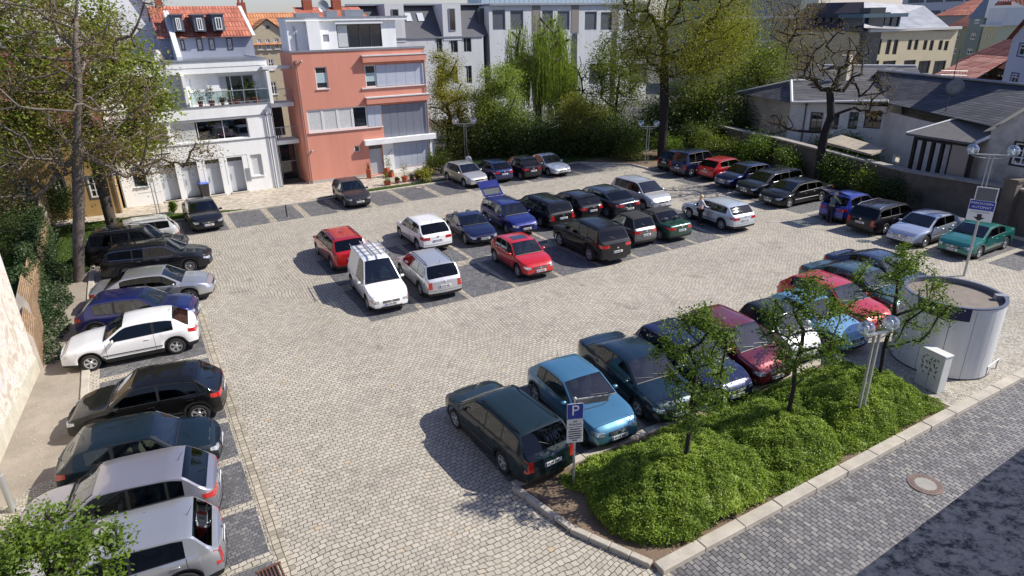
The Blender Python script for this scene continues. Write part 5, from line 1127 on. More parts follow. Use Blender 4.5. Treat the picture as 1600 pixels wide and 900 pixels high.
q = MB(); q.quad(FS.pt(-.3, zt1-.1, .25), FS.pt(FS.L, zt1+(zt2-zt1)*2.2+.1, .25), FS.pt(FS.L, zt1+(zt2-zt1)*2.2+.1, -3), FS.pt(-.3, zt1-.1, -3)); q.build('verge', m_verge, r_)

# ---------------------------------------------------------------- garden wall along the right row
m_oldwall = P('old_wall_render', srgb((104, 94, 84)), .95, var=.4, vscale=.8, bump=.8, bscale=10)
r_ = wempty('garden_wall', (40, 22, 0), 0, 'high old brown plastered garden wall behind the right row of cars', 'wall')
Wp = [(44.4, 40.5), (42.0, 32.5), (40.6, 27.0), (39.7, 21.5), (39.35, 15.0), (39.4, 8.0)]
hs = [2.1, 2.3, 2.25, 2.1, 2.25, 2.35]
mb = MB()
for i in range(len(Wp)-1):
    a, b = np.array(Wp[i]), np.array(Wp[i+1]); d = (b-a)/np.linalg.norm(b-a); nn = np.array([-d[1], d[0]])*.2
    mb.prism([tuple(a-nn), tuple(b-nn), tuple(b+nn), tuple(a+nn)], 0, [hs[i], hs[i+1], hs[i+1], hs[i]])
mb.build('wall_body', m_oldwall, r_)
mb = MB()
for i in range(len(Wp)-1):
    a, b = np.array(Wp[i]), np.array(Wp[i+1]); d = (b-a)/np.linalg.norm(b-a); nn = np.array([-d[1], d[0]])*.3
    mb.prism([tuple(a-nn), tuple(b-nn), tuple(b+nn), tuple(a+nn)], [hs[i]+.003, hs[i+1]+.003, hs[i+1]+.003, hs[i]+.003], [hs[i]+.12, hs[i+1]+.12, hs[i+1]+.12, hs[i]+.12])
mb.build('coping', P('coping_grey', srgb((150, 144, 136)), .9, var=.3), r_)
for (x, y, h) in ((38.95, 15.6, 2.75), (38.9, 11.8, 2.9)):
    q = MB(); q.box((x, y, h/2), (.6, .6, h)); q.box((x, y, h+.06), (.75, .75, .12)); q.build('pillar', m_oldwall, r_)
x, y = AT(1345, 50); q = MB(); q.prism([AT(1282, 50.5, 235), AT(1362, 47, 242), AT(1382, 49, 240), AT(1312, 53, 228)], 2.55, [2.75, 2.65, 2.75, 2.85])
o = q.build('lean_to_roof', P('roof_weathered', srgb((158, 148, 132)), .9, var=.35, vscale=2)); tag(o, 'weathered flat lean-to roof behind the garden wall right of the bare tree', 'roof')

# ---------------------------------------------------------------- mural house at the left and brick-topped garden wall
def muralmat():
    mt, n, b = newmat('mural_paint'); L = n.links.new
    tc = n.nodes.new('ShaderNodeTexCoord'); mp = n.nodes.new('ShaderNodeMapping'); mp.inputs['Scale'].default_value = (1, 1, .8); L(tc.outputs['Object'], mp.inputs[0])
    nz = n.nodes.new('ShaderNodeTexNoise'); nz.inputs['Scale'].default_value = 1.2; nz.inputs['Detail'].default_value = 3; nz.inputs['Distortion'].default_value = 1.6; L(mp.outputs[0], nz.inputs[0])
    sn = n.nodes.new('ShaderNodeMath'); sn.operation = 'MULTIPLY'; sn.inputs[1].default_value = 60; L(nz.outputs[0], sn.inputs[0]); s2 = n.nodes.new('ShaderNodeMath'); s2.operation = 'SINE'; L(sn.outputs[0], s2.inputs[0])
    ab = n.nodes.new('ShaderNodeMath'); ab.operation = 'ABSOLUTE'; L(s2.outputs[0], ab.inputs[0])
    ln = n.nodes.new('ShaderNodeMapRange'); ln.inputs[1].default_value = .02; ln.inputs[2].default_value = .16; L(ab.outputs[0], ln.inputs[0])
    vz = n.nodes.new('ShaderNodeTexNoise'); vz.inputs['Scale'].default_value = 1.7; vz.inputs['Detail'].default_value = 2; vz.inputs['Distortion'].default_value = 2.2; L(mp.outputs[0], vz.inputs[0])
    rp = n.nodes.new('ShaderNodeValToRGB'); e = rp.color_ramp.elements; e[0].position = .36; e[0].color = (*srgb((184, 170, 154)), 1); e[1].position = .5; e[1].color = (*srgb((206, 198, 184)), 1)
    k = e.new(.62); k.color = (*srgb((208, 202, 192)), 1); k = e.new(.72); k.color = (*srgb((190, 190, 206)), 1); L(vz.outputs[0], rp.inputs[0])
    mx = n.nodes.new('ShaderNodeMix'); mx.data_type = 'RGBA'; L(ln.outputs[0], mx.inputs[0]); mx.inputs[6].default_value = (*srgb((122, 102, 88)), 1); L(rp.outputs[0], mx.inputs[7])
    L(mx.outputs[2], b.inputs['Base Color']); b.inputs['Roughness'].default_value = .9; return mt
FM = Fac((-5.75, 11.0), (-4.41, 25.34))
r_ = wempty('mural_house', (-6, 18, 0), 0, 'windowless white gable wall covered in a pale brown swirling line mural', 'house')
q = MB(); FM.wall(q, 0, FM.L, .55, 8.5, []); q.build('mural', muralmat(), r_)
q = MB(); FM.box(q, 0, FM.L, -.1, .54, -.3, .03); q.build('plinth', P('plinth_cream', srgb((190, 184, 166)), .9, var=.2), r_)
q = MB(); body_box(FM, q, 0, FM.L, 0, 8.5, 9); flat_roof(FM, q, 0, FM.L, 8.5, 9); q.build('wall', m_white, r_)
m_brick = tiles('brick_ochre', srgb((150, 120, 90)), srgb((172, 146, 114)), (4, 13), ang=R(90), bump=.12)
m_plw = P('plaster_chalky', srgb((206, 196, 184)), .95, var=.25, vscale=2)
r_ = wempty('brick_garden_wall', (-4.8, 30, 0), 0, 'old garden wall with pale plaster, exposed ochre bricks and ivy beside the lawn', 'wall')
def ridge_wall(y0, y1, x0, x1, h0, h1, nm='wall_section'):
    q = MB(); w = .22
    v = [(x0-w, y0, 0), (x0+w, y0, 0), (x0+w, y0, h0-.5), (x0, y0, h0), (x0-w, y0, h0-.5), (x1-w, y1, 0), (x1+w, y1, 0), (x1+w, y1, h1-.5), (x1, y1, h1), (x1-w, y1, h1-.5)]
    q.add(v, [(4, 3, 2, 1, 0), (5, 6, 7, 8, 9), (0, 5, 9, 4), (4, 9, 8, 3)], 0); q.add(v, [(1, 2, 7, 6), (2, 3, 8, 7)], 1); q.build(nm, [m_plw, m_brick], r_)
ridge_wall(25.36, 27.4, -4.50, -4.62, 1.75, 1.75); ridge_wall(27.42, 29.6, -4.66, -4.74, 2.3, 2.3); ridge_wall(29.62, 33.5, -4.8, -4.95, 2.0, 1.9); ridge_wall(33.52, 43, -4.97, -5.15, 1.7, 1.7); ridge_wall(43.02, 45.6, -5.1, -5.2, 2.2, 2.4)
n = 26000; yy = rng.uniform(29.2, 44, n); top = 1.9+.25*np.sin(yy*1.7)+.15*np.sin(yy*4.1); t = rng.uniform(0, 1, n)
xx = -4.9-.02*(yy-30)+.35*(1-t)**1.5*1.2+rng.normal(0, .08, n); zz = t*top+rng.normal(0, .05, n)
m1 = 5200; yg = rng.uniform(25.7, 38, m1); xg = rng.uniform(-4.7, -3.75, m1)+.15*np.sin(yg*2); zg = np.abs(rng.normal(0.08, .08, m1))+.03
tp = 5000; yt = rng.uniform(29.5, 44, tp); xt = -4.95-.02*(yt-30)+rng.normal(0, .16, tp); zt_ = 1.95+.22*np.sin(yt*1.7)+rng.normal(0, .09, tp)
V = leafcloud(np.concatenate([np.c_[xx, yy, np.abs(zz)], np.c_[xg, yg, zg], np.c_[xt, yt, zt_]]), 1, .03, .055, up=.5)
o = quads_mesh('ivy', V, m_leaf_ivy); tag(o, 'dense dark glossy ivy smothering the garden wall at the left', 'ivy', kind='stuff')

# ---------------------------------------------------------------- stone ledge of the lookout at the lower right
mt, n, b = newmat('ledge_stone'); L = n.links.new
tc = n.nodes.new('ShaderNodeTexCoord'); nz = n.nodes.new('ShaderNodeTexNoise'); nz.inputs['Scale'].default_value = 26; nz.inputs['Detail'].default_value = 12; nz.inputs['Roughness'].default_value = .8; nz.inputs['Distortion'].default_value = .1; L(tc.outputs['Object'], nz.inputs[0])
rp = n.nodes.new('ShaderNodeValToRGB'); e = rp.color_ramp.elements; e[0].position = .41; e[0].color = (.09, .08, .07, 1); e[1].position = .66; e[1].color = (.85, .66, .48, 1); k = e.new(.46); k.color = (.30, .23, .175, 1); k = e.new(.51); k.color = (.60, .47, .35, 1)
L(nz.outputs[0], rp.inputs[0]); L(rp.outputs[0], b.inputs['Base Color']); b.inputs['Roughness'].default_value = .95
bp = n.nodes.new('ShaderNodeBump'); bp.inputs['Strength'].default_value = .7; bp.inputs['Distance'].default_value = .01; L(nz.outputs[0], bp.inputs['Height']); L(bp.outputs[0], b.inputs['Normal'])
r_ = wempty('lookout_building', (2, 0, 0), 0, 'dark weathered stone ledge of the building in the lower right corner', 'building')
q = MB(); q.prism([(.9, .18), (3.9, .18), (3.9, .745), (.9, .618)], 9.2, [9.64, 9.64, 9.56, 9.56]); q.prism([(.9, -.6), (3.9, -.6), (3.9, .18), (.9, .18)], 9.2, [9.74, 9.74, 9.72, 9.72]); q.build('ledge', mt, r_)
q = MB(); q.prism([(-1.5, -8), (9, -8), (9, -.62), (-1.5, -.62)], 0, 9.4); q.prism([(.9, -.62), (9, -.62), (9, .5), (.9, .5)], 0, 9.19); q.prism([(3.92, -8), (9, -8), (9, .78), (3.92, .78)], 9.2, 19); q.prism([(-.5, -8), (3.9, -8), (3.9, -1.3), (-.5, -1.3)], 9.42, 19); q.build('wall', P('lookout_stone', srgb((150, 144, 134)), .9, var=.2), r_)  # tall block right of the ledge is unseen, added to shade it

for o, loc in WROOTS:
    o.location = loc
    for ch in o.children: ch.location = ch.location-Vector(loc)
# ================================================================ cars
M_TRIM = P('car_black_trim', (.012, .012, .013), .45)
M_TYRE = P('tyre_rubber', (.015, .015, .016), .8)
M_RIM = P('wheel_alloy', (.5, .51, .53), .35, .6)
M_RIMD = P('wheel_alloy_dark', (.12, .12, .13), .35, .7)
M_INT = P('car_interior_dark', (.03, .03, .032), .85)
M_SEAT = P('car_seat_cloth', (.07, .07, .08), .9)
M_SEATB = P('car_seat_beige', (.32, .27, .2), .9)
M_GLASS = glassmat('car_glass', (.33, .39, .39), .09)
M_GLASSD = glassmat('car_glass_tinted', (.06, .07, .075), .04)
M_CHROME = P('chrome', (.75, .76, .78), .12, 1)
M_HEAD = P('headlight_lens', (.60, .62, .65), .09, .55, 1, var=.35, vscale=12)
M_TAIL = P('taillight_lens', (.42, .012, .012), .12, 0, 1)
M_AMBER = P('indicator_lens', (.6, .2, .02), .15, 0, 1)
M_PLATE = P('plate_white', (.75, .75, .72), .4)
M_PLATEB = P('plate_blue', (.02, .06, .35), .4)
M_INK = P('plate_ink', (.03, .03, .03), .5)
M_SOFT = P('soft_top_fabric', (.02, .02, .022), .85)

NR = 12
def rows_at(sp, s):
    """cross-section of the car at distance s behind the nose: NR points (x, y, z), left side"""
    s = np.atleast_1d(np.asarray(s, float))
    zt = np.interp(s, sp['_ps'], sp['_pz']); belt = np.interp(s, sp['belt_s'], sp['belt_z'])
    zb = np.minimum(belt, zt-.055); h = zt-zb
    L, W = sp['L'], sp['W']
    fa, fb, ra, rb = sp['taper']
    f = np.ones_like(s)
    k = np.clip(1-s/fb, 0, 1); f -= fa*k**2.3
    k = np.clip(1-(L-s)/rb, 0, 1); f -= ra*k**2.3
    y = W/2*f
    z0 = np.full_like(s, sp['sill'])
    z0 += .06*np.clip(1-s/.5, 0, 1)+.06*np.clip(1-(L-s)/.5, 0, 1)
    for sw in (sp['fo'], sp['fo']+sp['wb']):
        q = sp['ra']**2-(s-sw)**2
        z0 = np.maximum(z0, np.where(q > 0, sp['rt']+np.sqrt(np.maximum(q, 0)), 0))
    tum = sp['tum']
    P_ = np.zeros((len(s), NR, 3)); X = sp['xn']-s
    zz = [z0]; yy = [y*.965]
    for fr, yf in ((.22, .99), (.48, 1.0), (.72, .998), (.9, .982)):
        zz.append(z0+(zb-z0)*fr); yy.append(y*yf)
    zz.append(zb); yy.append(y*.955)
    yb = y*.955
    z6 = zb+np.minimum(.03, .15*h); zz.append(z6); yy.append(yb-tum*(z6-zb)-.004)
    z7 = zb+np.maximum(h-.085, .3*h); zz.append(z7); y7 = yb-tum*(z7-zb)-.006; yy.append(y7)
    z8 = zb+np.maximum(h-.045, .6*h); zz.append(z8); y8 = y7-.014; yy.append(y8)
    z9 = zb+np.maximum(h-.016, .85*h); zz.append(z9); y9 = y8-.06; yy.append(y9)
    zz.append(zt-.004); yy.append(y9*.55); zz.append(zt); yy.append(y9*0)
    # lean of nose and tail
    for r in range(NR):
        z = zz[r]
        x = X.copy()
        x -= sp['lean']*np.clip(z-.42, 0, 1)*np.clip(1-s/.6, 0, 1)+.25*np.clip(.34-z, 0, 1)*np.clip(1-s/.5, 0, 1)
        x += sp['rlean']*np.clip(z-.5, 0, 1)*np.clip(1-(L-s)/.5, 0, 1)+.2*np.clip(.36-z, 0, 1)*np.clip(1-(L-s)/.5, 0, 1)
        P_[:, r, 0] = x; P_[:, r, 1] = yy[r]; P_[:, r, 2] = z
    return P_
def surf(sp, s, z, side):
    r = rows_at(sp, s)[0]
    y = np.interp(z, r[:9, 2], r[:9, 1]); x = np.interp(z, r[:9, 2], r[:9, 0])
    return np.array([x, y*side, z])
BULGE = .07
def cap_pt(sp, end, y, z, off=0):
    s = 0 if end == 'f' else sp['L']
    r = rows_at(sp, s)[0]; sg = 1 if end == 'f' else -1
    x = np.interp(z, r[:, 2], r[:, 0]); ym = max(np.interp(z, r[:9, 2], r[:9, 1]), .01)
    fr = min(abs(y)/ym, 1)
    return np.array([x+sg*(BULGE*(1-fr*fr)+off), y, z])
def cap_patch(mb, sp, end, y0, y1, z0, z1, off=.008, mi=0, n=6):
    ys = np.linspace(y0, y1, n+1); sg = 1 if end == 'f' else -1
    a = [cap_pt(sp, end, y, z0, off) for y in ys]; b = [cap_pt(sp, end, y, z1, off) for y in ys]
    for i in range(n):
        q = (a[i], a[i+1], b[i+1], b[i]) if sg*(y1-y0) > 0 else (a[i+1], a[i], b[i], b[i+1])
        mb.quad(*q, mi=mi)
    k = .03*sg
    for (p, q) in ((a[0], b[0]), (a[-1], b[-1])):
        mb.quad(p, q, q-[k, 0, 0], p-[k, 0, 0], mi=mi)
    for row in (a, b):
        for i in range(n): mb.quad(row[i], row[i+1], row[i+1]-[k, 0, 0], row[i]-[k, 0, 0], mi=mi)
def corner_light(mb, sp, end, side, slen, yin, z0, z1, z0s=None, z1s=None, off=.010, mi=0):
    """lamp that wraps the corner: slen along the flank, in to |y|=yin on the end"""
    L = sp['L']; pts = []
    z0s = z0 if z0s is None else z0s; z1s = z1 if z1s is None else z1s
    for t in (1, .7, .45, .25, .1, 0):
        s = slen*t if end == 'f' else L-slen*t
        a, b = z0+(z0s-z0)*t, z1+(z1s-z1)*t
        p, q = surf(sp, s, a, side), surf(sp, s, b, side)
        o = np.array([0, side*off, 0]); pts.append((p+o, q+o))
    ym = abs(pts[-1][0][1])-off
    sg = 1 if end == 'f' else -1
    for t in (.15, .4, .7, 1):
        y = (ym+(yin-ym)*t)*side
        pts.append((cap_pt(sp, end, y, z0, off), cap_pt(sp, end, y, z1, off)))
    for i in range(len(pts)-1):
        (a, b), (c, d) = pts[i], pts[i+1]
        mb.add([a, c, d, b], [(0, 1, 2, 3) if side*sg > 0 else (3, 2, 1, 0)], mi)
    a, b = pts[-1]; mb.quad(a, b, b-[.04*sg, 0, 0], a-[.04*sg, 0, 0], mi=mi)
    a, b = pts[0]; mb.quad(a, b, b-[0, .03*side, 0], a-[0, .03*side, 0], mi=mi)
    for k in (0, 1):
        for i in range(len(pts)-1):
            p, q = pts[i][k], pts[i+1][k]; d = np.array([.03*sg, .02*side, 0]); mb.quad(p, q, q-d, p-d, mi=mi)
_wheel_cache = {}
def wheel_meshes(rt, style):
    key = (round(rt, 3), style)
    if key in _wheel_cache: return _wheel_cache[key]
    w = .19
    mb = MB(); rr = rt*.66
    mb.lathe([(rr, -w/2), (rr+.02, -w/2-.006), (rt-.03, -w/2-.008), (rt-.006, -w/2+.018), (rt, 0), (rt-.006, w/2-.018), (rt-.03, w/2+.008), (rr+.02, w/2+.006), (rr, w/2), (rr, w/2-.03), (rr-.012, w/2-.05), (rr-.012, -w/2+.02), (rr, -w/2)], n=28, axis='y')
    me = bpy.data.meshes.new('wheel'); me.from_pydata(mb.v, [], mb.f); me.materials.append(M_TYRE)
    me.polygons.foreach_set('use_smooth', [True]*len(me.polygons))
    rb = MB()   # rim: dark dish, spokes, lip, hub on the +y face
    yo = w/2-.01
    rb.lathe([(.0, yo-.07), (rr-.012, yo-.07)], n=24, axis='y', mi=1)
    rb.lathe([(rr-.03, yo-.03), (rr-.026, yo), (rr-.004, yo+.004), (rr, yo-.02)], n=28, axis='y')
    ns = {'five': 5, 'ten': 10, 'seven': 7, 'disc': 0}[style]
    if ns:
        for k in range(ns):
            a = 2*math.pi*k/ns; hw = (.030 if ns == 5 else .021 if ns == 7 else .013)
            if ns == 5: pairs = (-.13, .13)
            else: pairs = (0,)
            for dlt in pairs:
                p0 = np.array([math.cos(a+dlt*.5), 0, math.sin(a+dlt*.5)])*.05; p1 = np.array([math.cos(a+dlt), 0, math.sin(a+dlt)])*(rr-.02)
                t = (p1-p0)/np.linalg.norm(p1-p0); nn = np.array([-t[2], 0, t[0]])*hw*.75
                y0, y1 = np.array([0, yo-.012, 0]), np.array([0, yo-.004, 0]); dn = np.array([0, -.035, 0])
                q = [p0-nn+y0, p0+nn+y0, p1+nn*.8+y1, p1-nn*.8+y1]
                rb.add(q+[v+dn for v in q], [(0, 1, 2, 3), (0, 4, 5, 1), (1, 5, 6, 2), (2, 6, 7, 3), (3, 7, 4, 0)])
        rb.lathe([(0, yo+.002), (.05, yo-.002), (.065, yo-.02)], n=14, axis='y')
    else:
        rb.lathe([(0, yo-.004), (.08, yo-.006), (rr*.55, yo-.022), (rr*.8, yo-.012), (rr-.02, yo-.012)], n=24, axis='y')
        for k in range(12):
            a = 2*math.pi*k/12; rb.box((math.cos(a)*rr*.78, yo-.007, math.sin(a)*rr*.78), (.035, .006, .035), mi=1)
    me2 = bpy.data.meshes.new('rim'); me2.from_pydata(rb.v, [], rb.f); me2.polygons.foreach_set('material_index', rb.m)
    _wheel_cache[key] = (me, me2); return me, me2
def profile(sp):
    """dense, slightly rounded top silhouette"""
    ps = np.array([a for a, b in sp['prof']]); pz = np.array([b for a, b in sp['prof']])
    s = np.arange(0, sp['L']+.001, .02); z = np.interp(s, ps, pz)
    k = np.exp(-.5*(np.arange(-6, 7)/sp.get('soft', 2.2))**2); k /= k.sum()
    zp = np.pad(z, 6, mode='reflect', reflect_type='odd'); z2 = np.convolve(zp, k, 'valid')
    e = np.minimum(s, sp['L']-s); wgt = np.clip(e/.12, 0, 1)
    sp['_ps'], sp['_pz'] = s, z*(1-wgt)+z2*wgt
def spec(style, **kw):
    d = dict(L=4.2, W=1.75, H=1.46, wb=2.58, fo=.84, sill=.20, rt=.31, tum=.30, lean=.09, rlean=.08, taper=(.21, .72, .13, .45), style=style,
             nose=.64, hood=.79, cowl=(1.10, .97), wst=1.78, belt=(.88, .97), roofz=None, pillars=2, rails=False, sunroof=False, rim='five', tint=False)
    base = {
        'hatch': dict(), 'estate': dict(L=4.55, H=1.47, wb=2.65, fo=.88, rails=True), 'sedan': dict(L=4.55, H=1.43, belt=(.87, .96), wb=2.68, fo=.88),
        'coupe': dict(L=4.1, H=1.32, wb=2.45, belt=(.80, .90), hood=.66, nose=.54, cowl=(1.25, .86), wst=1.95, doors=1),
        'mpv': dict(L=4.2, H=1.60, wb=2.65, hood=.84, nose=.66, cowl=(.85, 1.04), wst=1.62, belt=(.98, 1.05)),
        'suv': dict(L=4.67, W=1.88, H=1.72, wb=2.70, fo=.93, sill=.30, rt=.36, hood=.96, nose=.76, cowl=(1.25, 1.13), wst=1.92, belt=(1.04, 1.14), rails=True),
        'smart': dict(L=2.7, W=1.54, H=1.54, wb=1.83, fo=.46, hood=.80, nose=.62, cowl=(.55, .98), wst=1.10, belt=(.94, .98), doors=1, rt=.29, taper=(.16, .5, .10, .4)),
        'van': dict(L=4.23, W=1.70, H=1.84, wb=2.6, fo=.80, hood=.76, nose=.60, cowl=(1.08, 1.0), wst=1.72, belt=(.93, .98), doors=1, rim='disc'),
        'mpvan': dict(L=4.1, W=1.70, H=1.80, wb=2.68, fo=.78, hood=.84, nose=.66, cowl=(.95, 1.08), wst=1.6, belt=(1.0, 1.05)),
        'cabrio': dict(L=4.08, H=1.38, wb=2.47, belt=(.84, .93), hood=.70, nose=.56, cowl=(1.22, .90), wst=1.88, doors=1),
    }[style]
    d.update(base); d.update(kw)
    L, H = d['L'], d['H']; cs, cz = d['cowl']
    pr = [(0, d['nose']), (.04, d['nose']+.05), (.16, d['hood']), (cs*.55, (d['hood']+cz)/2+.02), (cs, cz), (d['wst'], H-.035), (d['wst']+.35, H-.002), (d['wst']+.75, H)]
    st = style
    rr = {'hatch': (L-.62, H-.075, L-.14, .99), 'estate': (L-.42, H-.05, L-.10, .97), 'sedan': (L-1.40, H-.06, L-.62, .99), 'coupe': (L-1.45, H-.06, L-.50, .90),
          'mpv': (L-.45, H-.06, L-.12, 1.04), 'suv': (L-.58, H-.06, L-.16, 1.14), 'smart': (L-.36, H-.05, L-.09, 1.02), 'van': (L-.14, H-.03, L-.05, 1.05),
          'mpvan': (L-.28, H-.04, L-.08, 1.05), 'cabrio': (L-1.35, H-.06, L-.78, .95)}[st]
    rr = d.get('rear', rr)
    if st in ('sedan', 'coupe', 'cabrio'):
        dz = d.get('deck', rr[3]+.0); pr += [(rr[0]-.35, H-.02), (rr[0], rr[1]), (rr[2], rr[3]), (L-.12, dz-.01), (L-.03, dz-.05), (L, dz-.10)]
    else:
        pr += [(min(rr[0]-.3, L-.6), H-.02), (rr[0], rr[1]), (rr[2], rr[3]), (L-.03, rr[3]-.06), (L, rr[3]-.10)]
    d['prof'] = [p for i, p in enumerate(pr) if i == 0 or p[0] > pr[i-1][0]]
    d['rt0'], d['rb0'] = rr[0], rr[2]; d['rbz'] = rr[3]
    d['xn'] = d['wb']/2+d['fo']; d['ra'] = d['rt']+.055
    d['belt_s'] = [0, cs, L]; d['belt_z'] = [d['belt'][0]-.10, d['belt'][0], d['belt'][1]]
    profile(d)
    # side windows and doors
    a = cs+.20; nd = d.get('doors', 2); sw = d['fo']+d['wb']
    if st == 'hatch': e = L-.62 if nd == 2 else L-.72; 
    elif st in ('estate',): e = L-.42
    elif st == 'mpv': e = L-.55
    elif st == 'mpvan': e = L-.45
    elif st == 'suv': e = L-.72
    elif st == 'sedan': e = L-1.20
    elif st == 'coupe': e = L-1.28
    elif st == 'cabrio': e = L-1.45
    elif st == 'smart': e = L-.95
    else: e = d['wst']+.72
    b1 = d['wst']+(.62 if nd == 2 else .85)
    if st == 'smart': b1 = e
    if st in ('van', 'cabrio'): b1 = e
    w = [(a, b1)]
    if nd == 2:
        b2 = b1+.07+.72
        if b2 < e-.25: w += [(b1+.07, b2), (b2+.06, e)]
        else: w += [(b1+.07, e)]
    elif e > b1+.3: w += [(b1+.09, e)]
    d['wins'] = w
    ds = [(cs+.02, b1+.035)]
    if nd == 2: ds.append((b1+.05, min(w[1][1]+.03, sw+.12)))
    d['doorspans'] = ds
    return d
def lofted(sp, s0, s1, r0, r1, shrink=0, both=True, side=1, pad=None):
    """strip of body surface between stations s0..s1 and rows r0..r1"""
    ss = [s for s in sp['_st'] if s0+shrink+.004 < s < s1-shrink-.004]; ss = [s0+shrink]+ss+[s1-shrink]
    A = rows_at(sp, ss)[:, r0:r1+1]
    n, k = A.shape[:2]
    fs = [(i*k+j, (i+1)*k+j, (i+1)*k+j+1, i*k+j+1) for i in range(n-1) for j in range(k-1)]
    V = A.reshape(-1, 3).copy(); V[:, 1] *= side
    if side > 0: fs = [tuple(reversed(f)) for f in fs]
    return V, fs
def make_car(name, label, group, pt, sp, pos, heading, cat='car', plate_f=True, plate_r=True, open_tail=False, open_mirror=None, seat=None, glass=None, lamps='std', roofmat=None, beltchrome=False, lowertrim=True, extras=None):
    root = empty(name, (pos[0], pos[1], 0.004), R(heading), label, cat, group)
    L, W, H = sp['L'], sp['W'], sp['H']; cs = sp['cowl'][0]
    gl = glass or (M_GLASSD if sp['tint'] else M_GLASS)
    crit = [0, .015, .04, .08, .13, .19, cs, sp['wst'], sp['rt0'], sp['rb0'], L-.19, L-.12, L-.08, L-.04, L-.015, L, .16]
    for w in sp['wins']: crit += list(w)
    for w in sp['doorspans']: crit += list(w)
    for sw in (sp['fo'], sp['fo']+sp['wb']):
        crit += [sw+sp['ra']*k for k in (-1.0, -.985, -.94, -.85, -.7, -.5, -.25, 0, .25, .5, .7, .85, .94, .985, 1.0)]
    crit += list(np.linspace(cs, sp['wst'], 8))+list(np.linspace(sp['rt0'], sp['rb0'], 6))
    crit = [c for c in crit if 0 <= c <= L]
    st = sorted(crit+[s for s in np.arange(.25, L-.2, .12)])
    o = [st[0]]
    cset = set(round(c, 4) for c in crit)
    for s in st[1:]:
        if s-o[-1] < .006: continue
        if s-o[-1] < .03 and round(s, 4) not in cset: continue
        o.append(s)
    if o[-1] < L-.001: o.append(L)
    sp['_st'] = o; s = np.array(o); A = rows_at(sp, s); n = len(s)
    body = MB()
    base = [tuple(p) for p in A.reshape(-1, 3)]; mir = [(x, -y, z) for x, y, z in base]
    nb = len(base); body.v = base+mir
    def inwin(m): return any(a < m < b for a, b in sp['wins'])
    def indoor(m): return any(a < m < b for a, b in sp['doorspans'])
    zt = np.interp(s, sp['_ps'], sp['_pz']); zb = A[:, 5, 2]
    for i in range(n-1):
        mid = (s[i]+s[i+1])/2; hh = zt[i]-zb[i]
        for j in range(NR-1):
            mi = 0
            if j == 6 and inwin(mid): continue
            if 1 <= j <= 4 and indoor(mid): continue
            if j >= 9 and cs < mid < sp['wst']: continue
            if j >= 9 and sp['rt0'] < mid < sp['rb0'] and sp['style'] != 'van': continue
            if j >= 8 and .16 < mid < cs: continue
            if j == 6 and sp['wins'][0][0] < mid < sp['wins'][-1][1]: mi = 1
            if j == 0 and lowertrim: mi = 1
            if roofmat and j >= 6 and sp['wst'] < mid: mi = 2 if mid < sp['rb0'] else 0
            if roofmat and j >= 8 and sp['rt0'] < mid < sp['rb0']: mi = 2
            a = i*NR+j; b = (i+1)*NR+j
            body.f.append([a, a+1, b+1, b]); body.m.append(mi)
            body.f.append([nb+b, nb+b+1, nb+a+1, nb+a]); body.m.append(mi)
    # end caps with a bulge
    for end, i in (('f', 0), ('r', n-1)):
        zs = A[i, :, 2]; fr = [1, .8, .5, .2, 0]
        grid = []
        for j in range(NR):
            ym = A[i, j, 1]; row = []
            for q in fr: row.append((A[i, j, 0]+(1 if end == 'f' else -1)*BULGE*(1-q*q)*(1 if ym > .05 else 0), ym*q, zs[j]))
            grid.append(row)
        for side in (1, -1):
            b0 = len(body.v)
            for row in grid: body.v += [(x, y*side, z) for x, y, z in row]
            for j in range(NR-1):
                for q in range(4):
                    f = [b0+j*5+q, b0+j*5+q+1, b0+(j+1)*5+q+1, b0+(j+1)*5+q]
                    if (side > 0) == (end == 'r'): f.reverse()
                    body.f.append(f); body.m.append(0 if j >= 1 else (1 if lowertrim else 0))
    # floor pan and wheel boxes
    yb = W/2-.27; x0, x1 = sp['xn']-.35, sp['xn']-L+.3
    body.box(((x0+x1)/2, 0, .34), (abs(x0-x1), 2*yb, .26), mi=1)
    xa, xb = sp['xn']-sp['doorspans'][0][0], sp['xn']-min(L-.35, sp['doorspans'][-1][1]+.25)
    body.box(((xa+xb)/2, 0, .34), (abs(xa-xb), W-.14, .2), mi=1)
    mats = [pt, M_TRIM] + ([roofmat] if roofmat else [])
    bo = body.build('body', mats, root, True, 42)
    # cabin tub
    it = MB(); ci0, ci1 = sp['xn']-cs+.1, sp['xn']-sp['rb0']+.12
    zb0 = sp['belt'][0]
    yi = W/2*.955-.05
    it.box(((ci0+ci1)/2, 0, .44), (ci0-ci1, 2*yi, .06))
    for sd_ in (1, -1): it.box(((ci0+ci1)/2, sd_*(yi-.03), (.44+zb0-.02)/2), (ci0-ci1-.2, .05, zb0-.46))
    it.box((sp['xn']-cs-.2, 0, zb0-.14), (.5, 2*yi-.1, .24), bev=.05)
    it.box((ci1+.02, 0, .68), (.05, 2*yi-.1, .5))
    if sp['style'] in ('sedan', 'coupe', 'cabrio'): it.box((sp['xn']-sp['rb0']+.1, 0, zb0-.03), (.5, 2*yi-.1, .04))
    it.build('interior', M_INT, root)
    nrow = 1 if sp['style'] in ('smart', 'van') else 2
    for r_ in range(nrow):
        sx = sp['xn']-sp['wst']-(.28 if r_ == 0 else 1.12)
        for sd_ in (1, -1):
            q = MB(); y = sd_*.36
            q.box((sx+.22, y, .56), (.5, .46, .16), bev=.05)
            Mx = Matrix.Rotation(R(-14), 3, 'Y')
            q.box((sx-.1, y, .82), (.13, .44, .56), bev=.05, M=Mx)
            q.box((sx-.2, y, 1.14 if H > 1.4 else 1.06), (.09, .24, .17), bev=.035, M=Mx)
            q.build('seat', seat or M_SEAT, root, True, 40)
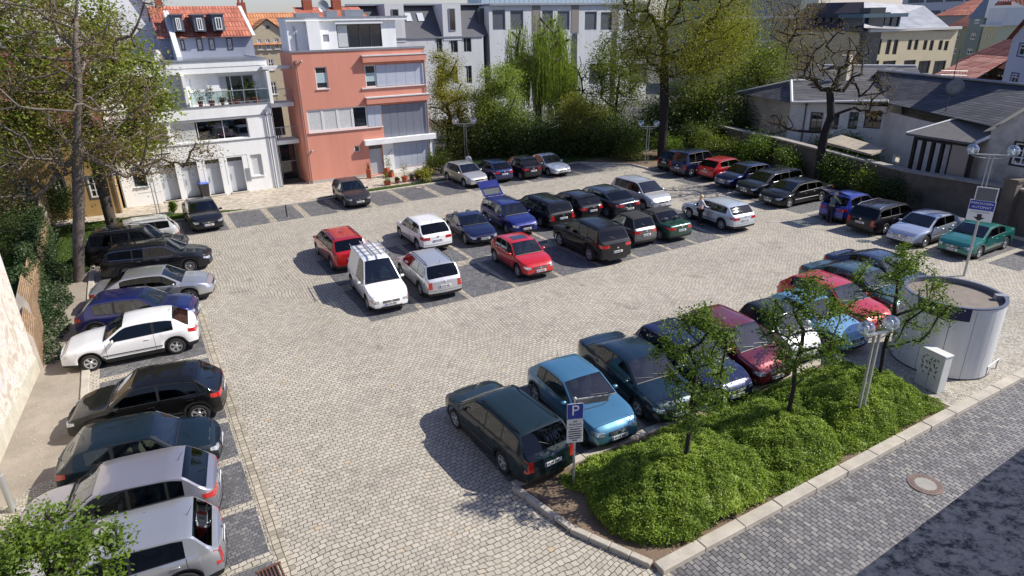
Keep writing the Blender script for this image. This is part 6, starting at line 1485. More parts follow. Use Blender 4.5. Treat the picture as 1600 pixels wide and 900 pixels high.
    q = MB(); q.lathe([(.17, -.012), (.185, 0), (.17, .012), (.155, 0), (.17, -.012)], n=18, axis='x'); q.box((0, 0, 0), (.02, .3, .03))
    sw_ = q.build('steering_wheel', M_TRIM, root, True); sw_.location = (sp['xn']-sp['wst']+.22, .36, zb0+.02); sw_.rotation_euler = (0, R(-25), 0)
    # glass
    def panel(nm, s0, s1, r0, r1, mat, shrink=0, sides=(1,), sm=True):
        res = []
        for side in sides:
            V, F = lofted(sp, s0, s1, r0, r1, shrink, side=side)
            mb = MB(); mb.add(V, F); res.append(mb.build(nm, mat, root, sm, 40))
        return res
    def full(nm, s0, s1, r0, mat, shrink=0):
        mb = MB()
        for side in (1, -1):
            V, F = lofted(sp, s0, s1, r0, NR-1, shrink, side=side); mb.add(V, F)
        # weld centre line
        me = bpy.data.meshes.new(nm); me.from_pydata(mb.v, [], mb.f)
        import bmesh
        bm = bmesh.new(); bm.from_mesh(me); bmesh.ops.remove_doubles(bm, verts=bm.verts, dist=.0008); bm.to_mesh(me); bm.free()
        return linkmesh(nm, me, mat, root, True, 50)
    full('windscreen', cs, sp['wst'], 9, gl if not sp['tint'] else M_GLASS)
    if sp['style'] != 'van' and not open_tail: full('rear_window', sp['rt0'], sp['rb0'], 9, M_GLASSD)
    full('bonnet', .16, cs, 8, pt, .011)
    for i, (a, b) in enumerate(sp['wins']):
        panel('side_window', a, b, 6, 7, gl, 0, (1, -1))
    for i, (a, b) in enumerate(sp['doorspans']):
        for side in (1, -1):
            V, F = lofted(sp, a, b, 1, 5, .012, side=side)
            mb = MB(); mb.add(V, F); d = mb.build('door', pt, root, True, 40)
            h = MB(); sx = b-.22; pz = float(np.interp(sx, sp['belt_s'], sp['belt_z']))-.11
            p = surf(sp, sx, pz, side); h.box((p[0], p[1]+side*.015, pz), (.17, .03, .03), bev=.012)
            h.build('door_handle', pt if not beltchrome else M_CHROME, d, True, 40)
    # lamps, grille, plates, trims
    nz = sp['nose']; rbz = sp['rbz']
    for side in (1, -1):
        q = MB(); corner_light(q, sp, 'f', side, .22 if lamps != 'round' else .15, W*.29, nz-.085, nz+.02, nz-.02, nz+.06)
        corner_light(q, sp, 'f', side, .34, W*.40, nz-.10, nz-.055, nz-.03, nz+.0, off=.013, mi=1) if lamps == 'amber' else None
        q.build('headlight', [M_HEAD, M_AMBER], root, True, 40)
        q = MB()
        if sp['style'] in ('estate', 'mpvan', 'van') or lamps == 'tall': corner_light(q, sp, 'r', side, .09, W*.33, rbz-.40, rbz-.11, rbz-.40, rbz-.05)
        else: corner_light(q, sp, 'r', side, .24, W*.24, rbz-.26, rbz-.12, rbz-.20, rbz-.08)
        q.build('taillight', M_TAIL, root, True, 40)
        q = MB(); s_m = cs+.28; zb_ = float(np.interp(s_m, sp['belt_s'], sp['belt_z']))+.08
        p = surf(sp, s_m, zb_-.06, side); q.box((p[0], p[1]+side*.11, zb_), (.10, .18, .12), bev=.035); q.box((p[0]+.0, p[1]+side*.02, zb_-.03), (.05, .1, .03))
        mo = q.build('side_mirror', pt, root, True, 50)
        g = MB(); g.box((p[0]-.054, p[1]+side*.11, zb_), (.004, .15, .09)); g.build('mirror_glass', M_CHROME, mo)
    q = MB(); cap_patch(q, sp, 'f', -W*.2, W*.2, nz-.09, nz-.0, .01)
    for k in range(3): cap_patch(q, sp, 'f', -W*.19, W*.19, nz-.078+k*.028, nz-.07+k*.028, .017, mi=1)
    cap_patch(q, sp, 'f', -.045, .045, nz-.075, nz-.005, .024, mi=1, n=2)
    q.build('grille', [M_TRIM, M_CHROME], root)
    q = MB(); cap_patch(q, sp, 'r', -W*.40, W*.40, .475, .485, .004, n=10)
    for yy_ in (-1, 1): cap_patch(q, sp, 'r', yy_*W*.395, yy_*W*.40, .48, rbz-.27, .004, n=1)
    q.build('tailgate_seam', M_TRIM, root)
    q = MB(); cap_patch(q, sp, 'f', -W*.26, W*.26, .27, .36, .006); q.build('lower_intake', M_TRIM, root)
    q = MB(); cap_patch(q, sp, 'r', -W*.3, W*.3, .28, .36, .008); q.build('rear_bumper_insert', M_TRIM, root)
    for end, on in (('f', plate_f), ('r', plate_r)):
        if not on: continue
        z0 = (.40 if end == 'f' else min(rbz-.36, .62)); sg = 1 if end == 'f' else -1
        if open_tail and end == 'r': continue
        q = MB(); p = cap_pt(sp, end, 0, z0+.055, .014); q.box((p[0], 0, z0+.055), (.014, .52, .11)); q.box((p[0]+sg*.0085, sg*(-.235), z0+.055), (.004, .04, .105), mi=1)
        xx = p[0]+sg*.0085; yv = -.19
        for cwid in (.05, .045, .0, .05, .05, .0, .045, .045, .045):
            if cwid: q.box((xx, -sg*-(yv+.02) if False else sg*(yv+.02), z0+.055), (.004, .028, .07), mi=2)
            yv += (cwid or .02)
        q.build('licence_plate', [M_PLATE, M_PLATEB, M_INK], root)
    if sp['style'] not in ('van',):
        q = MB(); Pm = rows_at(sp, sp['rb0']-.05)[0][-1]; q.tube([(Pm[0]-.02, 0, Pm[2]+.03), (Pm[0]+.10, .22, Pm[2]+.12)], .008, 5)
        if not open_tail and sp['style'] not in ('sedan', 'coupe', 'cabrio'): q.build('rear_wiper', M_TRIM, root)
    q = MB()
    for y in (.45, -.12):
        a_ = rows_at(sp, cs+.05)[0]; b_ = rows_at(sp, cs+.14)[0]
        q.tube([(a_[11][0], y, a_[10][2]+.02), (b_[11][0], y-.52, b_[10][2]+.018)], .009, 5)
    q.build('wiper', M_TRIM, root)
    if sp['rails']:
        for side in (1, -1):
            q = MB(); pp = []
            for k, t in enumerate(np.linspace(sp['wst']+.2, sp['rt0']-.08, 9)):
                r_ = rows_at(sp, t)[0][9]; pp.append((r_[0], (r_[1]-.03)*side, r_[2]+(.055 if 0 < k < 8 else .0)))
            q.tube(pp, .016, 6); q.build('roof_rail', extras.get('railmat', M_TRIM) if extras else M_TRIM, root, True, 50)
    if sp['sunroof']:
        q = MB()
        for t0, t1 in ((sp['wst']+.25, sp['wst']+.75),):
            V = []
            for t in (t0, t1):
                r_ = rows_at(sp, t)[0]; V += [(r_[11][0], .38, r_[10][2]+.012), (r_[11][0], -.38, r_[10][2]+.012)]
            q.add(V, [(0, 1, 3, 2)]); q.build('sunroof', P('sunroof_glass', (.01, .01, .012), .03, 0, 1), root)
    # antenna
    q = MB(); t = sp['rt0']-.12; r_ = rows_at(sp, t)[0][11]; q.tube([(r_[0], 0, r_[2]-.01), (r_[0]-.13, 0, r_[2]+.2)], [.008, .004], 5); q.build('antenna', M_TRIM, root)
    # rubber trim round the glass, side mouldings, badges
    wa, wb2 = sp['wins'][0][0], sp['wins'][-1][1]; sN = np.linspace(wa, wb2, 12); Rw = rows_at(sp, sN)
    for side in (1, -1):
        q = MB(); mt_ = M_CHROME if beltchrome else M_TRIM
        q.tube([(p[6][0], (p[6][1]+.004)*side, p[6][2]) for p in Rw], .011, 4); q.tube([(p[7][0], (p[7][1]+.004)*side, p[7][2]) for p in Rw], .009, 4); q.build('window_trim', mt_, root)
        q = MB(); s0_, s1_ = sp['fo']+sp['ra']+.04, sp['fo']+sp['wb']-sp['ra']-.04
        q.tube([surf(sp, t, .47+.03*(H > 1.65), side)+np.array([0, side*.006, 0]) for t in np.linspace(s0_, s1_, 8)], .017, 4); q.build('side_moulding', M_TRIM if lowertrim else pt, root)
    q = MB(); Rf = rows_at(sp, np.linspace(cs, sp['wst'], 8))
    for side in (1, -1): q.tube([(p[9][0], p[9][1]*side, p[9][2]+.003) for p in Rf], .012, 4)
    p0_ = Rf[0]; q.tube([(p0_[9][0], p0_[9][1], p0_[9][2]+.004), (p0_[10][0], p0_[10][1], p0_[10][2]+.006), (p0_[11][0], 0, p0_[11][2]+.006), (p0_[10][0], -p0_[10][1], p0_[10][2]+.006), (p0_[9][0], -p0_[9][1], p0_[9][2]+.004)], .02, 4)
    q.build('windscreen_seal', M_TRIM, root)
    if not open_tail:
        q = MB(); pz_ = min(sp['rbz']-.12, .86); pb_ = cap_pt(sp, 'r', 0, pz_, .012); q.lathe([(0, -.012), (.045, -.008), (.05, .01)], c=pb_, n=12, axis='x'); q.build('badge', M_CHROME, root)
    # wheels
    tm, rm = wheel_meshes(sp['rt'], sp['rim'])
    if len(rm.materials) == 0: rm.materials.append(M_RIM); rm.materials.append(M_RIMD)
    for ax in (sp['wb']/2, -sp['wb']/2):
        for side in (1, -1):
            wo = bpy.data.objects.new('wheel', tm); C.objects.link(wo); wo.parent = root
            wo.location = (ax, side*(W/2-.125), sp['rt']); wo.rotation_euler = (0, random.random()*6, 0 if side > 0 else math.pi)
            ro = bpy.data.objects.new('rim', rm); C.objects.link(ro); ro.parent = wo
    if open_tail:   # tailgate swung up about its roof hinge
        hx = sp['xn']-sp['rt0']; hz = H-.05; hw = W/2*.74
        q = MB(); g = MB()
        def T(u, v, wz):   # u out along the gate, v across, wz thickness
            a = R(open_tail); return (hx-u*math.cos(a)-wz*math.sin(a)*0, v, hz+u*math.sin(a)+wz)
        tl = 1.15
        for (u0, u1, v0, v1) in ((0, .08, -hw, hw), (.62, tl, -hw*1.04, hw*1.04), (.08, .62, -hw, -hw+.09), (.08, .62, hw-.09, hw)):
            vs = [T(u0, v0, 0), T(u1, v0, 0), T(u1, v1, 0), T(u0, v1, 0), T(u0, v0, .05), T(u1, v0, .05), T(u1, v1, .05), T(u0, v1, .05)]
            q.add(vs, [(0, 1, 2, 3), (7, 6, 5, 4), (0, 4, 5, 1), (1, 5, 6, 2), (2, 6, 7, 3), (3, 7, 4, 0)])
        tg = q.build('tailgate', pt, root)
        g.quad(T(.08, -hw+.09, .025), T(.62, -hw+.09, .025), T(.62, hw-.09, .025), T(.08, hw-.09, .025)); g.build('tailgate_window', gl, tg)
        pl = MB(); pl.add([T(.72, -.26, -.01), T(.83, -.26, -.01), T(.83, .26, -.01), T(.72, .26, -.01)], [(0, 1, 2, 3)]); pl.build('licence_plate', M_PLATE, tg)
        st_ = MB()
        for sd_ in (1, -1): st_.tube([(hx-.25, sd_*hw*.9, 1.0), T(.5, sd_*hw*.9, 0)], .012, 6)
        st_.build('gas_strut', M_TRIM, root)
    return root
# ================================================================ the parked cars
GC = 'cars parked on the cobbled square'
c = lambda *v: srgb(v)
def K(name, label, col, st, x, y, h, metal=.35, rough=.3, mk=None, **kw):
    skw = {k: kw.pop(k) for k in list(kw) if k in ('L', 'W', 'H', 'wb', 'fo', 'rt', 'hood', 'nose', 'cowl', 'wst', 'belt', 'rails', 'sunroof', 'rim', 'tint', 'doors', 'rear', 'tum', 'deck', 'lean', 'rlean')}
    pt = paint('paint_'+name+'_%d' % len(MC), col, metal, rough)
    return make_car(name, label, GC, pt, spec(st, **skw), (x, y), h, **kw)
# left row, from far to near
K('estate_car', 'white silver estate car with grey roof, farthest car of the left row', c(196, 196, 192), 'estate', -.95, 39.25, -178, .3, L=4.3, H=1.45, wb=2.55)
K('estate_car', 'black crossover with silver roof rail, behind the longer black estate in the left row', c(20, 20, 23), 'estate', -.75, 37.1, -12, L=4.6, H=1.62, rim='ten', tint=True, extras={'railmat': M_CHROME})
K('estate_car', 'black estate car with light multi-spoke wheels beside the silver saloon in the left row', c(16, 18, 26), 'estate', 0.02, 34.25, -12, L=4.65, wb=2.7, rim='ten', tint=True, beltchrome=True)
K('saloon_car', 'silver saloon with dark windows next to the big tree trunk in the left row', c(186, 189, 194), 'sedan', -.42, 30.1, -12, .75, L=4.6, wb=2.76, rt=.32, rim='five', tint=True, rear=(3.30, 1.38, 4.02, 1.0))
K('hatchback', 'royal blue three-door hatchback between the silver saloon and the white hatchback', c(12, 26, 92), 'hatch', -1.2, 27.6, -14, .4, L=4.1, doors=1)
K('hatchback', 'white three-door hatchback with black wheels facing the mural wall', c(228, 228, 228), 'hatch', -1.41, 25.05, 175.5, .0, .2, L=4.24, wb=2.66, H=1.43, doors=1, rim='five', tint=True, cowl=(1.35, .98), wst=2.0, rear=(3.55, 1.36, 4.05, 1.0))
K('hatchback', 'black five-door hatchback below the white hatchback in the left row', c(9, 9, 11), 'hatch', -1.05, 19.95, 169, .2, .2, L=4.05, wb=2.55, H=1.47, tint=True)
K('hatchback', 'dark bottle-green small hatchback with round headlamps above the silver family hatchback', c(10, 26, 34), 'hatch', -1.45, 17.25, -9, .3, .25, L=3.65, W=1.69, H=1.41, wb=2.47, fo=.62, doors=1, cowl=(.95, .93), wst=1.45, seat=M_SEATB, rear=(3.15, 1.33, 3.52, .97), lamps='round')
K('hatchback', 'silver-lilac five-door hatchback with green windscreen sticker behind the lower left tree', c(150, 149, 158), 'hatch', -1.95, 15.2, 171, .6, L=4.18, W=1.72, H=1.48, wb=2.53)
K('hatchback', 'pale silver estate-backed hatchback, nearest car at the lower left', c(168, 170, 176), 'hatch', -2.05, 13.05, 173, .6, L=4.05, W=1.70, H=1.44, wb=2.48, rear=(3.62, 1.37, 3.95, .97), lamps='tall')
# by the houses
K('saloon_car', 'dark navy saloon parked beside the lawn in front of the white house', c(18, 20, 30), 'sedan', 2.75, 42.0, -88, L=4.5, W=1.77, H=1.46)
K('hatchback', 'anthracite hatchback parked alone in front of the pink house', c(38, 38, 44), 'hatch', 11.85, 41.95, -92, .5, L=4.05, W=1.70, wb=2.46)
K('hatchback', 'silver beige three-door hatchback at the left end of the far row', c(186, 184, 180), 'hatch', 20.55, 42.5, -88, .5, L=4.18, W=1.71, H=1.47, wb=2.6, doors=1)
K('hatchback', 'blue three-door hatchback seen from behind in the far row', c(24, 40, 92), 'hatch', 22.85, 42.5, 90, .4, L=3.9, W=1.65, wb=2.46, doors=1)
K('hatchback', 'black tall hatchback seen from behind in the far row', c(20, 22, 30), 'hatch', 25.15, 42.2, 90, L=3.83, W=1.67, H=1.55, wb=2.4)
K('coupe_car', 'white-silver coupe at the right end of the far row', c(206, 208, 210), 'coupe', 27.45, 42.1, -89, .4, L=4.35, W=1.73, H=1.40, wb=2.7)
# middle block, upper row
K('people_carrier', 'bright red people carrier behind the white van', c(170, 14, 16), 'mpv', 7.87, 31.0, 90, .2, .2, L=4.28, H=1.57, wb=2.58, rails=True, tint=True)
K('hatchback', 'white five-door hatchback seen from behind in the middle of the square', c(230, 230, 230), 'hatch', 12.45, 31.25, 89, .0, .2, L=4.2, W=1.78, H=1.48)
K('coupe_car', 'dark navy coupe with golden flame stickers between the white hatchback and the blue estate', c(14, 20, 62), 'coupe', 15.05, 30.75, -95, L=4.0, W=1.70, H=1.26, wb=2.4, lamps='round')
K('estate_car', 'blue estate car with its tailgate wide open', c(24, 34, 112), 'estate', 17.65, 31.1, -92, .4, L=4.3, W=1.69, H=1.48, wb=2.5, open_tail=36, tint=False)
K('estate_car', 'black estate car with tall upright rear lamps next to the blue estate', c(14, 15, 18), 'estate', 19.95, 31.4, 90, L=4.71, W=1.80, H=1.49, wb=2.76, tint=True)
K('hatchback', 'black small hatchback between the black estate and the grey saloon', c(20, 20, 24), 'hatch', 22.2, 31.2, 91, L=4.1, W=1.73, H=1.43, doors=2)
K('saloon_car', 'dark grey large saloon with chrome rear bumper strip in the middle block', c(52, 54, 60), 'sedan', 24.2, 30.95, 91, .6, L=5.0, W=1.88, H=1.48, wb=3.05, rt=.36, belt=(.98, 1.06), rear=(3.75, 1.42, 4.35, 1.08), beltchrome=True)
K('people_carrier', 'silver people carrier with raked nose at the far end of the middle block', c(196, 197, 199), 'mpv', 27.0, 30.75, -91, .5, L=4.27, W=1.77, H=1.60, wb=2.78, tint=True)
# middle block, lower row
K('delivery_van', 'white delivery van with ladder rack on its roof', c(232, 232, 230), 'van', 7.85, 25.4, -94, .0, .25, lamps='amber')
K('estate_car', 'silver estate car with black roof rails beside the white van', c(188, 190, 194), 'estate', 10.25, 25.6, 87, .5, L=4.4, W=1.71, H=1.52, wb=2.6, rim='seven')
K('hatchback', 'bright red small hatchback with dark sunroof in the middle of the square', c(186, 16, 20), 'hatch', 14.85, 25.1, -93, .0, .22, L=3.74, W=1.66, H=1.42, wb=2.4, fo=.74, doors=1, sunroof=True, cowl=(1.02, .93), wst=1.62)
K('off_road_car', 'large black off-road car with roof rails in the middle block', c(13, 13, 15), 'suv', 18.95, 25.2, 88, tint=True)
K('microcar', 'grey two-seat microcar with black folding roof beside the off-road car', c(104, 104, 106), 'smart', 21.75, 25.35, 88, .6, roofmat=M_SOFT)
K('convertible', 'dark green convertible with closed black fabric roof', c(10, 66, 52), 'cabrio', 23.85, 25.7, 89, .4, roofmat=M_SOFT, L=4.08, W=1.70)
K('hatchback', 'pale silver estate-backed hatchback with the woman standing at its door', c(200, 208, 214), 'hatch', 27.95, 25.2, 87, .4, L=4.29, W=1.77, H=1.42, wb=2.58, tint=True, rim='five', rear=(3.75, 1.34, 4.15, .97))
# right row, from far to near
K('hatchback', 'black small hatchback at the far corner beside the dark blue van', c(16, 18, 22), 'hatch', 36.6, 37.2, 2, L=3.8, W=1.65, tint=True, lamps='tall')
K('small_van', 'dark blue tall van with windows at the far end of the right row', c(16, 26, 66), 'mpvan', 36.3, 35.15, 2, .4, W=1.72, tint=True, rim='seven')
K('hatchback', 'red hatchback between the dark blue van and the blue hatchback', c(176, 20, 28), 'hatch', 37.1, 33.15, 3, .3, L=4.2, doors=1, tint=True)
K('hatchback', 'dark blue hatchback facing the camera next to the red hatchback', c(20, 32, 84), 'hatch', 36.4, 30.7, 180, .4, L=4.25, tint=True)
K('estate_car', 'black-blue estate with chrome radiator grille in the right row', c(15, 20, 32), 'estate', 35.95, 28.2, 180, L=4.85, W=1.82, wb=2.85, tint=True, beltchrome=True)
K('saloon_car', 'long low black saloon with bright wheels under the bare tree', c(11, 12, 16), 'sedan', 35.3, 25.7, 179, .3, .2, L=5.0, W=1.86, H=1.40, wb=2.93, tint=True, belt=(.82, .92), rear=(3.6, 1.34, 4.3, .96), rim='five')
K('hatchback', 'bright blue hatchback with raised tailgate and a person leaning into it', c(30, 48, 142), 'hatch', 35.05, 21.65, 0, .4, L=3.95, W=1.69, H=1.5, wb=2.46, open_tail=24)
K('estate_car', 'black estate car with silver roof rails between the blue hatchback and the silver saloon', c(17, 17, 20), 'estate', 34.85, 19.45, 0, L=4.55, W=1.77, H=1.46, wb=2.65, tint=True, extras={'railmat': M_CHROME})
K('saloon_car', 'silver blue saloon with dark windows in front of the garden wall', c(178, 186, 204), 'sedan', 34.4, 17.1, 180, .6, L=4.48, W=1.71, H=1.42, wb=2.64, tint=True, rear=(3.3, 1.35, 4.05, .98))
K('saloon_car', 'teal green compact saloon, nearest car of the right row', c(28, 112, 104), 'sedan', 34.75, 14.85, 181, .4, L=4.25, W=1.69, H=1.39, wb=2.46, tint=False)
# island row
K('estate_car', 'dark green estate car backed against the planted island, nearest of its row', c(18, 36, 40), 'estate', 7.27, 13.45, 94, .4, L=4.34, W=1.70, H=1.46, wb=2.47, fo=.82, lamps='tall')
K('hatchback', 'light blue three-door hatchback behind the blue parking sign', c(70, 122, 152), 'hatch', 9.80, 13.3, -92, .4, L=3.78, W=1.64, H=1.42, wb=2.48, fo=.68, doors=1)
K('saloon_car', 'dark petrol green saloon next to the light blue hatchback', c(14, 40, 52), 'sedan', 12.12, 13.5, -95.5, .4, L=4.51, W=1.73, H=1.43, wb=2.6)
K('estate_car', 'dark navy blue car mostly hidden behind the first island tree', c(18, 26, 72), 'estate', 14.1, 13.2, -93, .4, L=4.1, W=1.70, H=1.44, wb=2.5, fo=.8, rails=False)
K('people_carrier', 'maroon compact people carrier with blossom on its bonnet', c(110, 20, 38), 'mpv', 16.0, 13.15, -93, .4, L=3.8, W=1.72, H=1.58, wb=2.45, fo=.66)
K('microcar', 'white and black microcar behind the middle island tree', c(214, 214, 214), 'smart', 18.15, 13.1, -95, .1, roofmat=paint('paint_black_gloss', (.01, .01, .012)), L=2.75)
K('hatchback', 'pale sky blue small hatchback between microcar and red hatchback', c(112, 158, 192), 'hatch', 20.1, 13.1, -94, .3, L=3.62, W=1.62, H=1.42, wb=2.4, fo=.62, doors=1)
K('hatchback', 'red five-door hatchback near the white round cabin', c(186, 28, 38), 'hatch', 22.15, 13.8, -93, .2, L=4.1, W=1.70, H=1.43)
K('saloon_car', 'grey-green saloon behind the third island tree', c(54, 82, 86), 'sedan', 24.35, 14.2, -93, .5, L=4.5, W=1.72, H=1.42)
K('coupe_car', 'dark slate blue coupe, last car of the island row behind the cabin', c(40, 54, 84), 'coupe', 26.7, 14.6, -93, .5, L=4.5, W=1.76, H=1.37, wb=2.6)

# ladder and rack on the van
def van_pt(x, y, z):
    a = R(-94); return (7.85+x*math.cos(a)-y*math.sin(a), 25.4+x*math.sin(a)+y*math.cos(a), z)
r_ = empty('ladder', van_pt(-.3, 0, 1.9), R(-94), 'aluminium ladder lying on the roof rack of the white van', 'ladder')
for y in (-.19, .19): q = MB(); q.box((-.35, y, .09), (2.2, .03, .07)); q.build('ladder_rail', P('aluminium', srgb((196, 198, 202)), .35, .8), r_)
for k in range(8): q = MB(); q.tube([(-1.35+k*.28, -.19, .09), (-1.35+k*.28, .19, .09)], .016, 6); q.build('rung', MC['aluminium'], r_)
r_ = empty('roof_rack', van_pt(-.3, 0, 1.82), R(-94), 'steel roof rack fixed across the roof of the white van', 'roof rack')
q = MB()
for x in (-1.3, -.8, -.3, .2): q.tube([(x, -.62, .05), (x, .62, .05)], .018, 6); q.tube([(x, -.62, -.05), (x, -.62, .05)], .014, 5); q.tube([(x, .62, -.05), (x, .62, .05)], .014, 5)
for y in (-.62, .62): q.tube([(-1.5, y, .1), (.3, y, .1)], .018, 6)
q.build('rack_bars', M_CHROME, r_)

# flame stickers of the coupe are left to its door; sunshade in the coupe window
# ================================================================ lamps
m_steel = P('lamp_steel', srgb((176, 176, 172)), .4, .35); m_globe = glassmat('lamp_globe', (.80, .84, .84), .30); m_refl = P('lamp_reflector', (.85, .85, .85), .2, .3)
def globe_lamp(x, y, z0, H, ang, label, gr=.21, span=.86, flat=True, tiltpoles=.09, style='arc'):
    r_ = empty('street_lamp', (x, y, z0), ang, label, 'street lamp', 'double globe street lamps')
    q = MB()
    for s_ in (-1, 1): q.box((s_*tiltpoles, 0, H/2), (.045, .07, H))
    q.box((0, 0, .12), (.16, .12, .24)); 
    q.build('pole', m_steel, r_)
    q = MB(); hs_ = span/2
    q.box((0, 0, H), (span, .09, .05))
    if style == 'arc': q.tube([(-hs_*math.cos(t)*1.0, 0, H-.02-.16*math.sin(t)) for t in np.linspace(0, math.pi, 13)], .018, 6)
    q.build('cross_arm', m_steel, r_)
    for s_ in (-1, 1):
        q = MB(); q.sphere((s_*hs_, 0, H+.23), gr, 20); g = q.build('globe', m_globe, r_, True)
        q = MB(); q.lathe([(.0, .0), (.05, .0), (.055, .06), (.04, .1), (.06, .16), (.06, .26), (0, .28)], c=(s_*hs_, 0, H+.03), n=12); q.build('light_tube', m_refl, g, True)
        q = MB(); q.lathe([(.08, 0), (.085, .05), (.06, .07)], c=(s_*hs_, 0, H+.01), n=12); q.build('globe_socket', m_steel, g, True)
    return r_
x, y = G(1342, 655, .35); a0, a1 = np.array(G(1349, 520, 3.2)), np.array(G(1405, 507, 3.2)); an = math.atan2(a1[1]-a0[1], a1[0]-a0[0])
globe_lamp(x, y, .25, 2.78, an, 'double globe street lamp rising from the planted island')
x, y = G(1010, 257); globe_lamp(x, y, 0, 3.0, R(-38), 'double globe street lamp left of the tall forked tree', gr=.27, span=1.2)
x, y = G(729, 253); globe_lamp(x, y, 0, 3.15, R(-30), 'double globe street lamp behind the silver hatchback by the pink house', gr=.32, span=1.5)
x, y = 36.6, 15.9; globe_lamp(x, y, 0, 4.3, R(-50), 'double globe street lamp behind the silver blue saloon at the garden wall', gr=.28, span=1.7)
x, y = G(250, 342); globe_lamp(x, y, 0, 3.0, R(-160), 'double globe street lamp on the lawn before the white house', gr=.30, span=1.25)
# thick grey post leaning into view at the lower left
x, y = G(22, 800); r_ = empty('steel_post', (x, y, 0), 0, 'grey steel lamp post at the lower left edge on mosaic paving', 'post')
q = MB(); q.tube([(0, 0, 0), (0, 0, 1.1)], .075, 12); q.build('base_sleeve', m_steel, r_, True, 40); q = MB(); q.tube([(0, 0, 1.1), (0, 0, 6)], .05, 12); q.build('pole', m_steel, r_, True, 40)
# ================================================================ signs
m_signw = P('sign_face_white', (.72, .72, .70), .45); m_signb = P('sign_face_blue', srgb((22, 52, 150)), .4); m_signk = P('sign_black', (.015, .015, .018), .5); m_signg = P('sign_back_grey', srgb((120, 122, 126)), .5, .5)
def facing(x, y, z, yaw):   # text/plate frame: local x to the right, y up, z to the viewer
    n_ = Vector((math.cos(yaw), math.sin(yaw), 0)); t_ = Vector((-math.sin(yaw), math.cos(yaw), 0))
    return Matrix(((t_[0], 0, n_[0], x), (t_[1], 0, n_[1], y), (0, 1, 0, z), (0, 0, 0, 1)))
def plate(r_, w_, h_, zc, th, mat, name, off=.04, xo=0, yaw=0):
    q = MB(); q.box((0, 0, 0), (w_, h_, th), bev=.006); o = q.build(name, mat, r_)
    o.matrix_local = Matrix(((0, 0, 1, off), (1, 0, 0, xo), (0, 1, 0, zc), (0, 0, 0, 1))); return o
# parking sign with street name arm
x, y = G(896, 752, .12); yaw = math.atan2(-y, -x)+R(14)
r_ = empty('parking_sign', (x, y, 0), yaw, 'blue parking sign with white plates on a steel pole, street name arm on top', 'sign')
q = MB(); q.tube([(0, 0, 0), (0, 0, 2.52)], .03, 12); q.sphere((0, 0, 2.54), .045, 10); q.build('pole', m_steel, r_, True, 40)
def txt(parent, s, size, mat, lx, lz, off=.052, nm='lettering'):
    M = Matrix(((0, 0, 1, off), (1, 0, 0, lx), (0, 1, 0, lz), (0, 0, 0, 1))); return textmesh(s, size, mat, parent, M, nm)
b_ = plate(r_, .40, .42, 2.22, .012, m_signw, 'parking_panel'); q = plate(r_, .385, .405, 2.22, .006, m_signb, 'blue_face', off=.049); txt(r_, 'P', .40, m_signw, 0, 2.23, .054, 'letter')
plate(r_, .40, .22, 1.885, .012, m_signw, 'notice_plate'); txt(r_, 'mit', .075, m_signk, 0, 1.93); txt(r_, 'Parkschein', .07, m_signk, 0, 1.85)
plate(r_, .40, .44, 1.54, .012, m_signw, 'notice_plate')
for k, wl in enumerate((.26, .34, .30, .34, .28, .12)):
    q = MB(); q.box((0, 0, 0), (.004, wl, .026)); o = q.build('printed_line', m_signk, r_); o.location = (.048, 0, 1.71-k*.064)
Rb = 1.15
q = MB(); sdx = Matrix.Identity(4)
# street name arm points away along the square
arm = empty('name_arm', (0, 0, 0)); arm.parent = r_; arm.rotation_euler = (0, 0, R(6))
q.box((.03, .44, 2.44), (.03, .80, .15)); ab_ = q.build('name_board', m_signg, arm); q = MB(); q.tube([(0, 0, 2.52), (.03, .86, 2.52)], .014, 6); q.sphere((.03, .87, 2.52), .03, 8); q.tube([(.03, .84, 2.50), (.03, .84, 2.36), (.02, .7, 2.26), (.0, .35, 2.2), (0, .03, 2.2)], .012, 6); q.build('bracket', m_steel, arm, True, 50)
# ticket machine sign
x, y = G(1506, 431); yaw = math.atan2(-y, -x)+R(-4)
r_ = empty('ticket_machine_sign', (x, y, 0), yaw, 'blue and white ticket machine sign with black arrow behind the round cabin', 'sign')
x_, y_ = x, y; Dp = math.hypot(x, y); k = Dp/math.hypot(*ray(1545, 330)[:2]); z_s = CH+ray(1545, 330)[2]*k
ztop = CH+ray(1548, 298)[2]*k; z_m = CH+ray(1540, 332)[2]*k; z_b2 = CH+ray(1536, 344)[2]*k
q = MB(); q.tube([(0, 0, 0), (0, 0, ztop)], .05, 12); q.build('pole', m_steel, r_, True, 40)
sz = 1.0; zc = z_m+.02
plate(r_, .92, .90, zc+.02, .03, m_signw, 'sign_box', off=.08); plate(r_, .88, .40, zc+.25, .02, m_signb, 'blue_face', off=.095)
txt(r_, 'PARKSCHEIN-', .135, m_signw, 0, zc+.34, .11); txt(r_, 'AUTOMAT', .145, m_signw, 0, zc+.17, .11); txt(r_, 'hier Parkschein lösen', .075, m_signk, 0, zc-.03, .11)
q = MB(); q.prism([(-.07, 0), (.07, 0), (.07, .14), (.17, .14), (0, .30), (-.17, .14), (-.07, .14)], 0, .01)
q.v = [(p[2]+.10, p[0]*1.2, zc-.12-p[1]) for p in q.v]; q.build('arrow', m_signk, r_)
pb_ = plate(r_, .78, .62, ztop-.22+.12, .03, m_signw, 'upper_plate', off=.07, xo=.05); plate(r_, .70, .54, ztop-.22+.12, .01, P('sign_grey_face', srgb((92, 96, 98)), .4), 'grey_face', off=.09, xo=.05)
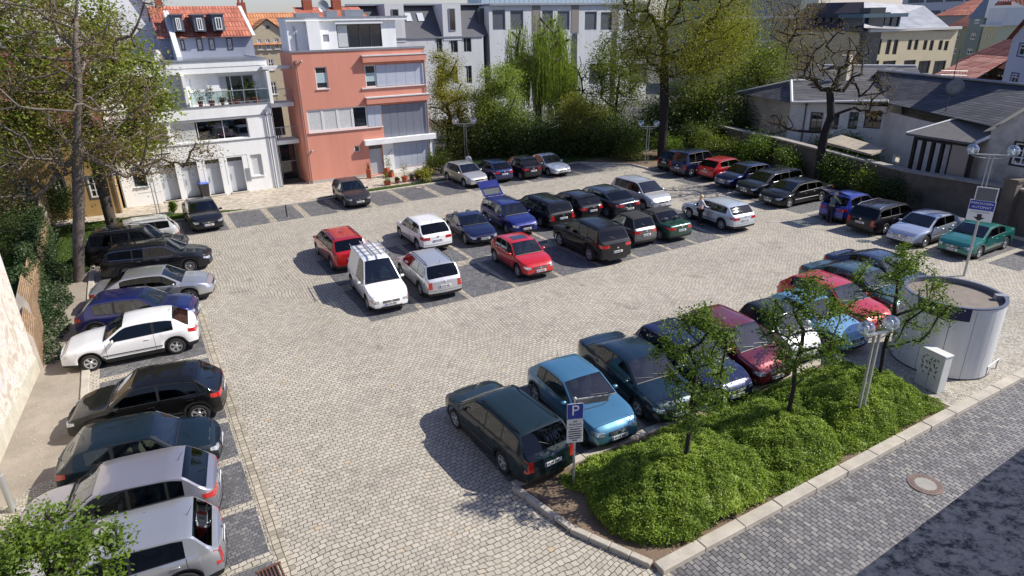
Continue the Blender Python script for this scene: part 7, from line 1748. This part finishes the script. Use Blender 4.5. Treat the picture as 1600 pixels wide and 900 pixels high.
# ================================================================ round cabin, box, rack
cx, cy = 21.95, 9.58; Hc = 2.45; Rc = 1.36
r_ = empty('public_cabin', (cx, cy, .045), 0, 'white drum-shaped public cabin with dark blue band and recessed flat roof', 'cabin')
m_cab = P('cabin_panel', srgb((204, 205, 203)), .5, .05, var=.16, vscale=1.8, streak=1)
def cab_xy(a, r=1.0):   # slightly stretched drum
    return (Rc*r*math.cos(a), Rc*1.06*r*math.sin(a))
q = MB(); NP = 14
for k in range(NP):
    a0_, a1_ = 2*math.pi*(k+.012)/NP, 2*math.pi*(k+.988)/NP; pts = [cab_xy(a0_+(a1_-a0_)*i/6) for i in range(7)]+[cab_xy(a1_-(a1_-a0_)*i/6, .955) for i in range(7)]
    q = MB(); q.prism(pts, .04, Hc); q.build('wall_panel', m_cab, r_, True, 30)
q = MB(); q.prism([cab_xy(2*math.pi*i/40, .955) for i in range(40)], 0, Hc-.15, 0, 1); q.prism([cab_xy(2*math.pi*i/40, 1.01) for i in range(40)], -.04, .04); q.build('drum_core', [P('cabin_joint_dark', (.03, .03, .035), .6), P('roof_gravel', srgb((128, 118, 108)), .95, var=.2, vscale=3, bump=.4)], r_)
q = MB(); n_ = 48
for k in range(n_):
    a0_, a1_ = 2*math.pi*k/n_, 2*math.pi*(k+1)/n_; o0, o1, i0, i1 = cab_xy(a0_, 1.012), cab_xy(a1_, 1.012), cab_xy(a0_, .94), cab_xy(a1_, .94)
    q.quad((*o0, Hc+.02), (*o1, Hc+.02), (*i1, Hc+.02), (*i0, Hc+.02)); q.quad((*i0, Hc+.02), (*i1, Hc+.02), (*i1, Hc-.16), (*i0, Hc-.16)); q.quad((*o0, Hc-.02), (*o1, Hc-.02), (*o1, Hc+.02), (*o0, Hc+.02))
q.build('roof_rim', P('cabin_rim', srgb((104, 110, 124)), .4, .3), r_)
m_band = P('cabin_band_blue', srgb((18, 26, 66)), .35)
for (d0, d1) in ((165, 225), (35, 70)):
    q = MB(); pts = [cab_xy(R(d0+(d1-d0)*i/10), 1.02) for i in range(11)]+[cab_xy(R(d1-(d1-d0)*i/10), .99) for i in range(11)]; q.prism(pts, Hc-.42, Hc+.0); q.build('blue_band', m_band, r_, True, 30)
q = MB(); q.box((.9, -.95, Hc-.1), (.35, .2, .25), rz=-.8); q.build('roof_hatch', m_gframe, r_)
p_ = cab_xy(R(-38), 1.012); Mt = facing(p_[0], p_[1], Hc-.22, R(-38)); textmesh('D', .16, m_signw, r_, Mt, 'letter')
# electric cabinet with graffiti tags
bx, by = 19.88, 8.72
r_ = empty('electric_cabinet', (bx, by, .05), R(-9), 'white electric cabinet scrawled with black graffiti beside the round cabin', 'cabinet')
q = MB(); q.box((0, 0, .62), (.32, .78, 1.24), bev=.01); q.box((0, 0, 1.26), (.36, .82, .05), bev=.01); q.build('body', P('cabinet_white', srgb((206, 206, 202)), .6, var=.08), r_)
rs = random.Random(5); q = MB()
for row, (zz_, n_) in enumerate(((1.02, 5), (.84, 5), (.66, 4), (.48, 3))):
    for k in range(n_):
        y0_ = -.30+k*.60/n_+.05; pts = [(-.165, y0_+rs.uniform(0, .1), zz_+rs.uniform(-.08, .08)) for _ in range(5)]; q.tube(pts, .009, 4)
q.build('graffiti', m_signk, r_)
q = MB(); q.box((-.163, 0, .6), (.004, .012, 1.1)); q.build('door_joint', m_gframe, r_)
x, y = G(1545, 583, .05); r_ = empty('bicycle_rack', (x+.1, y, .05), R(6), 'low grey tube bicycle rack on the pavement beside the round cabin', 'bicycle rack')
q = MB()
for s_ in (-.42, .42): q.tube([(s_, 0, 0), (s_, 0, .34)], .022, 6)
q.tube([(-.45, 0, .34), (.45, 0, .34)], .028, 6); q.build('rail', m_gframe, r_, True, 40)
# manhole covers and drain grate
m_iron = P('cast_iron', srgb((122, 106, 98)), .6, .4, var=.2); m_conc = P('cover_concrete', srgb((150, 146, 138)), .85, var=.15)
def manhole(x, y, r, label, z=.0):
    r_ = empty('manhole_cover', (x, y, z), random.uniform(0, 6), label, 'manhole cover', 'round manhole covers')
    q = MB(); q.lathe([(r, .0), (r, .016), (r*.86, .018), (r*.86, .012), (r*.84, .012), (r*.84, .018), (r*.6, .018)], n=36); 
    for k in range(18): a = 2*math.pi*k/18; q.box((r*.72*math.cos(a), r*.72*math.sin(a), .021), (r*.12, r*.07, .008), rz=a)
    q.build('iron_ring', m_iron, r_); q = MB(); q.lathe([(r*.6, .02), (0, .02)], n=30); q.build('concrete_fill', m_conc, r_)
manhole(*G(1446, 757), .40, 'round iron manhole cover with concrete centre in the blue-grey street')
manhole(*G(655, 293), .42, 'pale round manhole cover in the bay before the pink house')
manhole(*G(1292, 300), .01, 'x') if False else None
x, y = G(424, 896); r_ = empty('drain_grate', (x, y-.05, .0), R(4), 'rusty iron drain grate in the cobbles at the bottom edge', 'drain grate')
q = MB(); 
for k in range(7): q.box((-.22+k*.073, 0, .012), (.03, .46, .024))
for y_ in (-.24, .24): q.box((0, y_, .012), (.52, .05, .026))
q.build('bars', P('rust_iron', srgb((104, 70, 60)), .8, .2, var=.3), r_); q = MB(); q.box((0, 0, .003), (.5, .5, .004)); q.build('pit', m_signk, r_)
# black bollard in an empty bay
x, y = G(449, 340); r_ = empty('bollard', (x, y, 0), 0, 'thin black folding bollard standing in an empty bay', 'bollard')
q = MB(); q.box((0, 0, .4), (.07, .07, .8), bev=.01); q.build('post', m_signk, r_); q = MB(); q.box((0, 0, .015), (.16, .16, .03)); q.build('foot', m_gframe, r_)
# wheelie bin by the white house
x, y = G(322, 309, 0); r_ = empty('wheelie_bin', (x, y, .035), R(8), 'black wheelie bin with blue lid beside the white house doors', 'bin')
q = MB(); q.add([(-.22, -.26, .06), (.22, -.26, .06), (.22, .26, .06), (-.22, .26, .06), (-.28, -.33, .95), (.28, -.33, .95), (.28, .33, .95), (-.28, .33, .95)], [(0, 3, 2, 1), (4, 5, 6, 7), (0, 1, 5, 4), (1, 2, 6, 5), (2, 3, 7, 6), (3, 0, 4, 7)]); q.build('body', P('bin_black', (.03, .025, .025), .6), r_)
q = MB(); q.box((0, 0, 1.0), (.62, .70, .10), bev=.04); q.build('lid', P('bin_lid_blue', srgb((84, 104, 176)), .5), r_)
for s_ in (-1, 1): q = MB(); q.lathe([(0, -.02), (.1, -.02), (.1, .02), (0, .02)], c=(s_*.2, .27, .1), n=12, axis='x'); q.build('wheel', M_TYRE, r_)
# ================================================================ flower pots
m_terra = P('terracotta', srgb((172, 92, 62)), .85, var=.15, vscale=5); m_terra2 = P('terracotta_dark', srgb((120, 72, 56)), .85, var=.15, vscale=5)
def pot(x, y, z, r, h, label, leaf, ph, pr, tall=False, n=220, spiky=False, mat=None, cat='flower pot', size=.045, group='flower pots in front of the pink house'):
    r_ = empty('flower_pot', (x, y, z), random.uniform(0, 3), label, cat, group)
    q = MB()
    if tall: q.box((0, 0, h/2), (r*1.7, r*1.7, h), bev=.02)
    else: q.lathe([(0, 0), (r*.7, 0), (r*.95, h*.8), (r*1.05, h*.82), (r*1.05, h), (r*.9, h), (r*.88, h*.85), (0, h*.85)], n=16)
    q.build('pot', mat or m_terra, r_, not tall, 40)
    if spiky:
        q = MB()
        for k in range(34):
            a = rng.uniform(0, 6.28); l = ph*rng.uniform(.6, 1); s_ = rng.uniform(.1, .75); w_ = .018
            p0 = np.array([0, 0, h*.85]); p2 = p0+np.array([math.cos(a)*l*s_, math.sin(a)*l*s_, l*math.sqrt(max(0, 1-s_*s_))]); sd_ = np.array([-math.sin(a), math.cos(a), 0])*w_
            q.add([p0-sd_, p0+sd_, p2], [(0, 1, 2)])
        q.build('plant', leaf, r_)
    else:
        cen = ell_pts(14, (0, 0, h*.9+ph*.5), (pr, pr, ph*.5)); quads_mesh('plant', leafcloud(cen, n//14, pr*.3, size), leaf, r_)
        q = MB(); q.tube([(0, 0, h*.8), (0, 0, h*.9+ph*.6)], .015, 5); q.build('stem', m_bark, r_)
    return r_
m_red_leaf = leafmat('leaves_reddish', [(.12, .04, .03), (.18, .07, .04), (.2, .12, .05)])
for (px, py, r, h, lab, leaf, ph, pr, tall, spk) in (
    (577, 279, .20, .70, 'tall square terracotta pot with reddish spiky plant left of the pink house door', m_red_leaf, .95, .4, True, True),
    (606, 277, .19, .68, 'tall square terracotta pot with airy bush right of the pink house door', m_leaf_fresh, .95, .4, True, False),
    (612.5, 277, .16, .42, 'small square terracotta pot beside the tall pot at the white base', m_leaf_mid, .12, .12, True, False),
    (604, 290, .20, .30, 'round terracotta pot with pale green plant on the verge', m_leaf_fresh, .62, .28, False, False),
    (609, 290, .13, .22, 'small terracotta pot right beside the pale green plant', m_leaf_mid, .1, .1, False, False),
    (621, 287, .19, .24, 'dark low pot with a thin plant between two larger pots', m_leaf_dark, .18, .16, False, False),
    (633, 285, .25, .42, 'terracotta pot with tall pale yellow bush on the verge', m_leaf_yel, 1.15, .30, False, False),
    (644, 283, .18, .24, 'low dark pot with dark green herbs on the verge', m_leaf_dark, .25, .2, False, False),
    (653, 281, .24, .34, 'brown terracotta pot beside the shrub at the kerb', m_leaf_mid, .5, .25, False, False),
    (668, 274, .32, .52, 'big terracotta barrel pot near the corner of the pink house', m_leaf_yel, .5, .35, False, False),
    (675, 268, .26, .5, 'terracotta pot raised at the right corner of the pink house', m_leaf_mid, .5, .3, False, False)):
    x, y = G(px, py); pot(x, min(y, 48.3), .04, r, h, lab, leaf, ph, pr, tall, 260, spk, m_terra2 if 'dark' in lab or 'brown' in lab else None)
for i, (px, ph, lab, r) in enumerate(((315, .9, 'potted conifer at the left end of the roof terrace', .17), (333, .95, 'potted conifer second from left on the roof terrace', .2), (350, .15, 'small empty looking pot on the roof terrace', .14), (363, 1.05, 'potted palm in the middle of the roof terrace', .2), (373, .35, 'low wide pot beside the palm on the roof terrace', .24), (389, 1.15, 'potted conifer right of the terrace post', .2), (404, 1.2, 'bushy potted plant at the right end of the roof terrace', .28))):
    u, z = FW.uz(px, 165); p_ = FW.pt(u, 6.03, -.45); pot(p_[0], p_[1], 6.0, r, .36, lab, m_leaf_dark if i != 3 else m_leaf_mid, ph, .26, False, 320, i == 3, group='pots on the roof terrace')
# ================================================================ people
def skin_fig(name, joints, edges, radii, mat, parent, sub=2):
    me = bpy.data.meshes.new(name); me.from_pydata(joints, edges, []); o = bpy.data.objects.new(name, me); C.objects.link(o)
    md = o.modifiers.new('s', 'SKIN'); md.use_smooth_shade = True
    for i, r in enumerate(radii): me.skin_vertices[0].data[i].radius = (r, r) if not isinstance(r, tuple) else r
    me.skin_vertices[0].data[0].use_root = True
    o.modifiers.new('u', 'SUBSURF').levels = sub
    dg = bpy.context.evaluated_depsgraph_get(); m2 = bpy.data.meshes.new_from_object(o.evaluated_get(dg)); bpy.data.objects.remove(o)
    m2.name = name; m2.materials.clear(); m2.materials.append(mat); m2.polygons.foreach_set('use_smooth', [True]*len(m2.polygons))
    o = bpy.data.objects.new(name, m2); C.objects.link(o); o.parent = parent; return o
m_skin = P('skin', srgb((202, 150, 122)), .6)
def person(x, y, z, yaw, label, top, legs, hair, bend=0, H=1.72, armf=(.25, .25), hairlong=False, sleeves=True):
    r_ = empty('person', (x, y, z), yaw, label, 'person', 'people on the square'); r_.scale = (H/1.72,)*3
    def B(p, b=bend):   # bend the trunk forward (+x) about the hips
        px, py, pz = p; h0 = .95
        if pz <= h0: return p
        a = R(b); dx, dz = px, pz-h0; return (dx*math.cos(a)+dz*math.sin(a), py, h0-dx*math.sin(a)+dz*math.cos(a))
    J = [(0, 0, .95), (0, 0, 1.12), (0, 0, 1.30), (0, 0, 1.44), (.01, 0, 1.52), (.03, 0, 1.62), (.02, 0, 1.70)]; J = [B(p) for p in J]
    rad = [(.15, .11), (.135, .10), (.16, .11), (.10, .08), .05, (.075, .095), .06]; E = [(0, 1), (1, 2), (2, 3), (3, 4), (4, 5), (5, 6)]
    J = [tuple(p) for p in J]
    for s_, af in ((1, armf[0]), (-1, armf[1])):
        k = len(J); sh = B((0, s_*.18, 1.41))
        J += [sh, (sh[0]+af*.35, sh[1]+s_*.05, sh[2]-.27), (sh[0]+af*1.1, sh[1]+s_*.02, sh[2]-.27-.22*(1-af)), (sh[0]+af*1.3, sh[1]+s_*.01, sh[2]-.3-.28*(1-af))]
        rad += [.055, .043, .032, .022]; E += [(3, k), (k, k+1), (k+1, k+2), (k+2, k+3)]
        hx = np.array(J[k+3]); hd = np.array(J[k+3])-np.array(J[k+2]); hd /= np.linalg.norm(hd); sx_ = np.array([0, 1., 0]); 
        for f in range(4):
            kk = len(J); b0 = hx+hd*.03+sx_*(f-1.5)*.02; ln = (.055, .065, .06, .05)[f]
            J += [tuple(b0), tuple(b0+hd*ln*.6), tuple(b0+hd*ln+np.array([.01, 0, -.012]))]; rad += [.010, .009, .007]; E += [(k+3, kk), (kk, kk+1), (kk+1, kk+2)]
        kk = len(J); J += [tuple(hx+np.array([.03, -s_*.02, 0])), tuple(hx+hd*.03+np.array([.05, -s_*.03, 0]))]; rad += [.011, .008]; E += [(k+3, kk), (kk, kk+1)]
    for s_ in (1, -1):
        k = len(J); J += [(0, s_*.09, .90), (.015, s_*.10, .50), (-.01, s_*.11, .09), (.13, s_*.13, .035)]; rad += [.085, .056, .04, .035]; E += [(0, k), (k, k+1), (k+1, k+2), (k+2, k+3)]
    bd = skin_fig('body', J, E, rad, m_skin, r_)
    # clothing: shells a little larger than the body
    top_J = J[:4]+[J[7], J[8], J[9]]; n0 = 7+0
    ka, kb = 7, 7+4+12+2
    TJ = J[:4]+[J[ka], J[ka+1], J[ka+2]]+[J[kb], J[kb+1], J[kb+2]]
    TE = [(0, 1), (1, 2), (2, 3), (3, 4), (4, 5), (5, 6), (3, 7), (7, 8), (8, 9)]; TR = [(.17, .13), (.155, .12), (.178, .13), (.115, .095), .072, .058, .046, .072, .058, .046]
    skin_fig('jacket' if sleeves else 'shirt', TJ, TE, TR, top, r_)
    kl = len(J)-8; LJ = [J[0], J[kl], J[kl+1], J[kl+2], J[kl+4], J[kl+5], J[kl+6]]; LE = [(0, 1), (1, 2), (2, 3), (0, 4), (4, 5), (5, 6)]; LR = [(.165, .125), .105, .075, .06, .105, .075, .06]
    skin_fig('trousers', LJ, LE, LR, legs, r_)
    for i in (kl+3, kl+7): q = MB(); q.box((J[i][0]-.05, J[i][1], .035), (.27, .10, .075), bev=.03); q.build('shoe', M_TRIM, r_, True, 50)
    hd = np.array(J[5]); q = MB(); q.sphere((hd[0]-.02, hd[1], hd[2]+.035), .115, 14, sq=(1.0, .86, 1.0))
    if hairlong: q.sphere((hd[0]-.06, hd[1], hd[2]-.08), .10, 12, sq=(.7, .95, 1.3))
    # open the face side
    q.v = [(min(v[0], hd[0]+.055+ (.03 if v[2] > hd[2]+.07 else 0)), v[1], v[2]) for v in q.v]
    q.build('hair', hair, r_, True)
    fc = MB(); fx = hd[0]+.088
    fc.sphere((fx+.012, hd[1], hd[2]-.005), .016, 8, sq=(1, .7, 1.4)); fc.build('nose', m_skin, r_, True)
    for s_ in (-1, 1): e_ = MB(); e_.sphere((fx, hd[1]+s_*.032, hd[2]+.02), .011, 8); e_.build('eye', M_TRIM, r_, True)
    mo_ = MB(); mo_.box((fx, hd[1], hd[2]-.045), (.01, .045, .01), bev=.003); mo_.build('mouth', P('lips', srgb((160, 80, 76)), .5), r_)
    for s_ in (-1, 1): e_ = MB(); e_.sphere((hd[0]-.0, hd[1]+s_*.085, hd[2]), .022, 8, sq=(.9, .4, 1.3)); e_.build('ear', m_skin, r_, True)
    return r_
person(26.72, 25.25, .004, R(-20), 'woman with fair hair, pale jacket and black trousers standing at the silver hatchback door', P('cloth_pale', srgb((196, 190, 192)), .85), P('cloth_black', (.01, .01, .012), .85), P('hair_blond', srgb((206, 184, 140)), .7), armf=(.5, .45), hairlong=True)
x, y = G(1299, 349); person(x-.05, y+.15, .004, R(5), 'person in grey-green jacket leaning into the open boot of the bright blue hatchback', P('cloth_greygreen', srgb((92, 104, 106)), .85), P('cloth_darkblue', (.015, .018, .03), .85), P('hair_grey', srgb((150, 146, 140)), .7), bend=24, armf=(.6, .6))
person(21.75, 44.3, .03, R(30), 'person in white top behind the silver and blue cars of the far row', P('cloth_white', srgb((220, 220, 214)), .85), P('cloth_black', (.01, .01, .012), .85), P('hair_dark', (.03, .025, .02), .7))
